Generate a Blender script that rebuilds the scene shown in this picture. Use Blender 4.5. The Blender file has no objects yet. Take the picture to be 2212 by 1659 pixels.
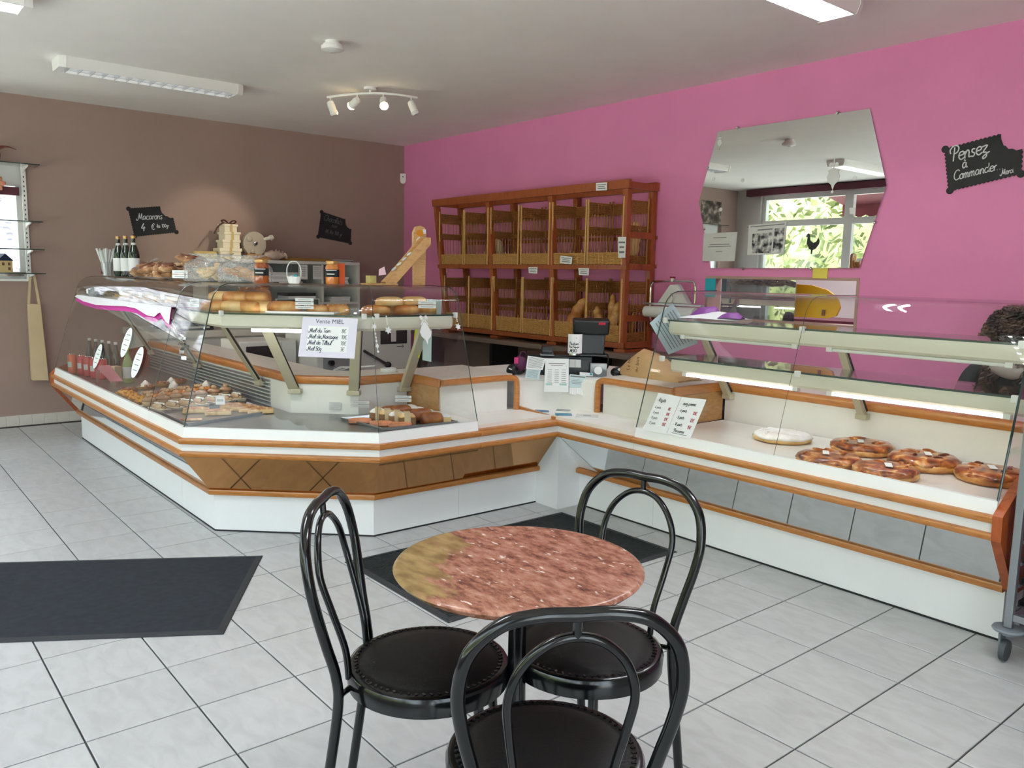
import bpy, math, random
from mathutils import Vector, Matrix
from math import sin, cos, pi, radians
random.seed(7)
SC = bpy.context.scene
COL = SC.collection
# ------------------------------------------------------------------ camera
cam_d = bpy.data.cameras.new('camera'); cam = bpy.data.objects.new('camera', cam_d); COL.objects.link(cam)
cam_d.sensor_width = 36.0; cam_d.sensor_fit = 'HORIZONTAL'; cam_d.lens = 1758.87/2212*36.0
cam_d.clip_start = 0.05; cam_d.clip_end = 200
_yaw, _pit, _rol = radians(140.426), radians(-7.5628), radians(1.0781)
_w = Vector((cos(_yaw)*cos(_pit), sin(_yaw)*cos(_pit), sin(_pit)))
_r0 = Vector((sin(_yaw), -cos(_yaw), 0)); _u0 = _r0.cross(_w)
_r = _r0*cos(_rol) + _u0*sin(_rol); _u = -_r0*sin(_rol) + _u0*cos(_rol)
cam.matrix_world = Matrix(((_r.x, _u.x, -_w.x, 8.3074), (_r.y, _u.y, -_w.y, -5.1788), (_r.z, _u.z, -_w.z, 1.4062), (0, 0, 0, 1)))
SC.camera = cam
# ------------------------------------------------------------------ sky, daylight portals, exposure
W = bpy.data.worlds.new('sky'); SC.world = W; W.use_nodes = True
_bg = W.node_tree.nodes['Background']; _bg.inputs[0].default_value = (0.78, 0.90, 1.0, 1); _bg.inputs[1].default_value = 5.2
def portal(name, loc, rot, sx, sy):
    d = bpy.data.lights.new(name, 'AREA'); d.shape = 'RECTANGLE'; d.size = sx; d.size_y = sy; d.cycles.is_portal = True
    o = bpy.data.objects.new(name, d); o.location = loc; o.rotation_euler = rot; COL.objects.link(o)
portal('daylight_portal_front', (4.9, -6.66, 1.60), (radians(90), 0, 0), 8.8, 2.3)
portal('daylight_portal_added_door', (10.06, -5.15, 1.18), (radians(90), 0, radians(90)), 2.1, 2.2)
portal('daylight_portal_side', (-0.16, -5.0, 1.79), (radians(90), 0, radians(-90)), 2.3, 1.0)
_sd = bpy.data.lights.new('sun', 'SUN'); _sd.energy = 32.0; _sd.angle = radians(0.53); _sd.color = (1.0, 0.97, 0.94)
_so = bpy.data.objects.new('sun', _sd); COL.objects.link(_so)   # high sun behind the building: lights the street, not the room
_so.rotation_euler = Vector((0.30*0.643, 0.954*0.643, 0.766)).to_track_quat('Z', 'Y').to_euler(); _so.location = (6, 6, 9)
SC.view_settings.view_transform = 'Standard'; SC.view_settings.look = 'None'
SC.view_settings.gamma = 1.0; SC.view_settings.use_curve_mapping = False
SC.view_settings.exposure = 0.32
try:
    SC.cycles.transparent_max_bounces = 28; SC.cycles.max_bounces = 10; SC.cycles.diffuse_bounces = 6
    SC.cycles.glossy_bounces = 5; SC.cycles.adaptive_threshold = 0.06; SC.cycles.sample_clamp_indirect = 6.0; SC.cycles.caustics_reflective = False; SC.cycles.caustics_refractive = False
except Exception: pass
# ------------------------------------------------------------------ materials
MAT = {}
def new_mat(name):
    m = bpy.data.materials.new(name); m.use_nodes = True; MAT[name] = m
    nt = m.node_tree; return m, nt, nt.nodes['Principled BSDF']
def lin(r, g, b):
    f = lambda c: ((c/255+0.055)/1.055)**2.4 if c/255 > 0.04045 else c/255/12.92
    return (f(r), f(g), f(b))
def mat(name, rgb, rough=0.5, metal=0.0, var=0.0, scale=8.0, spec=0.5, bump=0.0, bscale=60.0, emit=None, estr=0.0, stretch=None, coat=0.0, alpha=1.0, sss=0.0):
    """plain procedural material: base colour with noise variation, optional bump"""
    m, nt, b = new_mat(name)
    c = lin(*rgb); b.inputs['Base Color'].default_value = (*c, 1); b.inputs['Roughness'].default_value = rough
    b.inputs['Metallic'].default_value = metal; b.inputs['Specular IOR Level'].default_value = spec
    b.inputs['Coat Weight'].default_value = coat
    if alpha < 1: b.inputs['Alpha'].default_value = alpha
    if emit: b.inputs['Emission Color'].default_value = (*lin(*emit), 1); b.inputs['Emission Strength'].default_value = estr
    tc = nt.nodes.new('ShaderNodeTexCoord'); mp = nt.nodes.new('ShaderNodeMapping')
    nt.links.new(tc.outputs['Object'], mp.inputs['Vector'])
    if stretch: mp.inputs['Scale'].default_value = stretch
    if var > 0:
        n = nt.nodes.new('ShaderNodeTexNoise'); n.inputs['Scale'].default_value = scale; n.inputs['Detail'].default_value = 6
        r = nt.nodes.new('ShaderNodeValToRGB')
        r.color_ramp.elements[0].position = 0.3; r.color_ramp.elements[1].position = 0.7
        r.color_ramp.elements[0].color = (*[x*(1-var) for x in c], 1); r.color_ramp.elements[1].color = (*[min(1, x*(1+var)) for x in c], 1)
        nt.links.new(mp.outputs[0], n.inputs['Vector']); nt.links.new(n.outputs[0], r.inputs[0]); nt.links.new(r.outputs[0], b.inputs['Base Color'])
    if bump > 0:
        n2 = nt.nodes.new('ShaderNodeTexNoise'); n2.inputs['Scale'].default_value = bscale; n2.inputs['Detail'].default_value = 4
        bp = nt.nodes.new('ShaderNodeBump'); bp.inputs['Strength'].default_value = bump; bp.inputs['Distance'].default_value = 0.01
        nt.links.new(mp.outputs[0], n2.inputs['Vector']); nt.links.new(n2.outputs[0], bp.inputs['Height']); nt.links.new(bp.outputs[0], b.inputs['Normal'])
    return m
def ramp_mat(name, stops, rough=0.5, scale=8.0, stretch=(1, 1, 1), detail=6, dist=0.0, bump=0.0, spec=0.5, coat=0.0, tex='noise'):
    m, nt, b = new_mat(name)
    tc = nt.nodes.new('ShaderNodeTexCoord'); mp = nt.nodes.new('ShaderNodeMapping'); mp.inputs['Scale'].default_value = stretch
    if tex == 'wave':
        n = nt.nodes.new('ShaderNodeTexWave'); n.inputs['Scale'].default_value = scale; n.inputs['Distortion'].default_value = dist; n.inputs['Detail'].default_value = detail
    else:
        n = nt.nodes.new('ShaderNodeTexNoise'); n.inputs['Scale'].default_value = scale; n.inputs['Detail'].default_value = detail; n.inputs['Distortion'].default_value = dist
    r = nt.nodes.new('ShaderNodeValToRGB'); cr = r.color_ramp
    cr.elements[0].position = stops[0][0]; cr.elements[0].color = (*lin(*stops[0][1]), 1)
    cr.elements[1].position = stops[-1][0]; cr.elements[1].color = (*lin(*stops[-1][1]), 1)
    for p, c in stops[1:-1]:
        e = cr.elements.new(p); e.color = (*lin(*c), 1)
    nt.links.new(tc.outputs['Object'], mp.inputs['Vector']); nt.links.new(mp.outputs[0], n.inputs['Vector'])
    nt.links.new(n.outputs[0], r.inputs[0]); nt.links.new(r.outputs[0], b.inputs['Base Color'])
    b.inputs['Roughness'].default_value = rough; b.inputs['Specular IOR Level'].default_value = spec; b.inputs['Coat Weight'].default_value = coat
    if bump:
        bp = nt.nodes.new('ShaderNodeBump'); bp.inputs['Strength'].default_value = bump; bp.inputs['Distance'].default_value = 0.005
        nt.links.new(n.outputs[0], bp.inputs['Height']); nt.links.new(bp.outputs[0], b.inputs['Normal'])
    return m
def glass_mat(name, tint=(1, 1, 1), refl=0.04, rough=0.0, edge=0.75):
    """thin pane: clear with an angle-dependent reflection"""
    m, nt, b = new_mat(name); nt.nodes.remove(b)
    out = nt.nodes['Material Output']; tr = nt.nodes.new('ShaderNodeBsdfTransparent'); tr.inputs[0].default_value = (*tint, 1)
    gl = nt.nodes.new('ShaderNodeBsdfGlossy'); gl.inputs['Roughness'].default_value = rough
    lw = nt.nodes.new('ShaderNodeLayerWeight'); lw.inputs[0].default_value = 0.5
    pw = nt.nodes.new('ShaderNodeMath'); pw.operation = 'POWER'; pw.inputs[1].default_value = 4.0
    ma = nt.nodes.new('ShaderNodeMath'); ma.operation = 'MULTIPLY_ADD'; ma.inputs[1].default_value = edge; ma.inputs[2].default_value = refl; ma.use_clamp = True
    mx = nt.nodes.new('ShaderNodeMixShader')
    nt.links.new(lw.outputs['Facing'], pw.inputs[0]); nt.links.new(pw.outputs[0], ma.inputs[0]); nt.links.new(ma.outputs[0], mx.inputs[0])
    nt.links.new(tr.outputs[0], mx.inputs[1]); nt.links.new(gl.outputs[0], mx.inputs[2]); nt.links.new(mx.outputs[0], out.inputs[0])
    return m
def emit_mat(name, rgb, s):
    m, nt, b = new_mat(name); nt.nodes.remove(b); e = nt.nodes.new('ShaderNodeEmission')
    e.inputs[0].default_value = (*lin(*rgb), 1); e.inputs[1].default_value = s
    nt.links.new(e.outputs[0], nt.nodes['Material Output'].inputs[0]); return m

def tile_mat():
    m, nt, b = new_mat('floor_tile')
    tc = nt.nodes.new('ShaderNodeTexCoord'); oi = nt.nodes.new('ShaderNodeObjectInfo')
    add = nt.nodes.new('ShaderNodeVectorMath'); add.operation = 'ADD'
    sc = nt.nodes.new('ShaderNodeVectorMath'); sc.operation = 'SCALE'; sc.inputs['Scale'].default_value = 37.0
    comb = nt.nodes.new('ShaderNodeCombineXYZ')
    nt.links.new(oi.outputs['Random'], comb.inputs[0]); nt.links.new(oi.outputs['Random'], comb.inputs[1])
    nt.links.new(comb.outputs[0], sc.inputs[0]); nt.links.new(tc.outputs['Object'], add.inputs[0]); nt.links.new(sc.outputs[0], add.inputs[1])
    mp = nt.nodes.new('ShaderNodeMapping'); mp.inputs['Scale'].default_value = (1.0, 2.2, 1.0); nt.links.new(add.outputs[0], mp.inputs[0])
    n = nt.nodes.new('ShaderNodeTexNoise'); n.inputs['Scale'].default_value = 9; n.inputs['Detail'].default_value = 7; n.inputs['Distortion'].default_value = 0.8
    r = nt.nodes.new('ShaderNodeValToRGB'); cr = r.color_ramp
    cr.elements[0].position = 0.32; cr.elements[0].color = (*lin(178, 179, 179), 1)
    cr.elements[1].position = 0.62; cr.elements[1].color = (*lin(190, 191, 191), 1)
    nt.links.new(mp.outputs[0], n.inputs['Vector']); nt.links.new(n.outputs[0], r.inputs[0])
    hv = nt.nodes.new('ShaderNodeHueSaturation'); vm = nt.nodes.new('ShaderNodeMath'); vm.operation = 'MULTIPLY_ADD'; vm.inputs[1].default_value = 0.06; vm.inputs[2].default_value = 0.96
    nt.links.new(oi.outputs['Random'], vm.inputs[0]); nt.links.new(vm.outputs[0], hv.inputs['Value']); nt.links.new(r.outputs[0], hv.inputs['Color'])
    nt.links.new(hv.outputs[0], b.inputs['Base Color'])
    b.inputs['Roughness'].default_value = 0.34; b.inputs['Specular IOR Level'].default_value = 0.55
tile_mat()
mat('grout', (64, 63, 62), 0.9, var=0.15)
mat('ceiling_paint', (238, 236, 230), 0.9, bump=0.15, bscale=220, var=0.02, scale=3)
mat('pink_paint', (228, 138, 186), 0.62, bump=0.25, bscale=240, var=0.03, scale=2.5)
mat('brown_paint', (162, 138, 127), 0.8, bump=0.25, bscale=240, var=0.03, scale=2.5)
mat('grey_paint', (190, 188, 182), 0.8, bump=0.2, bscale=200)
mat('skirting_tile', (214, 208, 196), 0.35, var=0.05)
mat('white_laminate', (242, 243, 243), 0.32, var=0.015, scale=5)
mat('beige_laminate', (220, 214, 204), 0.35, var=0.04, scale=14)
mat('cream_panel', (238, 236, 231), 0.4, var=0.02)
mat('deck_white', (228, 226, 221), 0.12, var=0.02)
mat('deck_steel', (150, 150, 148), 0.28, metal=0.85, var=0.05)
ramp_mat('honey_wood', [(0.25, (160, 96, 40)), (0.55, (190, 124, 60)), (0.8, (174, 106, 46))], 0.28, scale=5, stretch=(2, 2, 14), dist=1.0, coat=0.3)
ramp_mat('orange_wood', [(0.3, (150, 66, 22)), (0.55, (178, 88, 36)), (0.8, (142, 60, 20))], 0.35, scale=6, stretch=(4, 4, 1), dist=0.8, coat=0.2)
ramp_mat('rack_wood', [(0.25, (128, 58, 26)), (0.5, (164, 84, 40)), (0.8, (140, 66, 30))], 0.38, scale=5, stretch=(5, 5, 1.2), dist=1.2, coat=0.15)
ramp_mat('pine_wood', [(0.25, (186, 136, 84)), (0.5, (214, 172, 118)), (0.8, (196, 148, 94))], 0.5, scale=4, stretch=(6, 1.5, 6), dist=2.0)
ramp_mat('panel_wood', [(0.3, (168, 120, 66)), (0.6, (190, 144, 88)), (0.8, (176, 128, 74))], 0.45, scale=10, stretch=(2, 2, 5), dist=1.0)
mat('dark_laminate', (122, 104, 92), 0.45, var=0.05)
mat('shadow_and_parts_black', (26, 27, 28), 0.6)
mat('clear_mirror', (246, 251, 252), 0.03, metal=1.0)
mat('bronze_mirror', (188, 138, 88), 0.06, metal=1.0)
mat('wall_mirror', (236, 238, 236), 0.0, metal=1.0)
glass_mat('pane_glass', (0.984, 0.99, 0.987), 0.014)
glass_mat('shelf_glass', (0.94, 0.965, 0.955), 0.03)
glass_mat('window_glass', (0.97, 0.98, 0.98), 0.03)
glass_mat('clear_plastic', (0.93, 0.94, 0.95), 0.06, 0.08)
def film_mat(name):
    m = glass_mat(name, (0.95, 0.95, 0.955), 0.05, 0.22, 0.5); nt = m.node_tree; out = nt.nodes['Material Output']; src = out.inputs[0].links[0].from_socket
    df = nt.nodes.new('ShaderNodeBsdfDiffuse'); df.inputs[0].default_value = (0.85, 0.85, 0.86, 1); n = nt.nodes.new('ShaderNodeTexNoise'); n.inputs['Scale'].default_value = 30
    r = nt.nodes.new('ShaderNodeMapRange'); r.inputs[1].default_value = 0.35; r.inputs[2].default_value = 0.75; r.inputs[3].default_value = 0.06; r.inputs[4].default_value = 0.42
    mx = nt.nodes.new('ShaderNodeMixShader'); nt.links.new(n.outputs[0], r.inputs[0]); nt.links.new(r.outputs[0], mx.inputs[0]); nt.links.new(src, mx.inputs[1]); nt.links.new(df.outputs[0], mx.inputs[2]); nt.links.new(mx.outputs[0], out.inputs[0])
film_mat('film_bag')
mat('glass_edge', (42, 62, 58), 0.15)
mat('valance', (224, 218, 200), 0.5)
mat('beige_metal', (188, 182, 158), 0.42, metal=0.15)
mat('white_plastic', (236, 235, 230), 0.4)
mat('grey_plastic', (146, 150, 154), 0.45)
mat('dark_plastic', (34, 36, 38), 0.38, var=0.1)
mat('black_plastic', (20, 21, 23), 0.32)
mat('black_metal', (7, 8, 10), 0.17, metal=0.0, spec=0.55, coat=0.0)
mat('black_vinyl', (15, 14, 14), 0.5, var=0.2, scale=5, bump=0.1, bscale=300, spec=0.2)
mat('chrome', (210, 210, 210), 0.12, metal=1.0)
mat('steel', (170, 174, 178), 0.3, metal=0.9)
mat('paper', (240, 241, 242), 0.7, var=0.02)
mat('paper_blue', (196, 216, 222), 0.7, var=0.02)
mat('paper_grey', (214, 214, 212), 0.7, var=0.05)
mat('ink', (52, 60, 84), 0.8)
mat('ink_grey', (120, 122, 126), 0.8)
mat('ink_red', (180, 70, 90), 0.8)
mat('ink_black', (26, 26, 28), 0.8)
mat('chalkboard', (34, 34, 37), 0.75, var=0.12, scale=10)
mat('chalk', (214, 216, 218), 0.9)
mat('chalk_faint', (120, 120, 122), 0.9)
mat('mat_rubber', (44, 48, 54), 0.95, spec=0.2, var=0.14, scale=30, bump=0.4, bscale=500)
mat('mat_edge', (40, 42, 46), 0.8)
mat('mat_ribbed', (44, 47, 48), 0.9, spec=0.2, var=0.15, scale=40, bump=0.3, bscale=400)
mat('maroon', (92, 44, 56), 0.8, var=0.05)
mat('awning', (120, 50, 58), 0.8, var=0.05)
mat('window_white', (214, 216, 212), 0.5)
mat('tape_yellow', (232, 214, 96), 0.7); mat('note_blue', (40, 172, 190), 0.7); mat('note_lime', (196, 206, 70), 0.7); mat('note_pink', (214, 120, 170), 0.7)
emit_mat('tube_light', (246, 250, 255), 130.0)
emit_mat('case_tube', (255, 250, 240), 12.0); emit_mat('case_tube_bright', (255, 250, 240), 26.0); emit_mat('tube_dim', (246, 250, 255), 1.6)
emit_mat('spot_lamp', (255, 226, 170), 14.0)
mat('tube_off', (232, 232, 228), 0.3)
# ------------------------------------------------------------------ mesh builder
class MB:
    def __init__(s): s.v = []; s.f = []; s.mi = []; s.cur = 0
    def add(s, vs, fs):
        b = len(s.v); s.v += [tuple(v) for v in vs]
        for f in fs: s.f.append(tuple(b+i for i in f)); s.mi.append(s.cur)
        return s
    def box(s, lo, hi):
        x0, y0, z0 = lo; x1, y1, z1 = hi
        return s.add([(x0,y0,z0),(x1,y0,z0),(x1,y1,z0),(x0,y1,z0),(x0,y0,z1),(x1,y0,z1),(x1,y1,z1),(x0,y1,z1)],
                     [(0,3,2,1),(4,5,6,7),(0,1,5,4),(1,2,6,5),(2,3,7,6),(3,0,4,7)])
    def cbox(s, c, size, M=None):
        hx, hy, hz = [q/2 for q in size]; M = M or Matrix.Identity(3); c = Vector(c)
        vs = [c + M @ Vector(q) for q in [(-hx,-hy,-hz),(hx,-hy,-hz),(hx,hy,-hz),(-hx,hy,-hz),(-hx,-hy,hz),(hx,-hy,hz),(hx,hy,hz),(-hx,hy,hz)]]
        return s.add(vs, [(0,3,2,1),(4,5,6,7),(0,1,5,4),(1,2,6,5),(2,3,7,6),(3,0,4,7)])
    def bar(s, a, b, w, d, up=(0,0,1)):
        a, b = Vector(a), Vector(b); z = (b-a).normalized(); u = Vector(up)
        if abs(z.dot(u)) > 0.95: u = Vector((1,0,0))
        x = z.cross(u).normalized(); y = x.cross(z)
        return s.cbox((a+b)/2, (w, d, (b-a).length), Matrix((x, y, z)).transposed())
    def hexa(s, p):  # 8 points bottom 4, top 4
        return s.add(p, [(0,3,2,1),(4,5,6,7),(0,1,5,4),(1,2,6,5),(2,3,7,6),(3,0,4,7)])
    def tube(s, pts, r, n=8, closed=False, caps=True):
        pts = [Vector(q) for q in pts]; N = len(pts); rs = r if isinstance(r, (list, tuple)) else [r]*N
        rings = []; prev = None
        for i, q in enumerate(pts):
            if closed: t = pts[(i+1) % N] - pts[i-1]
            else: t = pts[min(i+1, N-1)] - pts[max(i-1, 0)]
            t.normalize()
            if prev is None:
                u = Vector((0,0,1)) if abs(t.z) < 0.9 else Vector((1,0,0))
                x = t.cross(u).normalized()
            else:
                x = (prev - t*prev.dot(t))
                x = x.normalized() if x.length > 1e-6 else t.orthogonal().normalized()
            prev = x; y = t.cross(x)
            rings.append([q + (x*cos(2*pi*k/n) + y*sin(2*pi*k/n))*rs[i] for k in range(n)])
        return s.rings(rings, closed, caps)
    def rings(s, rings, closed=False, caps=True):
        n = len(rings[0]); N = len(rings); vs = [v for r in rings for v in r]; fs = []
        for i in range(N if closed else N-1):
            j = (i+1) % N
            for k in range(n): fs.append((i*n+k, i*n+(k+1) % n, j*n+(k+1) % n, j*n+k))
        if caps and not closed:
            fs.append(tuple(range(n-1, -1, -1))); fs.append(tuple((N-1)*n+k for k in range(n)))
        return s.add(vs, fs)
    def lathe(s, prof, n=24, c=(0,0,0), sx=1.0, sy=1.0, wob=None):
        cx, cy, cz = c; rings = []
        for j, (r, z) in enumerate(prof):
            rings.append([(cx+r*sx*cos(2*pi*k/n)*(wob(k, j) if wob else 1), cy+r*sy*sin(2*pi*k/n)*(wob(k, j) if wob else 1), cz+z) for k in range(n)])
        return s.rings(rings)
    def prism(s, poly, fn, d0, d1):
        """poly 2d outline; fn(u,v,d)->xyz"""
        n = len(poly); vs = [fn(u, v, d0) for u, v in poly] + [fn(u, v, d1) for u, v in poly]
        fs = [tuple(range(n-1, -1, -1)), tuple(range(n, 2*n))] + [(k, (k+1) % n, n+(k+1) % n, n+k) for k in range(n)]
        return s.add(vs, fs)
    def grid(s, fn, nu, nv, thick=None):
        vs = [fn(i/nu, j/nv) for j in range(nv+1) for i in range(nu+1)]
        fs = [(j*(nu+1)+i, j*(nu+1)+i+1, (j+1)*(nu+1)+i+1, (j+1)*(nu+1)+i) for j in range(nv) for i in range(nu)]
        return s.add(vs, fs)
    def blob(s, c, r, n=12, m=8, noise=0.0, M=None, seed=0, zpow=1.0):
        rnd = random.Random(seed); c = Vector(c); M = M or Matrix.Identity(3); rx, ry, rz = r
        ph = [rnd.uniform(0, 6.28) for _ in range(6)]
        def f(a, b):
            k = 1 + noise*(sin(2*a+ph[0])*sin(3*b+ph[1]) + 0.6*sin(5*a+ph[2])*sin(4*b+ph[3]))
            return c + M @ Vector((rx*cos(a)*sin(b)*k, ry*sin(a)*sin(b)*k, rz*cos(b)*k))
        rings = [[f(2*pi*i/n, pi*(j+0.0)/m if 0 < j < m else (0.02 if j == 0 else pi-0.02)) for i in range(n)] for j in range(m, -1, -1)]
        return s.rings(rings)
    def mesh(s, name, mats, smooth=False, off=None):
        me = bpy.data.meshes.new(name); vs = s.v
        if off is not None: vs = [(x-off[0], y-off[1], z-off[2]) for x, y, z in vs]
        me.from_pydata(vs, [], s.f)
        for m in (mats if isinstance(mats, (list, tuple)) else [mats]): me.materials.append(MAT[m] if isinstance(m, str) else m)
        for p, i in zip(me.polygons, s.mi): p.material_index = i
        if smooth:
            me.polygons.foreach_set('use_smooth', [True]*len(me.polygons))
            if smooth != 'full':
                try: me.set_sharp_from_angle(angle=radians(38))
                except Exception: pass
        me.update(); return me
    def obj(s, name, mats, parent=None, smooth=False, loc=None, rot=None, bevel=0.0, world=False, kind=None, label=None):
        """world=True: vertices are world coordinates; moved into the parent's frame"""
        off = None
        if world and parent is not None:
            root = parent
            while root.parent: root = root.parent
            off = root.location
        me = s.mesh(name, mats, smooth, off); o = bpy.data.objects.new(name, me); COL.objects.link(o)
        if parent is not None: o.parent = parent
        if loc is not None: o.location = loc
        if rot is not None: o.rotation_euler = rot
        if bevel > 0:
            b = o.modifiers.new('soft_edge', 'BEVEL'); b.width = bevel; b.segments = 2; b.limit_method = 'ANGLE'; b.angle_limit = radians(50)
        if kind: o['kind'] = kind
        if label: o['label'] = label
        return o
def thing(name, label, cat, loc=(0,0,0), rotz=0.0, group=None, rot=None):
    o = bpy.data.objects.new(name, None); COL.objects.link(o); o.empty_display_size = 0.05
    o.location = loc; o.rotation_euler = rot or (0, 0, rotz); o['label'] = label; o['category'] = cat
    if group: o['group'] = group
    return o
def tag(o, label, cat, group=None):
    o['label'] = label; o['category'] = cat
    if group: o['group'] = group
    return o
def struct(o): o['kind'] = 'structure'; return o
def dup(root, loc, rotz=None, label=None, group=None, scale=None):
    def cp(o, par):
        c = o.copy(); COL.objects.link(c); c.parent = par
        for ch in o.children: cp(ch, c)
        return c
    r = cp(root, None); r.location = loc
    if rotz is not None: r.rotation_euler = (0, 0, rotz) if not isinstance(rotz, tuple) else rotz
    if scale: r.scale = scale
    if label: r['label'] = label
    if group: r['group'] = group
    return r
def smoothpath(pts, k=6, closed=False):
    P = [Vector(q) for q in pts]; n = len(P); out = []
    for i in range(n if closed else n-1):
        p0 = P[i-1] if (i > 0 or closed) else P[0]; p1 = P[i]; p2 = P[(i+1) % n]; p3 = P[(i+2) % n] if (i+2 < n or closed) else P[-1]
        for t in range(k):
            t /= k
            out.append(0.5*((2*p1) + (p2-p0)*t + (2*p0-5*p1+4*p2-p3)*t*t + (3*p1-p0-3*p2+p3)*t**3))
    if not closed: out.append(P[-1])
    return out
def text_mb(body, size, fn, depth=0.0006, shear=0.0, align='CENTER', mb=None, spacing=1.0, lift=0.0, bold=0.0, sx=1.0):
    """flat lettering; fn(u,v,d)->xyz places the page plane"""
    cu = bpy.data.curves.new('lettering', 'FONT'); cu.body = body; cu.size = size; cu.shear = shear; cu.align_x = align
    cu.resolution_u = 2; cu.space_character = spacing; cu.offset = bold
    o = bpy.data.objects.new('lettering', cu); me = bpy.data.meshes.new_from_object(o)
    mb = mb or MB(); vs = [fn(v.co.x*sx, v.co.y, lift+depth) for v in me.vertices]
    mb.add(vs, [tuple(p.vertices) for p in me.polygons])
    bpy.data.objects.remove(o); bpy.data.meshes.remove(me); bpy.data.curves.remove(cu)
    return mb
def plane_fn(o, u, v, n=None):
    o, u, v = Vector(o), Vector(u).normalized(), Vector(v).normalized(); n = Vector(n).normalized() if n else u.cross(v)
    return lambda a, b, d: o + u*a + v*b + n*d
def strokes(mb, pts, w, fn, d=0.0008):
    """a flat pen stroke along 2d points"""
    P = [Vector(q).to_2d() if len(q) == 2 else Vector(q[:2]) for q in pts]
    L, R = [], []
    for i, q in enumerate(P):
        t = P[min(i+1, len(P)-1)] - P[max(i-1, 0)]; t = t.normalized() if t.length > 1e-9 else Vector((1, 0)); nn = Vector((-t.y, t.x))*(w/2)
        L.append(q+nn); R.append(q-nn)
    n = len(P); vs = [fn(a.x, a.y, d) for a in L] + [fn(a.x, a.y, d) for a in R]
    return mb.add(vs, [(i, n+i, n+i+1, i+1) for i in range(n-1)])
# ================================================================== THE ROOM
RX, RY, RZ = 9.9, -6.5, 2.87
floor = struct(MB().box((-0.2, RY-0.2, -0.12), (RX+0.2, 0.16, -0.006)).obj('floor', 'grout'))
T = 1/3.0; GAP = 0.006
def tile_mb():
    h = (T-GAP)/2; b = 0.002; m = MB()
    lo = [(-h,-h,-0.010),(h,-h,-0.010),(h,h,-0.010),(-h,h,-0.010)]; mid = [(x, y, -0.0012) for x, y, z in lo]
    top = [((h-b)*(1 if x > 0 else -1), (h-b)*(1 if y > 0 else -1), 0.0) for x, y, z in lo]
    fs = [(8,9,10,11)]
    for k in range(4):
        j = (k+1) % 4; fs += [(k, j, 4+j, 4+k), (4+k, 4+j, 8+j, 8+k)]
    return m.add(lo+mid+top, fs)
tile_me = tile_mb().mesh('tile', 'floor_tile')
Ci = cam.matrix_world.inverted()
def to_px(q):
    v = Ci @ Vector(q)
    if v.z > -0.05: return None
    f = 1758.87; return (1106 + f*v.x/-v.z, 829.5 - f*v.y/-v.z)
cells = []
x = 5.09 - 16*T
while x < RX:
    y = -4.70 - 6*T
    while y < 0.3:
        cx, cy = x+T/2, y+T/2
        if cx > 0.02 and cx < RX-0.02 and cy < -0.02 and cy > RY+0.02: cells.append((cx, cy))
        y += T
    x += T
def inside_counter(cx, cy):
    return (cy > -1.58 and cx > 4.4) or (cx < 4.45 and cy > -3.55 and cx > 0.6 and cx-3.98 < (cy+3.68)+0.0 + 3.2 and not (cx-3.98 > (cy+3.68)*0.93)) or (cy > -1.9 and cx < 4.5)
vis, rest = [], []
for c in cells:
    q = to_px((c[0], c[1], 0)); ok = q and -160 < q[0] < 2372 and -100 < q[1] < 1800 and not inside_counter(*c)
    (vis if ok else rest).append(c)
vis.sort(key=lambda c: (c[0]-8.3)**2+(c[1]+5.18)**2); rest += vis[300:]; vis = vis[:300]
for c in vis:
    o = bpy.data.objects.new('tile', tile_me); COL.objects.link(o); o.parent = floor; o.location = (c[0], c[1], 0)
m = MB()
for c in rest:
    h = (T-GAP)/2; x0, x1 = max(0, c[0]-h), min(RX, c[0]+h); y0, y1 = max(RY, c[1]-h), min(0, c[1]+h)
    m.box((x0, y0, -0.010), (x1, y1, 0))
m.obj('tile_field', 'floor_tile', floor, kind='stuff')
struct(MB().box((-0.2, RY-0.2, RZ), (RX+0.2, 0.2, RZ+0.15)).obj('ceiling', 'ceiling_paint'))
# wall_back (pink) with the serving hatch
m = MB(); HX0, HX1, HZ0, HZ1 = 4.37, 5.60, 1.10, 1.435
m.box((-0.2, 0, -0.01), (HX0, 0.16, RZ)).box((HX1, 0, -0.01), (RX+0.2, 0.16, RZ)).box((HX0, 0, -0.01), (HX1, 0.16, HZ0)).box((HX0, 0, HZ1), (HX1, 0.16, RZ))
wall_back = struct(m.obj('wall_back', 'pink_paint'))
# wall_left (brown) with a window
WY0, WY1, WZ0, WZ1 = -6.1, -3.86, 1.30, 2.285
m = MB(); m.box((-0.2, RY, -0.01), (0, WY0, RZ)).box((-0.2, WY1, -0.01), (0, 0, RZ)).box((-0.2, WY0, -0.01), (0, WY1, WZ0)).box((-0.2, WY0, WZ1), (0, WY1, RZ))
wall_left = struct(m.obj('wall_left', 'brown_paint'))
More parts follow.
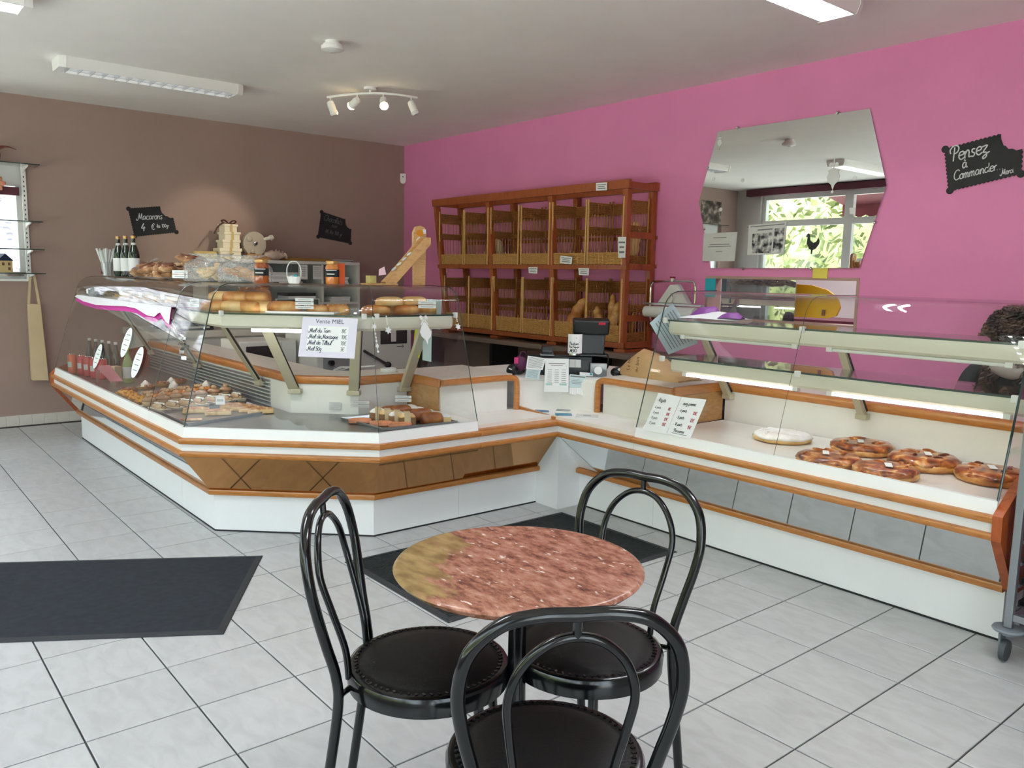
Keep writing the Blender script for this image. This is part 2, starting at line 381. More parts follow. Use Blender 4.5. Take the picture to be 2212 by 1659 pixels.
# wall_front (shop front behind the camera), wall_right
FX0, FX1, FZ0, FZ1 = 0.45, 9.35, 0.45, 2.76
m = MB(); m.box((-0.2, RY-0.2, -0.01), (FX0, RY, RZ)).box((FX1, RY-0.2, -0.01), (RX+0.2, RY, RZ)).box((FX0, RY-0.2, -0.01), (FX1, RY, FZ0)).box((FX0, RY-0.2, FZ1), (FX1, RY, RZ))
struct(m.obj('wall_front', 'grey_paint'))
DY0, DY1, DZ1 = -6.10, -4.20, 2.30
struct(MB().box((RX, RY, -0.01), (RX+0.2, DY0, RZ)).box((RX, DY1, -0.01), (RX+0.2, 0, RZ)).box((RX, DY0, DZ1), (RX+0.2, DY1, RZ)).obj('wall_right', 'grey_paint'))
for i, (a, b) in enumerate(((DY0, -5.15), (-5.15, DY1))):   # unseen glazed doors, added to let more daylight onto the right side
    w = struct(bpy.data.objects.new('door_%d' % (i+1), None)); COL.objects.link(w); w.location = (RX+0.1, (a+b)/2, 0)
    t = 0.08; f = MB(); f.box((RX+0.06, a, 0), (RX+0.14, a+t, DZ1)).box((RX+0.06, b-t, 0), (RX+0.14, b, DZ1)).box((RX+0.06, a+t, 0), (RX+0.14, b-t, 0.12)).box((RX+0.06, a+t, DZ1-t), (RX+0.14, b-t, DZ1)); f.obj('door_frame', 'window_white', w, world=True)
    MB().box((RX+0.097, a+t, 0.12), (RX+0.103, b-t, DZ1-t)).obj('pane', 'window_glass', w, world=True)
    yh = b-t/2 if i == 0 else a+t/2; MB().tube([(RX+0.03, yh, 0.95), (RX+0.03, yh, 1.25)], 0.012, 8).obj('handle', 'chrome', w, world=True)
# shop windows
xs = [FX0, 1.93, 3.42, 4.90, 6.38, 7.86, FX1]
for i in range(6):
    a, b = xs[i], xs[i+1]; w = struct(bpy.data.objects.new('window_%d' % (i+1), None)); COL.objects.link(w); w.location = ((a+b)/2, RY-0.1, FZ0)
    f = MB(); t = 0.065; yb0, yb1 = RY-0.14, RY-0.06
    f.box((a, yb0, FZ0), (a+t, yb1, FZ1)).box((b-t, yb0, FZ0), (b, yb1, FZ1)).box((a+t, yb0, FZ0), (b-t, yb1, FZ0+t)).box((a+t, yb0, FZ1-t), (b-t, yb1, FZ1)).box((a+t, yb0, 2.27), (b-t, yb1, 2.365))
    f.obj('window_frame', 'window_white', w, world=True)
    MB().box((a+t, RY-0.104, FZ0+t), (b-t, RY-0.098, 2.27)).obj('pane', 'window_glass', w, world=True)
    MB().box((a+t, RY-0.104, 2.365), (b-t, RY-0.098, FZ1-t)).obj('pane', 'window_glass', w, world=True)
w = struct(bpy.data.objects.new('window_7', None)); COL.objects.link(w); w.location = (-0.1, (WY0+WY1)/2, WZ0)
f = MB(); t = 0.06
for a, b in ((WY0, -4.98), (-4.98, WY1)):
    f.box((-0.13, a, WZ0), (-0.06, a+t, WZ1)).box((-0.13, b-t, WZ0), (-0.06, b, WZ1)).box((-0.13, a+t, WZ0), (-0.06, b-t, WZ0+t)).box((-0.13, a+t, 2.10), (-0.06, b-t, WZ1))
f.obj('window_frame', 'window_white', w, world=True)
for a, b in ((WY0, -4.98), (-4.98, WY1)): MB().box((-0.098, a+t, WZ0+t), (-0.092, b-t, 2.10)).obj('pane', 'window_glass', w, world=True)
MB().box((-0.2, WY0, WZ0-0.02), (0.03, WY1, WZ0)).obj('window_sill', 'white_plastic', w, world=True)
MB().box((-0.055, WY0+0.03, 2.02), (-0.025, WY1-0.04, 2.09)).obj('roller_blind', 'maroon', w, world=True)
# maroon beam above the shop windows
struct(MB().box((0.25, RY, 2.755), (FX1, RY+0.12, 2.855)).obj('trim_1', 'maroon'))
# skirting of small tiles along the brown wall
bb = struct(MB().box((0, RY, 0), (0.006, 0, 0.088)).obj('baseboard_left', 'grout'))
sk = MB().box((0, -0.0492, 0), (0.011, 0.0492, 0.092)).mesh('tile', 'skirting_tile')
for k in range(64):
    o = bpy.data.objects.new('tile', sk); COL.objects.link(o); o.parent = bb; o.location = (0, -0.06-0.1*k, 0)
# hatch: beige reveal and sliding pane
hf = MB(); t = 0.02
hf.box((HX0, -0.006, HZ1-t), (HX1, 0.16, HZ1)).box((HX0, -0.006, HZ0), (HX1, 0.16, HZ0+t)).box((HX0, -0.004, HZ0+t), (HX0+t, 0.16, HZ1-t)).box((HX1-t, -0.004, HZ0+t), (HX1, 0.16, HZ1-t))
mat('hatch_trim', (176, 142, 132), 0.5)
trim2 = struct(hf.obj('trim_2', 'hatch_trim'))
glass_mat('dark_glass', (0.45, 0.5, 0.5), 0.32)
MB().box((HX0+0.1, 0.06, HZ0+t), (5.10, 0.066, HZ1-t)).obj('sliding_pane', 'dark_glass', trim2)
# kitchen behind the hatch
mat('kitchen_white', (206, 206, 200), 0.7)
k = MB(); k.box((3.2, 2.4, 0), (7.2, 2.5, 2.6)).box((3.1, 0.16, 0), (3.2, 2.5, 2.6)).box((7.2, 0.16, 0), (7.3, 2.5, 2.6)).box((3.1, 0.16, 2.6), (7.3, 2.5, 2.7)).box((3.1, 0.16, -0.1), (7.3, 2.5, 0))
struct(k.obj('wall_kitchen', 'kitchen_white'))
kl = MB().tube([(4.4, 1.3, 2.52), (5.8, 1.3, 2.52)], 0.02, 8)
tag(kl.obj('added_kitchen_tube', 'tube_light'), 'bright fluorescent tube added unseen on the kitchen ceiling beyond the hatch', 'lamp')  # unseen tube, added to light the kitchen
kt = thing('kitchen_counter', 'dark brown kitchen worktop seen through the hatch', 'counter', (5.6, 1.1, 0))
MB().box((4.2, 0.9, 1.02), (7.0, 1.5, 1.10)).obj('worktop', 'maroon', kt, world=True)
MB().box((4.3, 0.95, 0.001), (6.9, 1.45, 1.02)).obj('body', 'kitchen_white', kt, world=True)
kr = thing('wire_shelf', 'black wire shelf hung on the white kitchen wall beyond the hatch', 'shelf', (5.2, 1.9, 1.4))
for zz in (1.34, 1.36, 1.40, 1.47): MB().tube([(4.85, 1.9, zz), (5.55, 1.9, zz)], 0.006, 6).obj('rail', 'black_metal', kr, world=True)
for xx in (5.0, 5.42): MB().tube([(xx, 1.9, 1.30), (xx, 1.9, 1.75)], 0.01, 6).obj('upright', 'black_metal', kr, world=True)
def jar_small(name, lab, x, y, z, r, h, m1, m2):
    t = thing(name, lab, 'jar', (x, y, z))
    MB().lathe([(0.001, 0), (r, 0), (r, h*0.85), (r*0.8, h*0.9), (0.001, h*0.9)], 14).obj('body', m1, t, smooth=True)
    MB().lathe([(0.001, h*0.9), (r*0.85, h*0.9), (r*0.85, h), (0.001, h)], 14).obj('lid', m2, t, smooth=True)
mat('brown_jar', (120, 84, 70), 0.3); mat('pale_jar', (196, 184, 160), 0.3)
jar_small('storage_jar', 'dark brown storage jar on the kitchen worktop seen through the hatch', 5.30, 1.0, 1.10, 0.045, 0.12, 'brown_jar', 'dark_plastic')
jar_small('storage_jar', 'pale jar beside the dark brown jar on the kitchen worktop', 5.40, 1.02, 1.10, 0.035, 0.08, 'pale_jar', 'white_plastic')
jar_small('storage_jar', 'wide pale jar at the right end of the hatch view', 5.60, 1.0, 1.10, 0.06, 0.11, 'pale_jar', 'brown_jar')
mat('yellow_plastic', (232, 186, 20), 0.35); mat('navy', (34, 44, 72), 0.6)
sc = thing('dough_scoop', 'big yellow rounded plastic sheet hanging in the hatch', 'scoop', (5.18, 0.2, 1.15))
pl = [(-0.16, 0), (0.10, 0), (0.16, 0.02), (0.185, 0.08), (0.16, 0.15), (0.08, 0.20), (-0.04, 0.23), (-0.16, 0.235)]
MB().prism(pl, lambda u, v, d: (u, d, v), 0, 0.02).obj('blade', 'yellow_plastic', sc)
MB().tube([(0.07, -0.012, 0.02), (0.075, -0.015, 0.06)], 0.012, 8).obj('grip', 'brown_jar', sc)
# note papers at the hatch
tag(MB().box((5.265, -0.010, 1.428), (5.375, -0.006, 1.50)).obj('sticky_note', 'tape_yellow'), 'yellow sticky note on the pink wall under the mirror', 'note')
tag(MB().box((4.37, -0.012, 1.275), (4.465, -0.007, 1.415)).obj('sticky_note', 'note_blue'), 'turquoise sticky note at the corner of the hatch', 'note')
# ------------------------------------------------------------------ outside
mat('asphalt', (188, 186, 180), 0.9, var=0.08, scale=2)
struct(MB().box((RX+0.2, RY-0.2, -0.25), (24, 8, -0.12)).box((-14, -20, -0.25), (24, RY-0.2, -0.12)).box((-14, RY-0.2, -0.25), (-0.2, 8, -0.12)).obj('pavement', 'asphalt'))
ramp_mat('stone_wall', [(0.35, (96, 98, 110)), (0.5, (170, 172, 178)), (0.7, (214, 216, 220))], 0.9, scale=9, stretch=(1, 1.2, 3), detail=3)
sw = struct(MB().box((-2.6, -9, -0.1), (-2.3, -1.5, 3.4)).obj('wall_outside', 'stone_wall'))
ramp_mat('leaf', [(0.3, (58, 68, 40)), (0.5, (104, 116, 66)), (0.7, (150, 154, 104))], 0.7, scale=2)
m = MB(); rnd = random.Random(3)
for i in range(5000):
    c = Vector((rnd.uniform(-12, 14), -15.5+rnd.gauss(0, 0.8), rnd.uniform(-0.1, 4.2)))
    a = Vector((rnd.uniform(-1,1), rnd.uniform(-1,1), rnd.uniform(-1,1))).normalized(); b = a.orthogonal().normalized(); s_ = rnd.uniform(0.08, 0.2)
    m.add([c-a*s_, c+b*s_*0.6, c+a*s_, c-b*s_*0.6], [(0,1,2,3)])
m.blob((1, -16.6, 1.0), (15, 0.9, 3.2), 40, 12, 0.06, seed=5)
hd = m.obj('foliage', 'leaf', kind='stuff'); tag(hd, 'sunlit green foliage across the street seen in the wall mirror', 'foliage')
aw = thing('awning', 'maroon fabric awning with scalloped edge outside the shop window', 'awning', (5.4, -6.8, 2.84))
MB().hexa([(1.2,-6.72,2.86),(9.4,-6.72,2.86),(9.4,-7.7,2.66),(1.2,-7.7,2.66),(1.2,-6.72,2.875),(9.4,-6.72,2.875),(9.4,-7.7,2.675),(1.2,-7.7,2.675)]).obj('canopy', 'awning', aw, world=True)
pts = [(1.2, 2.675)]; n = 41
for i in range(n*6+1):
    u = i/6; pts.append((1.2+u*8.2/n, 2.49-0.035*abs(sin(pi*u))))
pts.append((9.4, 2.675))
MB().prism(pts, lambda u, v, d: (u, -7.7-d, v), 0, 0.006).obj('valance', 'awning', aw, world=True)
# ------------------------------------------------------------------ mats
def floor_mat(name, lab, c, ang, L, Wd, m1, ribs):
    t = thing(name, lab, 'mat', (c[0], c[1], 0), ang)
    e = MB(); h = 0.008; b = 0.03
    def ring(o, z): return [(-L/2+o, -Wd/2+o, z), (L/2-o, -Wd/2+o, z), (L/2-o, Wd/2-o, z), (-L/2+o, Wd/2-o, z)]
    e.rings([ring(0, 0.001), ring(0.004, 0.004), ring(b, h)], caps=False)
    e.obj('rubber_edge', 'mat_edge', t)
    p = MB().box((-L/2+b, -Wd/2+b, 0.001), (L/2-b, Wd/2-b, h))
    if ribs:
        p = MB().box((-L/2+b, -Wd/2+b, 0.001), (L/2-b, Wd/2-b, h-0.004)); n = int((Wd-2*b)/0.012)
        q = MB()
        for k in range(n):
            yy = -Wd/2+b+0.012*(k+0.2); q.box((-L/2+b, yy, h-0.004), (L/2-b, yy+0.0075, h))
        p.obj('pile', m1, t); q.obj('ribs', m1, t, kind='stuff')
    else: p.obj('pile', m1, t)
floor_mat('door_mat', 'plain dark charcoal entrance mat lying askew on the tiles', (4.895-0.53*0.72, -3.88-0.85*0.72), math.atan2(0.85, 0.53), 1.46, 0.90, 'mat_rubber', False)
floor_mat('door_mat', 'ribbed black mat in front of the counter, under the marble table', (5.28, -2.63), pi/2, 1.45, 0.885, 'mat_ribbed', True)
# ------------------------------------------------------------------ ceiling lamps
def fixture(lab, cx, y0, y1, lit='tube_light'):
    L = y1-y0; t = thing('ceiling_lamp', lab, 'lamp', (cx, (y0+y1)/2, RZ), group='fluorescent ceiling lamps')
    w, h = 0.12, 0.075
    prof = [(-w, 0), (-w-0.005, -0.03), (-w+0.012, -h), (-w+0.030, -h), (-w+0.018, -0.012), (w-0.018, -0.012), (w-0.030, -h), (w-0.012, -h), (w+0.005, -0.03), (w, 0)]
    MB().prism(prof, lambda u, v, d: (u, d, v), -L/2+0.02, L/2-0.02).obj('housing', 'white_plastic', t, smooth=True)
    for s in (-1, 1):
        e = MB(); rr = [(-w-0.006, 0), (-w-0.010, -0.03), (-w+0.010, -h-0.002), (w-0.010, -h-0.002), (w+0.010, -0.03), (w+0.006, 0)]
        e.prism(rr, lambda u, v, d: (u*(1-0.1*max(0, d)/0.045), s*(L/2-0.022+d), v), 0, 0.045); e.obj('end_cap', 'white_plastic', t, smooth=True)
    for s in (-1, 1):
        MB().tube([(s*0.048, -L/2+0.03, -0.032), (s*0.048, L/2-0.03, -0.032)], 0.011, 8).obj('tube', lit, t, smooth=True)
    mat_l = 'chrome_louvre'
    bl = MB().prism([(-w+0.03, -0.042), (w-0.03, -0.042), (w-0.03, -h), (-w+0.03, -h)], lambda u, v, d: (u, d, v), -0.0015, 0.0015).add([], []).mesh('louvre', mat_l)
    n = 15
    for k in range(n):
        o = bpy.data.objects.new('louvre', bl); COL.objects.link(o); o.parent = t; o.location = (0, -L/2+0.05+(L-0.1)*k/(n-1), 0)
    MB().box((-0.003, -L/2+0.03, -h), (0.003, L/2-0.03, -0.045)).obj('centre_louvre', mat_l, t)
    return t
mat('chrome_louvre', (225, 227, 228), 0.22, metal=0.85)
fixture('long louvred fluorescent lamp on the ceiling above the brown wall side', 1.62, -3.86, -2.60, 'tube_dim')
fixture('bright louvred fluorescent lamp cut off by the top edge, nearest the pink wall', 5.88, -2.22, -0.96)
fixture('bright louvred fluorescent lamp cut off in the top corner opposite the pink wall', 2.97, -5.55, -4.28)
fixture('added out-of-view louvred fluorescent lamp on the ceiling beyond the end of the pie case', 8.05, -3.70, -2.44)  # out-of-view lamp added to brighten the right; spot follows a glass reflection
fixture('added unseen louvred fluorescent lamp on the ceiling above the seating side of the shop', 6.0, -5.75, -4.48)  # unseen lamp, added to raise the brightness of the right-hand counter base
sd = thing('smoke_detector', 'round white smoke detector on the ceiling', 'detector', (3.36, -2.63, RZ))
MB().lathe([(0.045, 0), (0.045, -0.018), (0.06, -0.02), (0.06, -0.03), (0.072, -0.034), (0.070, -0.055), (0.045, -0.066), (0.001, -0.068)], 24).obj('body', 'white_plastic', sd, smooth=True)
MB().lathe([(0.018, -0.066), (0.018, -0.071), (0.001, -0.071)], 12).obj('cap', 'paper_grey', sd, smooth=True)
# curved spotlight bar
sp = thing('spotlight_bar', 'white wavy ceiling bar with four small spotlights', 'lamp', (2.38, -1.80, RZ))
MB().lathe([(0.05, 0), (0.05, -0.02), (0.001, -0.024)], 20).obj('ceiling_rose', 'white_plastic', sp, smooth=True)
arc = smoothpath([(-0.34, -0.20, -0.055), (-0.17, -0.13, -0.05), (0.0, 0.0, -0.045), (0.13, 0.16, -0.05), (0.16, 0.34, -0.055)], 8)
MB().tube(arc, 0.010, 8).obj('bar', 'white_plastic', sp, smooth=True)
MB().tube([(0, 0, -0.02), (0, 0, -0.045)], 0.012, 8).obj('stem', 'white_plastic', sp)
for i, (k, dr) in enumerate(((2, (0.2, 0.3, -1)), (12, (-2.1, -0.4, -1.0)), (20, (0.75, -0.35, -0.8)), (29, (0.35, 0.3, -1)))):
    q = arc[k]; d = Vector(dr).normalized(); j = Vector((q.x, q.y, q.z-0.05))
    ho = MB().tube([q, j], 0.006, 6).obj('arm', 'white_plastic', sp)
    hd_ = MB().tube([j-d*0.02, j-d*0.012, j+d*0.02, j+d*0.06, j+d*0.075], [0.012, 0.026, 0.031, 0.029, 0.034], 14).obj('lamp_head', 'white_plastic', sp, smooth=True)
    if i == 1:
        ld = bpy.data.lights.new('spot_beam', 'SPOT'); ld.energy = 60; ld.spot_size = radians(30); ld.spot_blend = 0.6; ld.shadow_soft_size = 0.03; ld.color = (1.0, 0.86, 0.66)
        lo_ = bpy.data.objects.new('spot_beam', ld); COL.objects.link(lo_); lo_.location = Vector(sp.location)+j+d*0.11; lo_.rotation_euler = d.to_track_quat('-Z', 'Y').to_euler()
    MB().tube([j+d*0.0755, j+d*0.085, j+d*0.10], [0.030, 0.034, 0.024], 14).obj('bulb', 'spot_lamp' if i in (1, 2) else 'tube_off', hd_, smooth=True)
al = thing('motion_sensor', 'small white motion sensor in the corner of the brown and pink walls', 'sensor', (0.03, -0.03, 2.44))
pf = [(-0.033, 0.115), (0.033, 0.115), (0.033, 0.03), (0.024, 0.008), (0.0, 0), (-0.024, 0.008), (-0.033, 0.03)]
fn = plane_fn((0, 0, 0), (0.635, 0.772, 0), (0, 0, 1), (0.772, -0.635, 0))
MB().prism(pf, fn, -0.02, 0.025).obj('case', 'white_plastic', al, bevel=0.004)
MB().prism([(-0.008, 0.085), (0.006, 0.08), (0.010, 0.07), (-0.004, 0.072)], fn, 0.0255, 0.0265).obj('lens', 'dark_plastic', al)
# ================================================================== WALL MIRROR
mx = thing('wall_mirror', 'large frameless hexagonal mirror on the pink wall', 'mirror', (5.0, -0.012, 1.5))
hexp = [(4.418, 2.505), (5.588, 2.508), (5.735, 2.018), (5.595, 1.500), (4.415, 1.494), (4.272, 1.998)]
MB().prism(hexp[::-1], lambda u, v, d: (u, -0.006-d, v), 0, 0.006).obj('glass', 'wall_mirror', mx, world=True)
for (u, v) in ((4.59, 2.512), (5.368, 2.512), (5.675, 1.79), (4.335, 1.79), (4.34, 2.25), (5.25, 1.494), (4.7, 1.492)):
    MB().lathe([(0.001, 0), (0.012, 0), (0.012, 0.012), (0.007, 0.02), (0.001, 0.021)], 12).obj('clip', 'chrome', mx, loc=(u-5.0, 0.012, v-1.5), rot=(radians(90), 0, 0))
# decals stuck on the mirror
mat('decal_white', (222, 224, 222), 0.6)
def bauble(name, lab, fn, s, mt='decal_white'):
    m = MB()
    circ = lambda cx, cy, r, n=14: [(cx+r*cos(2*pi*k/n), cy+r*sin(2*pi*k/n)) for k in range(n)]
    body = [(0, -0.16), (0.02, -0.10), (0.07, -0.05), (0.085, 0.0), (0.06, 0.05), (0.075, 0.075), (0.02, 0.10), (-0.02, 0.10), (-0.075, 0.075), (-0.06, 0.05), (-0.085, 0.0), (-0.07, -0.05), (-0.02, -0.10)]
    m.prism([(a*s, b*s) for a, b in body], fn, 0.0005, 0.0015)
    m.prism([(-0.006*s, 0.09*s), (0.006*s, 0.09*s), (0.006*s, 0.24*s), (-0.006*s, 0.24*s)], fn, 0.0005, 0.0015)
    for cx, cy, r in ((0, -0.18, 0.018), (0.035, 0.14, 0.028), (-0.035, 0.14, 0.028)): m.prism(circ(cx*s, cy*s, r*s), fn, 0.0005, 0.0015)
    return tag(m.obj(name, mt), lab, 'sticker')
bauble('window_sticker', 'large white bauble sticker near the right side of the mirror', plane_fn((5.37, -0.0125, 2.10), (1,0,0), (0,0,1), (0,-1,0)), 0.55)
bauble('window_sticker', 'small white bauble sticker in the upper corner of the mirror', plane_fn((4.44, -0.0125, 2.42), (1,0,0), (0,0,1), (0,-1,0)), 0.25)
for i, (u, v, lab) in enumerate(((4.40, 2.16, 'round white dot sticker on the mirror under the small bauble sticker'), (4.66, 2.13, 'round white dot sticker below the end of the beam in the mirror'), (5.52, 2.08, 'round white dot sticker near the right corner of the mirror'), (4.48, 1.93, 'round white dot sticker above the notice on the mirror'), (5.52, 1.87, 'white cup shaped sticker low on the right side of the mirror'))):
    c = [(u+0.014*cos(2*pi*k/12), v+0.014*sin(2*pi*k/12)) for k in range(12)]
    if i == 4: c = [(u-0.022, v+0.02), (u-0.016, v-0.022), (u+0.016, v-0.022), (u+0.022, v+0.02)]
    tag(MB().prism(c[::-1], lambda a, b, d: (a, -0.0125-d, b), 0, 0.001).obj('dot_sticker', 'decal_white'), lab, 'sticker')
def sheet(name, lab, cat, corners, m, thick=0.0015, lines=None, mt='ink_grey', group=None, titles=None, extra=None):
    """paper sheet: corners TL,TR,BR,BL in world; printed lines/titles in page units 0..1"""
    TL, TR, BR, BL = [Vector(c) for c in corners]; n = (TR-TL).cross(BL-TL).normalized()*-1
    t = thing(name, lab, cat, tuple((BL+BR)/2), group=group)
    def at(u, v, d): return TL.lerp(TR, u).lerp(BL.lerp(BR, u), v) + n*d
    MB().hexa([at(0,1,0), at(1,1,0), at(1,0,0), at(0,0,0), at(0,1,thick), at(1,1,thick), at(1,0,thick), at(0,0,thick)]).obj('page', m, t, world=True)
    if lines:
        q = MB()
        for (u0, u1, v, w) in lines: q.add([at(u0, v, thick+0.0004), at(u1, v, thick+0.0004), at(u1, v+w, thick+0.0004), at(u0, v+w, thick+0.0004)], [(0,3,2,1)])
        q.obj('print', mt, t, world=True, kind='stuff')
    W_, H_ = (TR-TL).length, (BL-TL).length
    for (body, u, v, size, al, sh, mt2) in (titles or []):
        text_mb(body, size, lambda a, b, d: at(u + a/W_, v - b/H_, d), thick+0.0005, sh, al).obj('lettering', mt2, t, world=True)
    for (u0, v0, u1, v1, mt3) in (extra or []):
        MB().hexa([at(u0,v1,thick), at(u1,v1,thick), at(u1,v0,thick), at(u0,v0,thick), at(u0,v1,thick+0.0004), at(u1,v1,thick+0.0004), at(u1,v0,thick+0.0004), at(u0,v0,thick+0.0004)]).obj('picture', mt3, t, world=True)
    return t
ymi = -0.0135
sheet('notice', 'white typed notice stuck to the lower corner of the mirror', 'notice', [(4.335, ymi, 1.755), (4.640, ymi, 1.760), (4.630, ymi, 1.545), (4.335, ymi, 1.545)], 'paper_grey',
      lines=[(0.3, 0.7, 0.16, 0.02), (0.2, 0.8, 0.40, 0.02), (0.15, 0.85, 0.47, 0.02), (0.4, 0.6, 0.65, 0.02)])
ramp_mat('newsphoto', [(0.40, (40, 40, 42)), (0.5, (150, 150, 150)), (0.62, (225, 225, 222))], 0.8, scale=22, detail=3)
sheet('newspaper_page', 'grey newspaper clipping with photographs stuck on the mirror', 'newspaper', [(4.735, ymi, 1.805), (5.045, ymi, 1.818), (5.035, ymi, 1.595), (4.735, ymi, 1.590)], 'paper_grey',
      lines=[(0.05, 0.95, 0.05, 0.03), (0.25, 0.65, 0.17, 0.04)], extra=[(0.12, 0.3, 0.66, 0.95, 'newsphoto'), (0.70, 0.18, 0.96, 0.95, 'newsphoto')])
ramp_mat('poster_dark', [(0.4, (52, 40, 36)), (0.55, (110, 96, 84)), (0.7, (190, 186, 176))], 0.6, scale=9)
tag(MB().box((0.004, -6.06, 2.30), (0.010, -5.55, 2.66)).obj('poster', 'poster_dark'), 'dark framed poster on the brown wall, seen only in the mirror', 'poster')
# rooster sticker and a paper on the shop window (seen in the mirror)
rp = [(-0.11, -0.02), (-0.13, 0.05), (-0.10, 0.10), (-0.07, 0.04), (-0.02, 0.02), (0.03, 0.06), (0.04, 0.14), (0.06, 0.17), (0.09, 0.16), (0.11, 0.12), (0.08, 0.11), (0.09, 0.02), (0.05, -0.06), (0.01, -0.09), (0.01, -0.15), (-0.01, -0.15), (-0.02, -0.09), (-0.07, -0.07)]
mat('sticker_dark', (60, 64, 62), 0.7)
tag(MB().prism(rp, lambda u, v, d: (1.35-u, RY-0.09+d, 1.98+v), 0, 0.002).obj('rooster_sticker', 'sticker_dark'), 'dark rooster silhouette stuck on the shop window, seen in the mirror', 'sticker')
tag(MB().box((2.1, RY-0.09, 1.42), (2.42, RY-0.086, 1.76)).obj('window_notice', 'paper_grey'), 'grey paper notice stuck on the shop window, seen low in the mirror', 'notice')
# ================================================================== CAFE TABLE AND CHAIRS
def marble():
    m, nt, b = new_mat('marble')
    N = nt.nodes.new; L = nt.links.new
    tc = N('ShaderNodeTexCoord'); mp = N('ShaderNodeMapping'); mp.inputs['Scale'].default_value = (1.0, 2.2, 1.0); mp.inputs['Rotation'].default_value = (0, 0, radians(-42)); L(tc.outputs['Object'], mp.inputs[0])
    n1 = N('ShaderNodeTexNoise'); n1.inputs['Scale'].default_value = 20; n1.inputs['Detail'].default_value = 9; n1.inputs['Roughness'].default_value = 0.7; L(mp.outputs[0], n1.inputs['Vector'])
    r1 = N('ShaderNodeValToRGB'); cr = r1.color_ramp
    for p, c in ((0.30, (76, 42, 36)), (0.42, (130, 80, 64)), (0.52, (166, 112, 92)), (0.62, (182, 132, 112)), (0.74, (206, 168, 150))):
        e = cr.elements.new(p); e.color = (*lin(*c), 1)
    cr.elements.remove(cr.elements[0]); cr.elements.remove(cr.elements[-1]); L(n1.outputs[0], r1.inputs[0])
    # white flecks
    n2 = N('ShaderNodeTexNoise'); n2.inputs['Scale'].default_value = 30; n2.inputs['Detail'].default_value = 4; L(mp.outputs[0], n2.inputs['Vector'])
    r2 = N('ShaderNodeValToRGB'); r2.color_ramp.elements[0].position = 0.645; r2.color_ramp.elements[1].position = 0.70; L(n2.outputs[0], r2.inputs[0])
    mx = N('ShaderNodeMix'); mx.data_type = 'RGBA'; L(r2.outputs[0], mx.inputs[0]); L(r1.outputs[0], mx.inputs[6]); mx.inputs[7].default_value = (*lin(226, 206, 194), 1)
    # ochre patch towards one side of the slab
    sep = N('ShaderNodeSeparateXYZ'); L(tc.outputs['Object'], sep.inputs[0])
    n3 = N('ShaderNodeTexNoise'); n3.inputs['Scale'].default_value = 9; n3.inputs['Detail'].default_value = 8; L(mp.outputs[0], n3.inputs['Vector'])
    a = N('ShaderNodeMath'); a.operation = 'MULTIPLY'; a.inputs[1].default_value = -0.635; L(sep.outputs[0], a.inputs[0])
    a2 = N('ShaderNodeMath'); a2.operation = 'MULTIPLY_ADD'; a2.inputs[1].default_value = -0.772; L(sep.outputs[1], a2.inputs[0]); L(a.outputs[0], a2.inputs[2])
    a3 = N('ShaderNodeMath'); a3.operation = 'MULTIPLY_ADD'; a3.inputs[1].default_value = 0.30; L(n3.outputs[0], a3.inputs[0]); L(a2.outputs[0], a3.inputs[2])
    r3 = N('ShaderNodeValToRGB'); r3.color_ramp.elements[0].position = 0.295; r3.color_ramp.elements[1].position = 0.335; L(a3.outputs[0], r3.inputs[0])
    n4 = N('ShaderNodeTexNoise'); n4.inputs['Scale'].default_value = 14; n4.inputs['Detail'].default_value = 6; L(mp.outputs[0], n4.inputs['Vector'])
    r4 = N('ShaderNodeValToRGB'); r4.color_ramp.elements[0].color = (*lin(124, 98, 58), 1); r4.color_ramp.elements[1].color = (*lin(168, 140, 92), 1); r4.color_ramp.elements[0].position = 0.35; r4.color_ramp.elements[1].position = 0.65; L(n4.outputs[0], r4.inputs[0])
    mx2 = N('ShaderNodeMix'); mx2.data_type = 'RGBA'; L(r3.outputs[0], mx2.inputs[0]); L(mx.outputs[2], mx2.inputs[6]); L(r4.outputs[0], mx2.inputs[7])
    L(mx2.outputs[2], b.inputs['Base Color']); b.inputs['Roughness'].default_value = 0.26; b.inputs['Specular IOR Level'].default_value = 0.5
marble()
TC = (6.865, -3.955)
tb = thing('cafe_table', 'round pink marble cafe table on a black pedestal', 'table', (TC[0], TC[1], 0))
MB().lathe([(0.001, 0.690), (0.272, 0.690), (0.280, 0.694), (0.288, 0.700), (0.293, 0.706), (0.299, 0.709), (0.3015, 0.713), (0.299, 0.717), (0.294, 0.7195), (0.286, 0.720), (0.001, 0.7201)], 72).obj('tabletop', 'marble', tb, smooth=True)
MB().lathe([(0.001, 0.06), (0.055, 0.07), (0.045, 0.11), (0.028, 0.15), (0.024, 0.20), (0.036, 0.26), (0.04, 0.29), (0.024, 0.34), (0.022, 0.50), (0.022, 0.585), (0.034, 0.60), (0.034, 0.625), (0.024, 0.64), (0.022, 0.67), (0.06, 0.685), (0.06, 0.690), (0.001, 0.690)], 20).obj('column', 'black_metal', tb, smooth=True)
MB().lathe([(0.001, 0.676), (0.16, 0.682), (0.16, 0.6895), (0.001, 0.6895)], 24).obj('mounting_plate', 'black_metal', tb)
for k in range(4):
    a = pi/4 + k*pi/2; d = Vector((cos(a), sin(a), 0))
    MB().tube([d*0.02+Vector((0,0,0.12)), d*0.10+Vector((0,0,0.10)), d*0.20+Vector((0,0,0.035)), d*0.245+Vector((0,0,0.015)), d*0.26+Vector((0,0,0.012))], [0.020, 0.022, 0.017, 0.014, 0.012], 10).obj('foot', 'black_metal', tb, smooth=True)
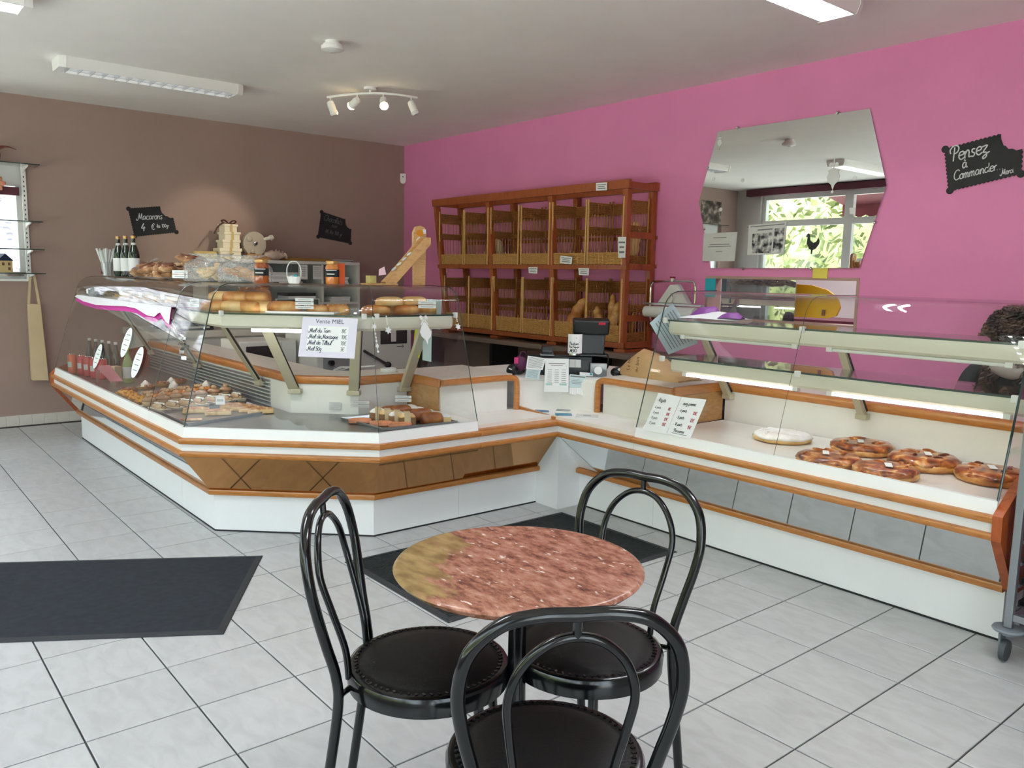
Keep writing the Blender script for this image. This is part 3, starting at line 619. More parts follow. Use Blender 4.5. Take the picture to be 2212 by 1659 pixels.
def chair_proto(lab):
    t = thing('bistro_chair', lab, 'chair', group='black bentwood-style bistro chairs')
    zs = 0.459
    # outer hoop: rear legs and back in one bent tube
    def K(q):
        x, y, z = q; u = min(1, max(0, (z-0.46)/0.408)); return (x+0.008*u, y*0.94, z if z < 0.46 else 0.46+(z-0.46)*0.9755)
    def side(s): return [K(q) for q in [(-0.245, s*0.175, 0.0), (-0.215, s*0.168, 0.20), (-0.188, s*0.160, 0.40), (-0.192, s*0.160, 0.48), (-0.210, s*0.176, 0.56), (-0.228, s*0.198, 0.65), (-0.243, s*0.206, 0.725), (-0.258, s*0.188, 0.800), (-0.268, s*0.135, 0.852), (-0.272, s*0.068, 0.868)]]
    hoop = side(1) + [K((-0.272, 0, 0.868))] + side(-1)[::-1]
    MB().tube(smoothpath(hoop, 6), 0.0125, 12).obj('back_hoop', 'black_metal', t, smooth=True)
    def ins(s): return [(-0.178, s*0.088, 0.445), (-0.186, s*0.090, 0.52), (-0.214, s*0.104, 0.62), (-0.238, s*0.110, 0.70), (-0.249, s*0.090, 0.762), (-0.258, s*0.048, 0.805)]
    MB().tube(smoothpath(ins(1) + [(-0.260, 0, 0.818)] + ins(-1)[::-1], 6), 0.0085, 10).obj('inner_hoop', 'black_metal', t, smooth=True)
    MB().tube([(-0.261, 0, 0.818), (-0.2635, 0, 0.852)], 0.008, 8).obj('hoop_joint', 'black_metal', t)
    # seat: rim, embossed border, pad
    MB().lathe([(0.172, zs-0.052), (0.188, zs-0.052), (0.199, zs-0.046), (0.201, zs-0.010), (0.196, zs-0.001), (0.186, zs+0.003), (0.172, zs-0.001)], 48).obj('seat_rim', 'black_metal', t, smooth=True)
    st = MB().lathe([(0.001, zs-0.03), (0.187, zs-0.03), (0.187, zs+0.001), (0.178, zs+0.0035), (0.170, zs+0.001), (0.160, zs+0.006), (0.12, zs+0.012), (0.001, zs+0.014)], 48).obj('seat', 'black_vinyl', t, smooth='full')
    q = MB()
    for k in range(64):
        a = 2*pi*k/64; q.cbox((0.1785*cos(a), 0.1785*sin(a), zs+0.003), (0.009, 0.006, 0.004), Matrix.Rotation(a+0.6, 3, 'Z'))
    q.obj('embossed_border', 'black_metal', st, kind='stuff')
    for s in (1, -1):
        MB().tube([(0.135, s*0.118, zs-0.045), (0.15, s*0.128, 0.30), (0.17, s*0.142, 0.0)], [0.0125, 0.0125, 0.011], 10).obj('leg', 'black_metal', t, smooth=True)
        MB().tube([(-0.19, s*0.158, zs-0.03), (-0.172, s*0.10, zs-0.03)], 0.007, 8).obj('bracket', 'black_metal', t)
    return t
ch = chair_proto('black bistro chair standing nearest the camera, back turned to it')
ch.location = (7.176, -4.139, 0); ch.rotation_euler = (0, 0, 2.583)
dup(ch, (6.709, -4.109, 0), 0.822, 'black bistro chair seen from the side, on the entrance mat side of the marble table')
dup(ch, (6.885, -3.738, 0), -1.386, 'black bistro chair between the marble table and the pie counter, facing the camera')
# ================================================================== COUNTERS (one swept profile along the front line)
PATH = [Vector((0.90, -3.69)), Vector((3.98, -3.68)), Vector((4.575, -3.04)), Vector((4.575, -1.70)), Vector((7.18, -1.70))]
def seg_dirs(path): return [(path[i+1]-path[i]).normalized() for i in range(len(path)-1)]
def node_off(path, i):
    """unit-offset vector (outward, right-hand side) at node i"""
    D = seg_dirs(path); nrm = [Vector((d.y, -d.x)) for d in D]
    if i == 0: return nrm[0]
    if i == len(path)-1: return nrm[-1]
    a, b = nrm[i-1], nrm[i]; m = (a+b).normalized(); return m/m.dot(a)
def sweep(mb, path, prof, i0=0, i1=None):
    """closed profile [(d,z)] along path nodes i0..i1"""
    i1 = len(path)-1 if i1 is None else i1; rings = []
    for i in range(i0, i1+1):
        o = node_off(path, i); rings.append([(path[i].x+o.x*d, path[i].y+o.y*d, z) for d, z in prof])
    return mb.rings(rings)
def rail_prof(d0, d1, z0, z1, r=0.008):
    return [(d0, z0), (d1-r, z0), (d1-r*0.3, z0+r*0.3), (d1, z0+r), (d1, z1-r), (d1-r*0.3, z1-r*0.3), (d1-r, z1), (d0, z1)]
# subpaths of the units
PA = [PATH[0], Vector((3.440, -3.682))]
PB = [Vector((3.443, -3.682)), PATH[1], PATH[2], Vector((4.575, -2.480))]
PC = [Vector((4.575, -2.478)), PATH[3], Vector((5.372, -1.70))]
PD = [Vector((5.374, -1.70)), PATH[4]]
DB = -0.56
def front_parts(t, path, mirrors, deck_m, dback=DB):
    W_ = dict(parent=t, world=True)
    sweep(MB(), path, [(-0.03, 0.0), (0.003, 0.0), (0.003, 0.008), (-0.03, 0.008)]).obj('shadow_strip', 'shadow_and_parts_black', **W_)  # floor shadow under the plinth, drawn as a black strip
    sweep(MB(), path, [(-0.20, 0.008), (0.0, 0.008), (0.0, 0.206), (-0.20, 0.206)]).obj('plinth', 'white_laminate', **W_)
    sweep(MB(), path, rail_prof(-0.05, 0.036, 0.208, 0.2395)).obj('lower_wood_strip', 'honey_wood', smooth=True, **W_)
    for i in range(len(path)-1):
        sweep(MB(), path, [(-0.01, 0.240), (0.029, 0.240), (0.190, 0.4515), (0.15, 0.4515)], i, i+1).obj('mirror_panel', mirrors[i], **W_)
    sweep(MB(), path, rail_prof(0.08, 0.204, 0.452, 0.480)).obj('upper_wood_strip', 'honey_wood', smooth=True, **W_)
    sweep(MB(), path, [(0.06, 0.4805), (0.186, 0.4805), (0.186, 0.5175), (0.06, 0.5175)]).obj('white_band', 'white_laminate', **W_)
    sweep(MB(), path, rail_prof(0.06, 0.206, 0.518, 0.549)).obj('bumper_rail', 'honey_wood', smooth=True, **W_)
    sweep(MB(), path, [(dback+0.012, 0.550), (0.135, 0.550), (0.135, 0.567), (dback+0.012, 0.567)]).obj('deck', deck_m, **W_)
def glass_prof(th=0.006, dtop=-0.48):
    out = [(0.172, 0.602), (-0.008, 1.215)]
    # bend
    c = (-0.118, 1.215+0.0); R = 0.11
    a0 = math.atan2(0.28, 1.0)
    p1 = Vector((-0.016, 1.243)); d1 = Vector((-0.282, 0.96)).normalized()
    p2 = Vector((-0.15, 1.338)); d2 = Vector((-1, 0.012)).normalized()
    for k in range(9):
        s_ = k/8; h00 = 2*s_**3-3*s_**2+1; h10 = s_**3-2*s_**2+s_; h01 = -2*s_**3+3*s_**2; h11 = s_**3-s_**2
        q = p1*h00 + d1*0.20*h10 + p2*h01 + d2*0.20*h11; out.append((q.x, q.y))
    out.append((dtop, 1.342)); inn = []
    for i, q in enumerate(out):
        a = Vector(out[max(0, i-1)]); b = Vector(out[min(len(out)-1, i+1)]); tt = (b-a).normalized(); nn = Vector((-tt.y, tt.x))
        inn.append((q[0]+nn.x*th, q[1]+nn.y*th))
    return out + inn[::-1]
GP = glass_prof()
def glass_front(t, path, i, dcap=None):
    g = sweep(MB(), path, GP, i, i+1).obj('front_pane', 'pane_glass', t, world=True, smooth=True)
    return g
def pane_edge(t, path, i, k=0.0045):
    """dark polished edge line of a bent pane at node i"""
    n = len(GP)//2; o = node_off(path, i)
    MB().tube([(path[i].x+o.x*(d-0.002), path[i].y+o.y*(d-0.002), z) for d, z in GP[:n]], k*0.5, 6).obj('pane_edge', 'glass_edge', t, world=True, smooth=True)
def upper_deck_edge(t, path, i0=0, i1=None):
    sweep(MB(), path, [(0.136, 0.5495), (0.182, 0.5495), (0.170, 0.600), (0.156, 0.602), (0.146, 0.580), (0.136, 0.5695)], i0, i1).obj('deck_edge', 'white_laminate', t, world=True)
def back_parts(t, path, dback, slats=False, worktop=True, railm='honey_wood'):
    W_ = dict(parent=t, world=True)
    sweep(MB(), path, [(dback-0.02, 0.20), (dback, 0.20), (dback, 0.742), (dback-0.02, 0.742)]).obj('back_panel', 'cream_panel', **W_)
    sweep(MB(), path, rail_prof(dback-0.04, dback+0.014, 0.7425, 0.790, 0.012)).obj('back_rail', railm, smooth=True, **W_)
    if worktop:
        sweep(MB(), path, [(dback-0.34, 0.752), (dback-0.0405, 0.752), (dback-0.0405, 0.786), (dback-0.34, 0.786)]).obj('worktop', 'beige_laminate', **W_)
        sweep(MB(), path, [(dback-0.32, 0.0), (dback-0.30, 0.0), (dback-0.30, 0.752), (dback-0.32, 0.752)]).obj('rear_panel', 'white_laminate', **W_)
def shelf_unit(t, path, i, z, d0, d1, lit, inset=0.02, tube=True, valance=True):
    """glass shelf with beige valance and lamp tube along segment i"""
    W_ = dict(parent=t, world=True)
    sweep(MB(), path, [(d1, z-0.008), (d0, z-0.008), (d0, z), (d1, z)], i, i+1).obj('glass_shelf', 'shelf_glass', **W_)
    sweep(MB(), path, [(d0-0.003, z-0.0085), (d0+0.0012, z-0.0085), (d0+0.0012, z+0.0004), (d0-0.003, z+0.0004)], i, i+1).obj('shelf_edge', 'glass_edge', **W_)
    a, b = path[i], path[i+1]; L = (b-a).length; d = (b-a).normalized(); n = Vector((d.y, -d.x)); oa, ob = node_off(path, i), node_off(path, i+1)
    def P(dd, s, zz):
        q = (a+oa*dd).lerp(b+ob*dd, s); return (q.x, q.y, zz)
    if valance:
        pr = [(d0-0.085, z-0.012), (d0-0.055, z-0.012), (d0-0.045, z-0.035), (d0-0.050, z-0.072), (d0-0.065, z-0.085), (d0-0.085, z-0.085)]
        sweep(MB(), path, pr, i, i+1).obj('valance', 'valance', smooth=True, **W_)
    if tube:
        n_t = 2 if L > 1.2 else 1
        for k in range(n_t):
            s0, s1 = (k+0.10)/n_t, (k+0.90)/n_t
            MB().tube([P(d0-0.075, s0, z-0.094), P(d0-0.075, s1, z-0.094)], 0.0085, 8).obj('lamp_tube', 'case_tube' if lit else 'tube_off', smooth=True, **W_)
            for s in (s0, s1): MB().cbox(P(d0-0.075, s, z-0.092), (0.028, 0.028, 0.022)).obj('lamp_holder', 'white_plastic', **W_)
def bracket_at(t, path, i, s, dfoot, ztop=1.165, dtop=-0.26, zfoot=0.70):
    """slanted beige upright"""
    a, b = path[i], path[i+1]; oa, ob = node_off(path, i), node_off(path, i+1)
    f = (a+oa*dfoot).lerp(b+ob*dfoot, s); g = (a+oa*dtop).lerp(b+ob*dtop, s); d = (b-a).normalized()
    F = Vector((f.x, f.y, zfoot)); G = Vector((g.x, g.y, ztop)); dv = Vector((d.x, d.y, 0))
    u = MB(); u.bar(F, G, 0.022, 0.042, up=dv) if False else u.bar(F, G, 0.060, 0.026, up=(-d.y, d.x, 0))
    o = u.obj('upright', 'beige_metal', t, world=True, bevel=0.003)
    MB().cbox(F, (0.078, 0.05, 0.028), Matrix.Rotation(math.atan2(d.y, d.x), 3, 'Z')).obj('foot_clamp', 'beige_metal', o, world=True, bevel=0.003)
    MB().bar(F+(G-F)*0.06+dv*0.0315, G-(G-F)*0.04+dv*0.0315, 0.003, 0.012, up=(-d.y, d.x, 0)).obj('slot_strip', 'shadow_and_parts_black', o, world=True)
def side_profile(path, i, dback, d_list):
    o = node_off(path, i); return lambda d, z, e: None
def end_panel(t, path, i, poly, th, m, name, outward):
    o = node_off(path, i); D = seg_dirs(path); d = D[min(i, len(D)-1)]*outward
    MB().prism(poly, lambda u, v, e: (path[i].x+o.x*u+d.x*e, path[i].y+o.y*u+d.y*e, v), 0, th).obj(name, m, t, world=True)
END_POLY = [(-0.60, 0.206), (0.02, 0.206), (0.036, 0.225), (0.208, 0.455), (0.210, 0.550), (0.16, 0.600), (-0.02, 0.66), (-0.60, 0.76)]
SIDE_GLASS = [(-0.44, 0.605), (0.160, 0.605), (-0.022, 1.235), (-0.075, 1.300), (-0.15, 1.330), (-0.44, 1.334)]
# --- unit A: chilled case along the flank
ua = thing('display_case', 'glass display case with drinks and cakes, running from the brown wall side', 'display case', (2.2, -3.69, 0))
front_parts(ua, PA, ['clear_mirror'], 'deck_steel'); upper_deck_edge(ua, PA)
glass_front(ua, PA, 0); pane_edge(ua, PA, 0, 0.003)
back_parts(ua, PA, DB)
for k in range(7):
    z0 = 0.575+k*0.0235
    sweep(MB(), PA, [(DB+0.001, z0), (DB+0.014, z0+0.003), (DB+0.014, z0+0.010), (DB+0.001, z0+0.015)]).obj('grille_slat', 'steel', ua, world=True)
shelf_unit(ua, PA, 0, 1.185, -0.03, -0.42, False, tube=False)
for s0, s1 in ((0.12, 0.34), (0.42, 0.64), (0.72, 0.95)):
    a, b = PA; q0, q1 = a.lerp(b, s0), a.lerp(b, s1)
    MB().tube([(q0.x, q0.y+0.30, 1.085), (q1.x, q1.y+0.30, 1.085)], 0.0085, 8).obj('lamp_tube', 'case_tube_bright', ua, world=True, smooth=True)
for s in (0.05, 0.5): bracket_at(ua, PA, 0, s, DB+0.02)
bracket_at(ua, PA, 0, 0.955, DB+0.02)
end_panel(ua, PA, 0, END_POLY, 0.03, 'orange_wood', 'end_panel', -1)
end_panel(ua, PA, 0, SIDE_GLASS, 0.006, 'pane_glass', 'side_pane', 1)
# --- unit B: angled corner case
ub = thing('display_case', 'angled glass corner display case with bronze mirror panels and a honey price sheet', 'display case', (4.2, -3.3, 0))
front_parts(ub, PB, ['clear_mirror', 'bronze_mirror', 'bronze_mirror'], 'deck_steel'); upper_deck_edge(ub, PB)
for i in range(3): glass_front(ub, PB, i)
for i, kk in ((0, 0.004), (1, 0.006), (2, 0.003), (3, 0.005)): pane_edge(ub, PB, i, kk)
back_parts(ub, PB, DB)
shelf_unit(ub, PB, 0, 1.185, -0.03, -0.40, False, tube=False)
shelf_unit(ub, PB, 1, 1.185, -0.03, -0.40, False, tube=False)
shelf_unit(ub, PB, 2, 1.185, -0.03, -0.40, False, tube=False)
a, b = PB[1], PB[2]; oa, ob = node_off(PB, 1), node_off(PB, 2); q0 = (a+oa*-0.13).lerp(b+ob*-0.13, 0.16); q1 = (a+oa*-0.13).lerp(b+ob*-0.13, 0.72)
MB().tube([(q0.x, q0.y, 1.090), (q1.x, q1.y, 1.090)], 0.010, 8).obj('lamp_tube', 'case_tube_bright', ub, world=True, smooth=True)
bracket_at(ub, PB, 1, 0.10, DB+0.02); bracket_at(ub, PB, 1, 0.93, DB+0.02); bracket_at(ub, PB, 2, 0.90, DB+0.02)
for i, s in ((1, 0.05), (1, 0.95), (2, 0.05), (2, 0.97)):
    a, b = PB[i], PB[i+1]; oa, ob = node_off(PB, i), node_off(PB, i+1); q = (a+oa*-0.028).lerp(b+ob*-0.028, s)
    MB().cbox((q.x, q.y, 1.181), (0.022, 0.022, 0.030)).obj('glass_clip', 'white_plastic', ub, world=True, bevel=0.003)
end_panel(ub, PB, 3, SIDE_GLASS, 0.006, 'pane_glass', 'side_pane', -1)
# --- unit C: till counter in the inner corner
uc = thing('till_counter', 'white and wood trimmed till counter in the corner between the two display cases', 'counter', (4.6, -1.9, 0))
sweep(MB(), PC, [(-0.03, 0.0), (0.003, 0.0), (0.003, 0.008), (-0.03, 0.008)]).obj('shadow_strip', 'shadow_and_parts_black', uc, world=True)  # black strip standing for the shade where plinth meets floor
sweep(MB(), PC, [(-0.20, 0.008), (0.0, 0.008), (0.0, 0.206), (-0.20, 0.206)]).obj('plinth', 'white_laminate', uc, world=True)
MB().box((4.576, -1.885, 0.0), (4.775, -1.701, 0.47)).obj('corner_pier', 'white_laminate', uc, world=True)
sweep(MB(), [PC[0], Vector((4.575, -1.886))], rail_prof(-0.05, 0.036, 0.208, 0.2395)).obj('lower_wood_strip', 'honey_wood', uc, world=True, smooth=True)
sweep(MB(), [Vector((4.776, -1.70)), PC[2]], rail_prof(-0.05, 0.036, 0.208, 0.2395)).obj('lower_wood_strip', 'honey_wood', uc, world=True, smooth=True)
MB().hexa([(4.565, -2.478, 0.2425), (4.591, -2.478, 0.2425), (4.591, -1.886, 0.2425), (4.565, -1.886, 0.2425), (4.725, -2.478, 0.4515), (4.761, -2.478, 0.4515), (4.761, -1.890, 0.4515), (4.725, -1.890, 0.4515)]).obj('mirror_panel', 'bronze_mirror', uc, world=True)
MB().hexa([(4.95, -1.716, 0.2425), (5.372, -1.716, 0.2425), (5.372, -1.68, 0.2425), (4.95, -1.68, 0.2425), (4.785, -1.886, 0.4515), (5.372, -1.886, 0.4515), (5.372, -1.85, 0.4515), (4.785, -1.85, 0.4515)]).obj('mirror_panel', 'clear_mirror', uc, world=True)
MB().hexa([(4.776, -1.712, 0.2425), (4.93, -1.712, 0.2425), (4.93, -1.68, 0.2425), (4.776, -1.68, 0.2425), (4.762, -1.882, 0.4515), (4.772, -1.882, 0.4515), (4.772, -1.85, 0.4515), (4.762, -1.85, 0.4515)]).obj('corner_filler', 'white_laminate', uc, world=True)
for nm, pr, mm in (('upper_wood_strip', rail_prof(0.08, 0.204, 0.452, 0.480), 'honey_wood'), ('white_band', [(0.06, 0.4805), (0.186, 0.4805), (0.186, 0.5175), (0.06, 0.5175)], 'white_laminate'), ('bumper_rail', rail_prof(0.06, 0.206, 0.518, 0.549), 'honey_wood')):
    sweep(MB(), PC, pr).obj(nm, mm, uc, world=True, smooth=True)
MB().box((4.30, -2.478, 0.535), (4.70, -1.87, 0.569)).obj('deck', 'cream_panel', uc, world=True)
MB().prism([(4.42, -1.869), (4.745, -1.869), (5.372, -1.869), (5.372, -1.51), (4.76, -1.51), (4.52, -1.62), (4.38, -1.869)][1:], lambda u, v, d: (u, v, d), 0.535, 0.569).obj('deck', 'cream_panel', uc, world=True)
MB().bar((4.40, -1.885, 0.576), (4.725, -1.872, 0.552), 0.022, 0.026).obj('deck_joint_strip', 'honey_wood', uc, world=True, bevel=0.004)
# raised block on the corner case side
bl = MB(); bl.prism([(4.36, -2.46), (4.36, -1.955), (4.05, -1.955), (3.95, -2.02), (3.95, -2.46)], lambda u, v, d: (u, v, d), 0.569, 0.760); bl.obj('till_block', 'cream_panel', uc, world=True)
MB().prism([(4.32, -2.47), (4.372, -2.44), (4.372, -1.925), (3.80, -1.90), (3.80, -2.47)], lambda u, v, d: (u, v, d), 0.760, 0.794).obj('block_top', 'beige_laminate', uc, world=True)
MB().box((4.02, -2.474, 0.569), (4.345, -2.461, 0.742)).obj('side_panel', 'panel_wood', uc, world=True)
MB().tube(smoothpath([(4.385, -2.47, 0.772), (4.385, -2.2, 0.772), (4.385, -1.99, 0.772), (4.395, -1.93, 0.765), (4.40, -1.912, 0.735), (4.40, -1.910, 0.60), (4.40, -1.910, 0.569)], 6), 0.020, 8).obj('wood_edge', 'honey_wood', uc, world=True, smooth=True)
MB().box((4.0, -2.484, 0.744), (4.372, -2.470, 0.796)).obj('wood_lip', 'honey_wood', uc, world=True, bevel=0.004)
# raised block on the pie case side
MB().prism([(4.79, -1.53), (5.352, -1.53), (5.352, -1.09), (4.79, -1.09)], lambda u, v, d: (u, v, d), 0.569, 0.760).obj('till_block', 'cream_panel', uc, world=True)
MB().prism([(4.79, -1.542), (5.33, -1.542), (5.36, -1.52), (5.36, -0.80), (4.79, -0.80)], lambda u, v, d: (u, v, d), 0.760, 0.794).obj('block_top', 'beige_laminate', uc, world=True)
MB().box((5.353, -1.51, 0.569), (5.364, -1.09, 0.742)).obj('side_panel', 'panel_wood', uc, world=True)
MB().tube(smoothpath([(5.36, -1.552, 0.772), (5.1, -1.552, 0.772), (4.84, -1.552, 0.772), (4.785, -1.552, 0.765), (4.765, -1.552, 0.735), (4.762, -1.552, 0.60), (4.762, -1.552, 0.569)], 6), 0.020, 8).obj('wood_edge', 'honey_wood', uc, world=True, smooth=True)
MB().box((5.352, -1.55, 0.744), (5.372, -0.95, 0.796)).obj('wood_lip', 'honey_wood', uc, world=True, bevel=0.004)
# niche panels
MB().prism([(4.385, -1.905), (4.525, -1.64), (4.755, -1.545), (4.745, -1.525), (4.510, -1.625), (4.368, -1.898)], lambda u, v, d: (u, v, d), 0.569, 0.748).obj('niche_panel', 'cream_panel', uc, world=True)
MB().prism([(4.375, -1.905), (4.525, -1.64), (4.755, -1.535), (4.70, -0.85), (3.75, -0.85), (3.75, -1.88)], lambda u, v, d: (u, v, d), 0.7485, 0.768).obj('till_top', 'cream_panel', uc, world=True)
MB().box((3.80, -1.85, 0.0), (4.30, -0.9, 0.748)).obj('till_cabinet', 'white_laminate', uc, world=True)
MB().box((4.40, -1.50, 0.0), (5.35, -1.08, 0.535)).obj('inner_body', 'white_laminate', uc, world=True)
# --- unit D: pie case along the pink wall
ud = thing('display_case', 'glass display case with round pies, in front of the pink wall', 'display case', (6.3, -1.70, 0))
front_parts(ud, PD, ['clear_mirror'], 'deck_white', -0.62); upper_deck_edge(ud, PD)
mid = Vector((6.225, -1.70)); PD2 = [PD[0], mid, PD[1]]
for i in range(2): glass_front(ud, PD2, i)
for i, kk in ((0, 0.006), (1, 0.002), (2, 0.009)): pane_edge(ud, PD2, i, kk)
back_parts(ud, PD, -0.62)
for i in range(2):
    shelf_unit(ud, PD2, i, 1.185, -0.02, -0.36, False)
    shelf_unit(ud, PD2, i, 0.975, -0.05, -0.40, True)
for i, s in ((0, 0.02), (0, 0.99), (1, 0.965)):
    for zz, dd in ((1.181, -0.018), (0.971, 0.0)):
        a, b = PD2[i], PD2[i+1]; q = a.lerp(b, s); MB().cbox((q.x, q.y-dd, zz), (0.026, 0.02, 0.030)).obj('glass_clip', 'white_plastic', ud, world=True, bevel=0.003)
for x0 in (5.41, 6.245, 7.12):
    F = Vector((x0, -1.10, 0.715)); G = Vector((x0, -1.42, 1.165))
    o = MB().bar(F, G, 0.042, 0.030, up=(0, 1, 0)).obj('upright', 'beige_metal', ud, world=True, bevel=0.003)
    MB().cbox(F, (0.06, 0.05, 0.03)).obj('foot_clamp', 'beige_metal', o, world=True, bevel=0.003)
    MB().bar(F+Vector((0.0225, 0, 0.03)), G+Vector((0.0225, 0, 0)), 0.003, 0.012, up=(0, 1, 0)).obj('slot_strip', 'shadow_and_parts_black', o, world=True)
end_panel(ud, PD, 1, [(-0.66, 0.206), (0.0, 0.206), (0.03, 0.225), (0.204, 0.455), (0.208, 0.552), (0.195, 0.562), (0.03, 0.66), (-0.10, 0.70), (-0.66, 0.70)], 0.035, 'orange_wood', 'end_panel', 1)
end_panel(ud, PD, 0, SIDE_GLASS, 0.006, 'pane_glass', 'side_pane', 1)
end_panel(ud, PD, 1, SIDE_GLASS, 0.006, 'pane_glass', 'side_pane', -1)
# ================================================================== BREAD RACK
ramp_mat('wicker', [(0.3, (128, 76, 34)), (0.55, (178, 120, 62)), (0.8, (150, 94, 44))], 0.55, scale=60, stretch=(1, 1, 3), bump=0.3)  # basket backs and sides: their shade is put into this darker colour
ramp_mat('wicker_lit', [(0.3, (178, 124, 62)), (0.55, (216, 170, 104)), (0.8, (194, 144, 80))], 0.55, scale=60, stretch=(1, 1, 3), bump=0.3)  # same wicker for the fronts, brighter light put into its colour
ramp_mat('baguette_crust', [(0.3, (150, 92, 40)), (0.5, (196, 140, 76)), (0.68, (222, 184, 130))], 0.7, scale=14, detail=5, bump=0.4)
ramp_mat('golden_crust', [(0.32, (146, 80, 30)), (0.5, (194, 126, 58)), (0.68, (226, 182, 116))], 0.42, scale=9, detail=5, bump=0.25, coat=0.2)
ramp_mat('pale_crust', [(0.3, (196, 140, 74)), (0.55, (222, 184, 126)), (0.75, (238, 216, 176))], 0.55, scale=7, detail=4, bump=0.2)
ramp_mat('dark_crust', [(0.3, (88, 44, 20)), (0.5, (146, 82, 36)), (0.7, (196, 132, 70))], 0.4, scale=10, detail=6, bump=0.3, coat=0.2)
ledge = thing('back_counter', 'brown laminate ledge along the pink wall under the bread rack', 'counter', (2.8, -0.25, 0))
MB().box((0.90, -0.47, 0.772), (4.78, -0.002, 0.815)).obj('top', 'dark_laminate', ledge, world=True, bevel=0.004)
MB().box((0.95, -0.12, 0.0), (4.72, -0.10, 0.771)).obj('back_board', 'dark_laminate', ledge, world=True)
for xx in (1.0, 2.25, 3.5, 4.68): MB().box((xx-0.02, -0.44, 0), (xx+0.02, -0.121, 0.771)).obj('leg_panel', 'shadow_and_parts_black', ledge, world=True)
def rkx(u, z): return 1.14 + (3.85-1.14)*u + (2.17-z)*0.175*(1-u)
rack = thing('bread_rack', 'large reddish wooden bread rack with two rows of wicker baskets', 'rack', (2.6, -0.19, 0.815))
def rpost(u, y, z0, z1, w=0.052, nm='post'):
    a, b = rkx(u, z0), rkx(u, z1); h = w/2
    MB().hexa([(a-h, y-h, z0), (a+h, y-h, z0), (a+h, y+h, z0), (a-h, y+h, z0), (b-h, y-h, z1), (b+h, y-h, z1), (b+h, y+h, z1), (b-h, y+h, z1)]).obj(nm, 'rack_wood', rack, world=True, bevel=0.003)
for u in (0.008, 0.335, 0.665, 0.992):
    rpost(u, -0.335, 0.838, 2.10); rpost(u, -0.035, 0.838, 2.10)
    x_ = rkx(u, 0.83); MB().box((x_-0.06, -0.37, 0.8155), (x_+0.06, -0.01, 0.838)).obj('foot_block', 'rack_wood', rack, world=True)
def rbeam(y0, y1, z0, z1, u0=0.0, u1=1.0, nm='beam'):
    MB().hexa([(rkx(u0, z0)-0.02, y0, z0), (rkx(u1, z0)+0.02, y0, z0), (rkx(u1, z0)+0.02, y1, z0), (rkx(u0, z0)-0.02, y1, z0), (rkx(u0, z1)-0.02, y0, z1), (rkx(u1, z1)+0.02, y0, z1), (rkx(u1, z1)+0.02, y1, z1), (rkx(u0, z1)-0.02, y1, z1)]).obj(nm, 'rack_wood', rack, world=True, bevel=0.003)
rbeam(-0.365, -0.335, 2.102, 2.172); rbeam(-0.062, -0.008, 2.102, 2.172)
rbeam(-0.368, -0.362, 1.470, 1.508); rbeam(-0.368, -0.362, 0.845, 0.888); rbeam(-0.009, -0.004, 1.49, 1.52); rbeam(-0.009, -0.004, 1.72, 1.75); rbeam(-0.009, -0.004, 1.06, 1.10)
for u in (0.0, 1.0):
    for z in (2.105, 1.47, 0.845, 1.72, 1.06):
        if z in (1.72, 1.06) and u == 0: continue
        x_ = rkx(u, z); MB().box((x_-0.018, -0.33, z), (x_+0.018, -0.06, z+0.05)).obj('side_rail', 'rack_wood', rack, world=True)
for z in (1.48, 0.855):
    for y in (-0.30, -0.19, -0.08):
        a = rkx(0, z)+0.02; MB().box((a, y-0.03, z), (3.83, y+0.03, z+0.018)).obj('shelf_slat', 'rack_wood', rack, world=True)
def strand(mb, a, b, out, z, k, n=14, amp=0.004, r=0.0042):
    a, b, out = Vector(a), Vector(b), Vector(out); pts = []
    for i in range(n+1):
        q = a.lerp(b, i/n) + out*amp*(1 if (i+k) % 2 else -1); pts.append((q.x, q.y, q.z+z))
    mb.tube(pts, r, 4)
def basket_proto(w, dep, h, lip, lab):
    t = thing('bread_basket', lab, 'basket', group='wicker bread baskets in the rack')
    hw, hd = w/2, dep/2
    for sx in (-1, 1):
        for sy in (-1, 1):
            MB().tube([(sx*hw, sy*hd, 0), (sx*hw*1.01, sy*hd, h*0.5), (sx*hw*1.02, sy*hd, h+0.02)], [0.010, 0.009, 0.009], 6).obj('corner_post', 'wicker_lit' if sy < 0 else 'wicker', t, smooth=True)
    sides = [((-hw, hd, 0), (hw, hd, 0), (0, 1, 0)), ((-hw, -hd, 0), (-hw, hd, 0), (1, 0, 0)), ((hw, -hd, 0), (hw, hd, 0), (1, 0, 0))]
    tb_, mb_, rb_ = MB(), MB(), MB()
    for a, b, o in sides:
        for k in range(11): strand(tb_, a, b, o, h-0.095+k*0.0088, k)
        for k in range(7): strand(mb_, a, b, o, h*0.50+k*0.0088, k)
        for k in range(8): strand(mb_, a, b, o, 0.012+k*0.0088, k)
        n = 8
        for i in range(1, n):
            q = Vector(a).lerp(Vector(b), i/n); rb_.tube([(q.x, q.y, 0), (q.x, q.y, h)], 0.0038, 4)
    tb_.obj('upper_band', 'wicker', t, kind='stuff', smooth=True); mb_.obj('middle_band', 'wicker', t, kind='stuff', smooth=True); rb_.obj('rods', 'wicker', t, kind='stuff')
    fb = MB(); n = int(lip/0.0088)
    for k in range(n): strand(fb, (-hw, -hd, 0), (hw, -hd, 0), (0, 1, 0), 0.008+k*0.0088, k)
    for i in range(1, 9): fb.tube([(-hw+w*i/9, -hd, 0), (-hw+w*i/9, -hd, lip+0.012+0.012*sin(i*2.3+w*20))], 0.004, 4)
    fb.obj('front_lip', 'wicker_lit', t, kind='stuff', smooth=True)
    MB().box((-hw, -hd, 0.002), (hw, hd, 0.008)).obj('floor', 'wicker', t)
    return t
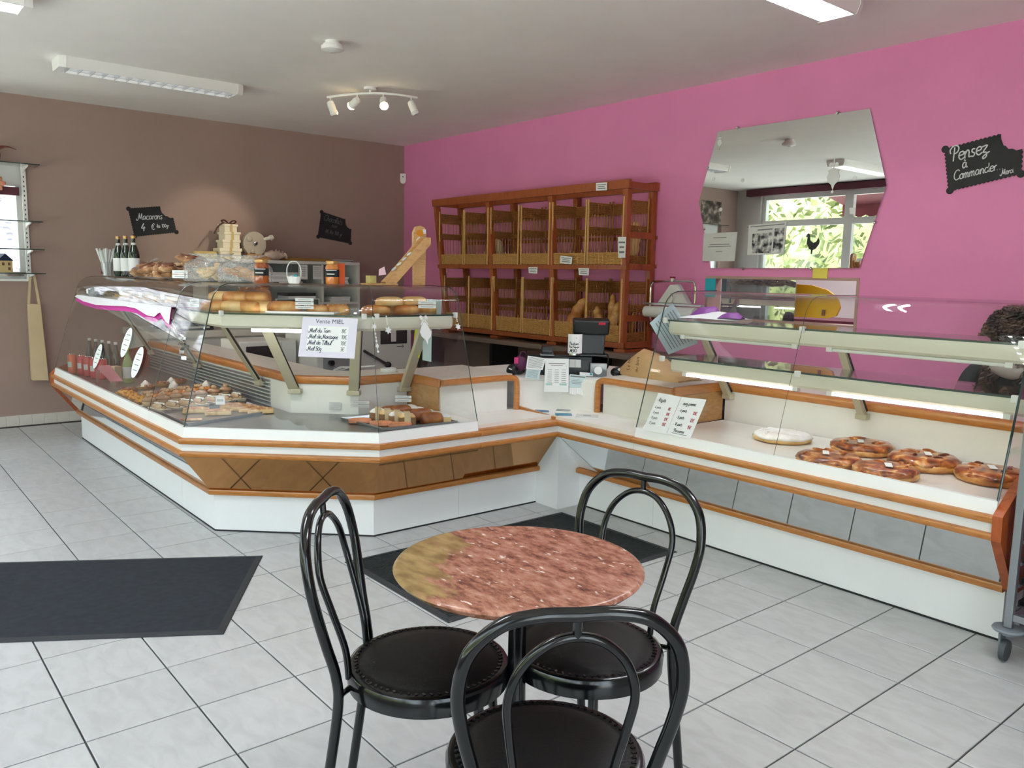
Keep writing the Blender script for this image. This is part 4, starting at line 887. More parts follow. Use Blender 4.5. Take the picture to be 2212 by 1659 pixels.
names = ['the end by the brown wall', 'second from the brown wall', 'third from the brown wall', 'fourth from the brown wall', 'second from the till side', 'the till end']
P0 = None
for row, (zb, lipz) in enumerate(((1.509, 0.10), (0.889, 0.14))):
    pr = basket_proto(0.395, 0.285, 0.515 if row == 0 else 0.49, lipz, 'x')
    first = True
    for i in range(6):
        u = (0.09, 0.255, 0.415, 0.585, 0.745, 0.912)[i]; x_ = rkx(u, zb+0.25)
        where = ('upper' if row == 0 else 'lower') + ' row'
        lab = 'tall wicker bread basket, %s of the rack, %s' % (where, names[i]) if i not in (0, 5) else 'tall wicker bread basket, %s of the rack, at %s' % (where, names[i])
        loc = (x_, -0.205 - 0.006*(i % 2), zb); rz = (0.03, -0.05, 0.02, -0.04, 0.03, -0.02)[i]
        if first: pr.location = loc; pr.rotation_euler = (0, 0, rz); pr['label'] = lab; first = False
        else: dup(pr, loc, rz, lab)
# breads in the baskets
def baguette(lab, base, top, r, seed, mt='baguette_crust', name='baguette', cat='bread', group=None):
    base, top = Vector(base), Vector(top); rnd = random.Random(seed); n = 14; pts, rs = [], []
    for i in range(n+1):
        s = i/n; q = base.lerp(top, s); q += Vector((0.006*sin(3*s+seed), 0.006*cos(2*s+seed), 0)); pts.append(q - base)
        e = min(1, (0.06+s*3.5), (0.06+(1-s)*3.5)); rs.append(r*max(0.12, math.sqrt(e))*(1+0.10*sin(s*26+seed)))
    o = MB().tube(pts, rs, 10).obj(name, mt, smooth='full', loc=tuple(base)); return tag(o, lab, cat, group)
x_ = rkx(0.912, 1.1)
baguette('floured baguette leaning in the lower till-end basket, tilted to the middle', (3.50, -0.24, 0.915), (3.405, -0.22, 1.19), 0.040, 1)
baguette('tallest golden baguette standing in the middle of the lower till-end basket', (3.575, -0.18, 0.915), (3.545, -0.15, 1.27), 0.040, 2)
baguette('golden baguette standing upright by the post in the lower till-end basket', (3.65, -0.26, 0.915), (3.675, -0.22, 1.215), 0.042, 3)
bq = MB(); base = Vector((rkx(0.745, 1.1)+0.09, -0.33, 0.91))
baguette('wide dark country loaf leaning between the two lower baskets beside the till', (3.12, -0.27, 0.915), (3.30, -0.24, 1.23), 0.062, 4, 'golden_crust', 'country_loaf')
baguette('floured round loaf end in the upper till-end basket', (rkx(0.912, 1.7)+0.11, -0.17, 1.53), (rkx(0.912, 1.7)+0.15, -0.17, 1.86), 0.06, 5, 'pale_crust', 'country_loaf')
for i in range(2): baguette('short roll half hidden behind the post in the lower till-end basket' if i else 'small roll in the side of the upper till-end basket', (x_+0.07*i, -0.08, (0.92, 1.54)[1-i]), (x_+0.03+0.08*i, -0.09, (1.12, 1.72)[1-i]), 0.035, 8+i, 'golden_crust', 'bread_roll')
# folded bags in upper baskets
mat('bag_beige', (214, 196, 160), 0.7); mat('bag_burgundy', (120, 30, 44), 0.7)
tag(MB().blob((0, 0, 0.10), (0.13, 0.06, 0.11), 14, 8, 0.10, seed=2).obj('paper_bag_roll', 'bag_beige', loc=(rkx(0.255, 1.7), -0.12, 1.55), smooth='full'), 'crumpled cream paper bags in the second upper basket', 'bag')
tag(MB().blob((0, 0, 0.03), (0.12, 0.06, 0.035), 14, 8, 0.15, seed=4).obj('cloth', 'bag_burgundy', loc=(rkx(0.255, 1.55), -0.24, 1.525), smooth='full'), 'burgundy cloth lying in the second upper basket', 'cloth')
# paper tags on the rack
tl = [(0.1, 0.9, 0.22, 0.08), (0.2, 0.8, 0.45, 0.08), (0.15, 0.85, 0.68, 0.10)]
yt = -0.372
def ytag(lab, q): sheet('price_tag', lab, 'tag', q, 'paper', lines=tl, group='paper price tags on the bread rack')
ytag('white price tag on the top beam of the bread rack', [(3.513, yt, 2.166), (3.637, yt, 2.161), (3.640, yt, 2.099), (3.516, yt, 2.104)])
ytag('tall white price list on the till-end post of the bread rack', [(3.784, yt-0.01, 1.727), (3.873, yt-0.01, 1.725), (3.872, yt-0.01, 1.564), (3.797, yt-0.01, 1.564)])
ytag('white price tag on the upper basket second from the till side', [(3.123, yt-0.01, 1.587), (3.272, yt-0.01, 1.574), (3.263, yt-0.01, 1.512), (3.119, yt-0.01, 1.522)])
ytag('white price tag hanging from the middle shelf, under the fourth basket', [(2.693, yt, 1.487), (2.819, yt, 1.488), (2.815, yt, 1.431), (2.701, yt, 1.434)])
ytag('white price tag hanging from the middle shelf, nearer the till end', [(3.337, yt, 1.482), (3.463, yt, 1.482), (3.461, yt, 1.422), (3.345, yt, 1.424)])
# ================================================================== CHALK BOARDS
def scallop(corner_pts, bite=None, r=0.012):
    """outline with small scallops along straight edges"""
    out = []; n = len(corner_pts)
    for i in range(n):
        a, b = Vector(corner_pts[i]), Vector(corner_pts[(i+1) % n]); L = (b-a).length; k = max(2, int(L/(2*r))); d = (b-a)/L; nn = Vector((d.y, -d.x))
        for j in range(k):
            for s in range(5):
                ss = (j+s/5)/k; bump = abs(sin(pi*(s/5)))*r*0.55
                q = a.lerp(b, ss) + nn*bump; out.append((q.x, q.y))
    return out
def chalk_sign(lab, fn, corners, bite, texts, knobs):
    t = thing('chalk_sign', lab, 'sign', tuple(fn(0, 0, 0)))
    out = scallop(corners[:3]); cut = []
    # corners: BL, BR, (bite start) ... built as BL,BR,R1,[bite arc],T1,TL  (counter-clockwise)
    BL, BR, R1, T1, TL = corners
    def edge(a, b, r=0.011):
        a, b = Vector(a), Vector(b); L = (b-a).length; k = max(2, int(L/(2*r))); d = (b-a)/L; nn = Vector((d.y, -d.x)); o = []
        for j in range(k):
            for s in range(5):
                q = a.lerp(b, (j+s/5)/k) + nn*abs(sin(pi*s/5))*r*0.6; o.append((q.x, q.y))
        return o
    pts = edge(BL, BR) + edge(BR, R1)
    a, b = Vector(R1), Vector(T1); mid = (a+b)/2 + bite
    for s in range(9):
        u = s/8; q = a*(1-u)**2 + mid*2*u*(1-u) + b*u*u + Vector((0.004*sin(u*25), 0.004*cos(u*25))); pts.append((q.x, q.y))
    pts += edge(T1, TL) + edge(TL, BL)
    MB().prism(pts, fn, 0.002, 0.007).obj('board', 'chalkboard', t, world=True)
    kb = MB()
    for (u, v) in knobs: MB().prism([(u+0.021*cos(2*pi*k/14), v+0.021*sin(2*pi*k/14)) for k in range(14)], fn, 0.002, 0.0074).obj('corner_knob', 'chalkboard', t, world=True)
    for (body, u, v, size, ang, sh, m) in texts:
        ca, sa = cos(ang), sin(ang)
        text_mb(body, size, lambda a, b, d: fn(u+a*ca-b*sa, v+a*sa+b*ca, d), 0.0082, sh, 'CENTER', bold=-0.0015).obj('chalk_lettering', m, t, world=True)
    return t
# big board on the pink wall
fnp = plane_fn((6.06, 0, 1.955), (1,0,0), (0,0,1), (0,-1,0))
a_ = radians(10)
t = chalk_sign('black scalloped chalk sign reading Pensez à Commander Merci on the pink wall', fnp, [(0.055, 0.005), (0.435, 0.075), (0.428, 0.205), (0.312, 0.300), (0.012, 0.250)], Vector((-0.055, -0.045)),
    [], [(0.06, 0.005), (0.435, 0.072), (0.012, 0.25)])
def script(t, fn, words, w, m):
    for strokes_ in words:
        q = MB()
        for st in strokes_: strokes(q, [(p.x, p.y) for p in smoothpath([(a, b, 0) for a, b in st], 5)], w, fn, 0.0082)
        q.obj('chalk_lettering', m, t, world=True)
# single-stroke handwriting: glyph strokes on a unit x-height grid
G = {
 'P': ([[(0.45,0),(0.5,0.9),(0.55,1.7)], [(0.1,1.0),(0.0,1.45),(0.35,1.85),(0.85,1.8),(1.05,1.4),(0.85,1.0),(0.52,0.9)]], 1.05),
 'C': ([[(1.0,1.5),(0.75,1.8),(0.35,1.65),(0.08,1.1),(0.1,0.45),(0.45,0.0),(0.95,0.2)]], 1.0),
 'M': ([[(-0.25,0.3),(-0.3,0.0),(0.0,-0.1),(0.25,0.6),(0.4,1.7),(0.55,0.4),(0.8,0.6),(1.0,1.7),(1.05,0.3),(1.3,0.0)]], 1.3),
 'V': ([[(0,1.7),(0.4,0.0),(0.9,1.7)]], 0.9), 'T': ([[(0,1.7),(1.0,1.7)], [(0.5,1.7),(0.5,0)]], 0.9),
 'R': ([[(0.1,0),(0.1,1.7)],[(0.1,1.7),(0.7,1.6),(0.7,1.0),(0.1,0.9),(0.8,0)]],0.9), 'E': ([[(0.8,1.7),(0.1,1.7),(0.1,0),(0.8,0)],[(0.1,0.9),(0.6,0.9)]],0.9),
 'I': ([[(0.2,0),(0.2,1.7)]],0.4), 'L': ([[(0.1,1.7),(0.1,0),(0.8,0)]],0.85),
 'a': ([[(0.65,0.8),(0.3,0.95),(0.05,0.55),(0.2,0.05),(0.5,0.2),(0.65,0.8),(0.65,0.15),(0.9,0.1)]], 0.85),
 'b': ([[(0.1,1.7),(0.1,0.0),(0.5,0.0),(0.65,0.5),(0.45,0.9),(0.12,0.6)]],0.8),
 'c': ([[(0.65,0.8),(0.35,0.95),(0.05,0.5),(0.3,0.0),(0.7,0.15)]], 0.7),
 'd': ([[(0.65,0.8),(0.3,0.95),(0.05,0.5),(0.25,0.02),(0.6,0.3),(0.72,1.0),(0.72,1.7)], [(0.72,1.0),(0.7,0.2),(0.95,0.1)]], 0.9),
 'e': ([[(0.08,0.5),(0.6,0.6),(0.5,0.95),(0.15,0.85),(0.06,0.35),(0.35,0.0),(0.75,0.2)]], 0.7),
 'g': ([[(0.6,0.8),(0.3,0.95),(0.05,0.55),(0.3,0.1),(0.6,0.4),(0.65,0.9),(0.6,-0.5),(0.3,-0.8),(0.1,-0.5)]],0.75),
 'h': ([[(0.1,1.7),(0.1,0)],[(0.1,0.6),(0.4,0.95),(0.6,0.7),(0.6,0)]],0.75),
 'i': ([[(0.15,0.9),(0.15,0.15),(0.4,0.1)], [(0.15,1.25),(0.17,1.32)]], 0.4),
 'l': ([[(0.0,0.3),(0.35,1.3),(0.25,1.7),(0.12,1.3),(0.15,0.2),(0.4,0.05)]], 0.4),
 'm': ([[(0.05,0.9),(0.1,0.0)],[(0.1,0.5),(0.3,0.95),(0.45,0.7),(0.45,0.0)],[(0.45,0.5),(0.68,0.95),(0.82,0.7),(0.82,0.1),(1.0,0.1)]], 1.05),
 'n': ([[(0.05,0.9),(0.1,0.0)],[(0.1,0.5),(0.35,0.95),(0.55,0.7),(0.55,0.1),(0.75,0.1)]], 0.75),
 'o': ([[(0.4,0.95),(0.08,0.6),(0.2,0.05),(0.55,0.1),(0.65,0.6),(0.4,0.95),(0.75,0.85)]], 0.75),
 'p': ([[(0.1,0.9),(0.1,-0.7)],[(0.1,0.6),(0.4,0.95),(0.65,0.6),(0.4,0.0),(0.1,0.2)]],0.75),
 'q': ([[(0.6,0.8),(0.3,0.95),(0.05,0.5),(0.3,0.0),(0.6,0.3)],[(0.6,0.9),(0.6,-0.7)]],0.75),
 'r': ([[(0.05,0.9),(0.12,0.0)],[(0.12,0.5),(0.3,0.9),(0.5,0.85)]], 0.5),
 's': ([[(0.5,0.85),(0.2,0.9),(0.15,0.6),(0.45,0.35),(0.35,0.02),(0.0,0.1)]], 0.6),
 't': ([[(0.2,1.5),(0.2,0.1),(0.5,0.05)],[(0.0,0.95),(0.45,0.95)]],0.5),
 'u': ([[(0.08,0.9),(0.08,0.2),(0.35,0.0),(0.6,0.3),(0.6,0.9),(0.62,0.1),(0.8,0.1)]],0.8),
 'z': ([[(0.0,0.85),(0.6,0.9),(0.15,0.2),(0.5,0.1),(0.55,-0.4),(0.2,-0.6),(0.2,-0.3),(0.9,0.1)]], 0.75),
 'x': ([[(0,0.9),(0.6,0)],[(0.6,0.9),(0,0)]],0.7),
 'à': ([[(0.65,0.8),(0.3,0.95),(0.05,0.55),(0.2,0.05),(0.5,0.2),(0.65,0.8),(0.65,0.15),(0.9,0.1)], [(0.25,1.45),(0.5,1.15)]], 0.85),
 'ï': ([[(0.15,0.9),(0.15,0.1)]],0.4),
 '.': ([[(0.1,0.0),(0.12,0.08)]], 0.45), '•': ([[(0.1,0.35),(0.2,0.45)]], 0.5), '-': ([[(0.0,0.5),(0.4,0.5)]],0.5), "'": ([[(0.15,1.7),(0.1,1.4)]],0.3),
 '€': ([[(0.9,1.4),(0.5,1.6),(0.15,1.0),(0.2,0.3),(0.6,0.0),(0.95,0.2)],[(0.0,1.0),(0.7,1.0)],[(0.0,0.65),(0.65,0.65)]], 1.0),
 '0': ([[(0.4,1.6),(0.08,0.9),(0.3,0.0),(0.65,0.5),(0.65,1.2),(0.4,1.6)]],0.8), '1': ([[(0.05,1.2),(0.35,1.6),(0.35,0)]],0.55), '2': ([[(0.05,1.3),(0.4,1.6),(0.65,1.2),(0.05,0.0),(0.7,0.0)]],0.8),
 '3': ([[(0.1,1.5),(0.5,1.6),(0.5,1.0),(0.25,0.9),(0.6,0.6),(0.5,0.05),(0.05,0.1)]],0.75), '4': ([[(0.5,1.7),(0.05,0.6),(0.85,0.7)],[(0.6,1.0),(0.55,-0.1)]],0.9), '5': ([[(0.65,1.6),(0.15,1.6),(0.12,0.9),(0.55,0.9),(0.55,0.1),(0.05,0.05)]],0.75),
 '6': ([[(0.6,1.6),(0.15,0.9),(0.1,0.2),(0.5,0.05),(0.6,0.6),(0.15,0.6)]],0.75), '8': ([[(0.4,0.85),(0.1,1.25),(0.4,1.6),(0.65,1.25),(0.4,0.85),(0.1,0.4),(0.4,0.0),(0.7,0.4),(0.4,0.85)]],0.8), '9': ([[(0.6,1.2),(0.3,0.9),(0.15,1.3),(0.4,1.6),(0.6,1.2),(0.5,0.0)]],0.75), ' ': ([], 0.55),
}
def handwrite(t, fn, body, u, v, xh, ang, w, m, slant=0.15, name='chalk_lettering', d=0.0082, world=True):
    ca, sa = cos(ang), sin(ang); q = MB(); cx = 0.0
    for chh in body:
        g, adv = G.get(chh, G[' '])
        for st in g:
            P = [(cx+a+b*slant, b) for a, b in st]; S = smoothpath([(a, b, 0) for a, b in P], 4) if len(P) > 2 else [Vector((a, b, 0)) for a, b in P]
            strokes(q, [(u+xh*(p.x*ca-p.y*sa), v+xh*(p.x*sa+p.y*ca)) for p in S], w, fn, d)
        cx += adv
    return q.obj(name, m, t, world=world)
handwrite(t, fnp, 'Pensez', 0.045, 0.170, 0.047, a_, 0.0075, 'chalk')
handwrite(t, fnp, 'à', 0.120, 0.128, 0.034, a_, 0.007, 'chalk')
handwrite(t, fnp, 'Commander...', 0.078, 0.062, 0.031, a_, 0.0055, 'chalk')
handwrite(t, fnp, 'Merci', 0.335, 0.072, 0.018, a_, 0.0042, 'chalk')
fnm = plane_fn((0, -3.02, 1.70), (0,1,0), (0,0,1), (1,0,0))
t = chalk_sign('small black chalk sign with macaron price high on the brown wall', fnm, [(0.045, 0.012), (0.425, 0.070), (0.400, 0.200), (0.285, 0.300), (0.0, 0.262)], Vector((-0.06, -0.04)), [], [(0.045, 0.012), (0.428, 0.068), (0.0, 0.262)])
handwrite(t, fnm, 'Macarons', 0.075, 0.165, 0.036, radians(5), 0.0055, 'chalk')
handwrite(t, fnm, '4', 0.105, 0.065, 0.040, radians(5), 0.010, 'chalk'); handwrite(t, fnm, '€', 0.195, 0.080, 0.034, radians(5), 0.006, 'chalk'); handwrite(t, fnm, 'les 100gr', 0.245, 0.100, 0.020, radians(5), 0.004, 'chalk')
fnc = plane_fn((0, -1.095, 1.735), (0,1,0), (0,0,1), (1,0,0))
t = chalk_sign('small black chalk sign with faint chocolate price near the pink wall', fnc, [(0.0, 0.055), (0.390, 0.0), (0.400, 0.155), (0.330, 0.255), (0.045, 0.322)], Vector((-0.04, -0.04)), [], [(0.0, 0.055), (0.388, 0.002), (0.045, 0.322)])
handwrite(t, fnc, 'Chocolats', 0.065, 0.235, 0.036, radians(-10), 0.004, 'chalk_faint'); handwrite(t, fnc, 'noir', 0.16, 0.165, 0.027, radians(-9), 0.003, 'chalk_faint'); handwrite(t, fnc, '8€ les 100 gr', 0.080, 0.105, 0.024, radians(-10), 0.0035, 'chalk_faint')
# ================================================================== TILL AREA
NV = Vector((0.772, -0.635, 0)); RV = Vector((0.635, 0.772, 0))
def rotz_of(n): return math.atan2(n.y, n.x) + pi/2
ZR = math.atan2(0.772, 0.635)   # local x -> image right, local -y -> towards the customer
till = thing('cash_drawer', 'black cash drawer box on the till counter', 'till', (4.43, -1.57, 0.769), ZR)
MB().box((-0.21, 0.0, 0), (0.21, 0.28, 0.125)).obj('drawer_body', 'dark_plastic', till, bevel=0.006)
MB().box((-0.20, -0.008, 0.01), (0.20, -0.001, 0.10)).obj('drawer_front', 'black_plastic', till)
MB().box((0.10, -0.0105, 0.055), (0.125, -0.0085, 0.085)).obj('lock_plate', 'chrome', till)
MB().box((-0.21, 0.0, 0.1255), (0.21, 0.28, 0.131)).obj('drawer_lid', 'black_plastic', till, bevel=0.002)
scr = thing('till_screen', 'black till monitor seen from behind on its stand', 'monitor', (4.555, -1.42, 0.901), ZR)
sb = MB().hexa([(-0.115, -0.02, 0.135), (0.115, -0.02, 0.135), (0.115, 0.06, 0.13), (-0.115, 0.06, 0.13), (-0.12, -0.04, 0.23), (0.12, -0.04, 0.23), (0.12, 0.05, 0.245), (-0.12, 0.05, 0.245)]).obj('housing', 'black_plastic', scr, bevel=0.012)
MB().box((0.045, -0.039, 0.205), (0.088, -0.034, 0.219)).obj('logo', 'logo_red', scr) if False else None
mat('logo_red', (196, 24, 60), 0.4)
lg = MB().hexa([(0.045, -0.0375, 0.203), (0.088, -0.0375, 0.203), (0.088, -0.034, 0.203), (0.045, -0.034, 0.203), (0.045, -0.0405, 0.219), (0.088, -0.0405, 0.219), (0.088, -0.036, 0.219), (0.045, -0.036, 0.219)]).obj('brand_plate', 'logo_red', scr)
MB().hexa([(-0.085, -0.03, 0.012), (0.085, -0.03, 0.012), (0.085, 0.05, 0.012), (-0.085, 0.05, 0.012), (-0.095, -0.01, 0.14), (0.095, -0.01, 0.14), (0.095, 0.04, 0.14), (-0.095, 0.04, 0.14)]).obj('stand', 'dark_plastic', scr, bevel=0.006)
MB().box((-0.10, -0.06, 0), (0.10, 0.10, 0.012)).obj('stand_foot', 'black_plastic', scr, bevel=0.003)
MB().tube(smoothpath([(0.09, 0.0, 0.02), (0.115, 0.0, 0.0), (0.118, 0.0, -0.06), (0.10, 0.02, -0.11)], 5), 0.006, 6).obj('cable', 'black_plastic', scr, smooth=True)
tj = thing('tip_jar', 'glass tip jar with a white hand-lettered Merci label beside the till screen', 'jar', (4.505, -1.515, 0.901), ZR)
MB().lathe([(0.001, 0.0), (0.048, 0.0), (0.052, 0.008), (0.052, 0.115), (0.044, 0.128), (0.044, 0.14), (0.042, 0.14), (0.041, 0.128), (0.049, 0.114), (0.049, 0.006), (0.001, 0.004)], 24).obj('glass', 'clear_plastic', tj, smooth=True)
def wrap(r, a0, a1, z0, z1, n=10, dr=0.0):
    q = MB(); vs = []
    for i in range(n+1):
        a = a0+(a1-a0)*i/n; vs += [(r*cos(a), r*sin(a), z0), (r*cos(a), r*sin(a), z1)]
    q.add(vs, [(2*i, 2*i+2, 2*i+3, 2*i+1) for i in range(n)]); return q
wrap(0.0528, radians(-150), radians(-30), 0.018, 0.142).obj('label_paper', 'paper', tj)
fl = lambda u, v, d: (0.0528*sin(u/0.0528)*(1+d/0.0528), -0.0528*cos(u/0.0528)*(1+d/0.0528), v)
MB().prism([(-0.030, 0.088), (0.028, 0.090), (0.006, 0.122)], fl, 0.0002, 0.0008).obj('label_triangle', 'ink_black', tj)
for bd, u, v, h_, w_ in (('Pourboire', -0.040, 0.073, 0.0098, 0.0024), ("Pour l'equipe", -0.043, 0.054, 0.0080, 0.0022), ('MERCI', -0.036, 0.027, 0.0105, 0.0032)):
    handwrite(tj, fl, bd, u, v, h_, 0, w_, 'ink_black', 0.05, 'lettering', 0.0006, world=False)
MB().lathe([(0.001, 0.006), (0.047, 0.006), (0.046, 0.016), (0.02, 0.02), (0.001, 0.018)], 16).obj('coins', 'chrome', tj, smooth=True)
ct = thing('receipt_printer', 'small black receipt printer standing on the cash drawer', 'printer', (4.395, -1.655, 0.901), ZR)
MB().hexa([(-0.038, -0.03, 0.006), (0.038, -0.03, 0.006), (0.038, 0.05, 0.006), (-0.038, 0.05, 0.006), (-0.036, -0.005, 0.056), (0.036, -0.005, 0.056), (0.036, 0.05, 0.06), (-0.036, 0.05, 0.06)]).obj('body', 'black_plastic', ct, bevel=0.006)
MB().box((-0.045, -0.045, 0), (0.045, 0.055, 0.006)).obj('base', 'grey_plastic', ct, bevel=0.002)
MB().box((-0.030, -0.0305, 0.020), (0.030, -0.026, 0.034)).obj('paper_slot', 'dark_plastic', ct)
mat('fuchsia', (206, 44, 120), 0.5); mat('plum', (84, 30, 70), 0.6)
po = thing('pouch', 'purple and pink pouch beside the till', 'pouch', (4.29, -1.79, 0.769), ZR)
MB().blob((0, 0.01, 0.075), (0.045, 0.03, 0.05), 14, 8, 0.12, seed=5).obj('bag_body', 'plum', po, smooth='full'); MB().cbox((-0.028, -0.012, 0.095), (0.028, 0.02, 0.04)).obj('pink_pocket', 'fuchsia', po, bevel=0.004)
MB().tube(smoothpath([(-0.01, 0.01, 0.115), (0.005, 0.0, 0.15), (0.03, 0.0, 0.145), (0.035, 0.01, 0.11)], 5), 0.004, 6).obj('strap', 'plum', po)
MB().blob((-0.005, 0.03, 0.03), (0.04, 0.03, 0.03), 12, 6, 0.05, seed=6).obj('bag_base', 'dark_plastic', po, smooth='full')
bp_ = thing('case_pouch', 'black rounded case beside the till, next to the pouch', 'case', (4.262, -1.835, 0.769), ZR)
MB().blob((0, 0, 0.034), (0.040, 0.035, 0.035), 14, 8, 0.06, seed=7).obj('shell', 'black_plastic', bp_, smooth='full'); MB().cbox((-0.012, -0.033, 0.042), (0.022, 0.004, 0.006), Matrix.Rotation(0.3, 3, 'Y')).obj('emblem', 'paper_grey', bp_)
def pg(*a): return [Vector(q) + NV*0.0 for q in a]
ptop = [(0.15, 0.85, 0.14, 0.02), (0.25, 0.75, 0.20, 0.012)] + [(c, c+0.18, v, 0.012) for c in (0.12, 0.41, 0.70) for v in (0.33, 0.40, 0.46, 0.52, 0.58, 0.64, 0.70)]
NP = [Vector((4.504, -1.767, 0.896)), Vector((4.598, -1.652, 0.895)), Vector((4.600, -1.649, 0.683)), Vector((4.501, -1.769, 0.683))]
mat('pale_green', (176, 206, 198), 0.7)
sheet('poster_sheet', 'white opening poster with three columns of print hanging in front of the till', 'poster', NP, 'paper', lines=ptop, extra=[(0.06, 0.74, 0.33, 0.80, 'pale_green'), (0.62, 0.74, 0.92, 0.80, 'pale_green')])
o4 = NV*0.012
sheet('handwritten_note', 'white handwritten note hanging left of the poster in front of the till', 'note', [Vector((4.433, -1.852, 0.911))+o4, Vector((4.505, -1.764, 0.896))+o4, Vector((4.494, -1.779, 0.822))+o4, Vector((4.427, -1.860, 0.829))+o4], 'paper',
      lines=[(0.06, 0.92-0.05*(k % 2), 0.08+0.085*k, 0.03) for k in range(10)], mt='ink_grey')
sheet('handwritten_note', 'narrow white slip hanging under the handwritten note by the till', 'note', [Vector((4.430, -1.856, 0.8285))+o4, Vector((4.486, -1.788, 0.8215))+o4, Vector((4.480, -1.796, 0.762))+o4, Vector((4.424, -1.864, 0.773))+o4], 'paper_blue', lines=[(0.1, 0.85, 0.1+0.12*k, 0.03) for k in range(7)])
sheet('flyer', 'white flyer with tear-off strips hanging right of the poster', 'flyer', [Vector((4.603, -1.646, 0.798)), Vector((4.669, -1.566, 0.789)), Vector((4.668, -1.566, 0.713)), Vector((4.603, -1.646, 0.714))], 'paper_blue', lines=[(0.05, 0.95, 0.08, 0.10), (0.2, 0.6, 0.32, 0.03), (0.15, 0.75, 0.45, 0.03), (0.1, 0.85, 0.56, 0.03), (0.15, 0.7, 0.68, 0.03)])
sf = thing('tear_strips', 'row of paper tear-off strips under the small flyer', 'paper', (4.636, -1.606, 0.67))
for k in range(7):
    a = Vector((4.603, -1.646, 0.7125)).lerp(Vector((4.669, -1.565, 0.7118)), (k+0.06)/7); b = Vector((4.603, -1.646, 0.7125)).lerp(Vector((4.669, -1.565, 0.7118)), (k+0.94)/7); dz = -0.038-0.004*(k % 3); e = NV*(0.003+0.004*(k % 2))
    MB().hexa([a+Vector((0,0,dz))+e, b+Vector((0,0,dz))+e, b, a, a+Vector((0,0,dz))+e+NV*0.0008, b+Vector((0,0,dz))+e+NV*0.0008, b+NV*0.0008, a+NV*0.0008]).obj('strip', 'paper', sf, world=True)
sheet('card', 'pale printed card standing on the cash drawer front', 'card', [Vector((4.500, -1.556, 0.880))+NV*0.02, Vector((4.547, -1.499, 0.879))+NV*0.02, Vector((4.548, -1.498, 0.828))+NV*0.02, Vector((4.500, -1.556, 0.829))+NV*0.02], 'paper_grey', lines=[(0.48, 0.52, 0.05, 0.9)])
sheet('card', 'white and turquoise slip lying against the cash drawer', 'card', [Vector((4.545, -1.505, 0.800))+NV*0.022, Vector((4.600, -1.438, 0.794))+NV*0.022, Vector((4.600, -1.438, 0.772))+NV*0.022, Vector((4.545, -1.505, 0.778))+NV*0.022], 'paper', extra=[(0.75, 0.1, 0.95, 0.6, 'note_blue')])
tp = thing('contactless_terminal', 'grey see-through box with a white disc beside the till', 'terminal', (4.640, -1.425, 0.769), ZR)
MB().box((-0.052, -0.012, 0), (0.052, 0.02, 0.085)).obj('acrylic_block', 'clear_plastic', tp); MB().box((-0.054, 0.021, 0), (0.054, 0.030, 0.087)).obj('back_plate', 'grey_plastic', tp)
MB().lathe([(0.001, 0), (0.026, 0), (0.026, 0.006), (0.001, 0.007)], 24).obj('white_disc', 'paper', tp, loc=(-0.005, -0.0125, 0.045), rot=(radians(90), 0, 0))
mo = thing('barcode_scanner', 'black mouse-shaped scanner on the till counter beside the kraft bag', 'scanner', (4.70, -1.30, 0.769), ZR)
MB().blob((0, 0, 0.03), (0.055, 0.04, 0.035), 16, 8, 0.0, seed=1).obj('body', 'black_plastic', mo, smooth='full'); MB().blob((0.005, -0.03, 0.05), (0.018, 0.012, 0.012), 10, 6).obj('white_cap', 'paper', mo, smooth='full')
# kraft bag on the raised block
mat('kraft', (186, 150, 106), 0.8, var=0.06, bump=0.4, bscale=25)
kb = thing('kraft_bag', 'creased brown kraft paper bag lying on the raised till block', 'bag', (4.98, -1.25, 0.795), 0.0)
prof = [(-0.22, 0.075, 0.10), (-0.20, 0.10, 0.11), (-0.10, 0.17, 0.12), (0.0, 0.14, 0.12), (0.10, 0.075, 0.12), (0.20, 0.04, 0.12), (0.26, 0.012, 0.11)]
rings = []
for (xx, hh, dd) in prof:
    rings.append([(xx, -dd, 0.0), (xx-0.01, -dd*0.95, hh*0.5), (xx+0.01, -dd*0.6, hh*0.92), (xx-0.008, -dd*0.1, hh), (xx, dd*0.5, hh*0.9), (xx+0.01, dd*0.9, hh*0.45), (xx, dd, 0.0)])
MB().rings(rings).obj('bag', 'kraft', kb, smooth=True)
mat('kraft_ink', (96, 66, 40), 0.8)
fk = plane_fn((-0.125, -0.1185, 0.035), (0.1, 0.02, 1), (-1, 0, 0.1), (0, -1, 0.25))
for bd, off in (('Le bon', 0.0), ('au bon', -0.07)):
    text_mb(bd, 0.036, lambda a, b, d: fk(a, b+off, d), 0.004, 0, 'LEFT').obj('lettering', 'kraft_ink', kb)
# leaflets on the niche deck
mat('leaflet_blue', (70, 110, 150), 0.5, var=0.5, scale=30); mat('leaflet_teal', (60, 130, 160), 0.5, var=0.6, scale=25); mat('leaflet_grey', (150, 160, 162), 0.5, var=0.3, scale=20)
def leaflet(lab, x, y, z, w, h, a, m): tag(MB().hexa([(-w/2, -h/2, 0), (w/2, -h/2, 0.001), (w/2, h/2, 0), (-w/2, h/2, 0.002), (-w/2, -h/2, 0.003), (w/2, -h/2, 0.004), (w/2, h/2, 0.003), (-w/2, h/2, 0.006)]).obj('leaflet', m, loc=(x, y, z), rot=(0, 0, a)), lab, 'leaflet')
leaflet('blue leaflet lying in the till niche near the wooden post', 4.555, -1.83, 0.5695, 0.085, 0.06, 0.9, 'leaflet_blue')
leaflet('blue and white leaflet lying at the front of the till niche', 4.72, -1.80, 0.5695, 0.10, 0.065, 0.9, 'leaflet_teal')
leaflet('grey leaflet at the back of the till niche', 4.60, -1.69, 0.5695, 0.085, 0.045, 0.6, 'leaflet_grey')
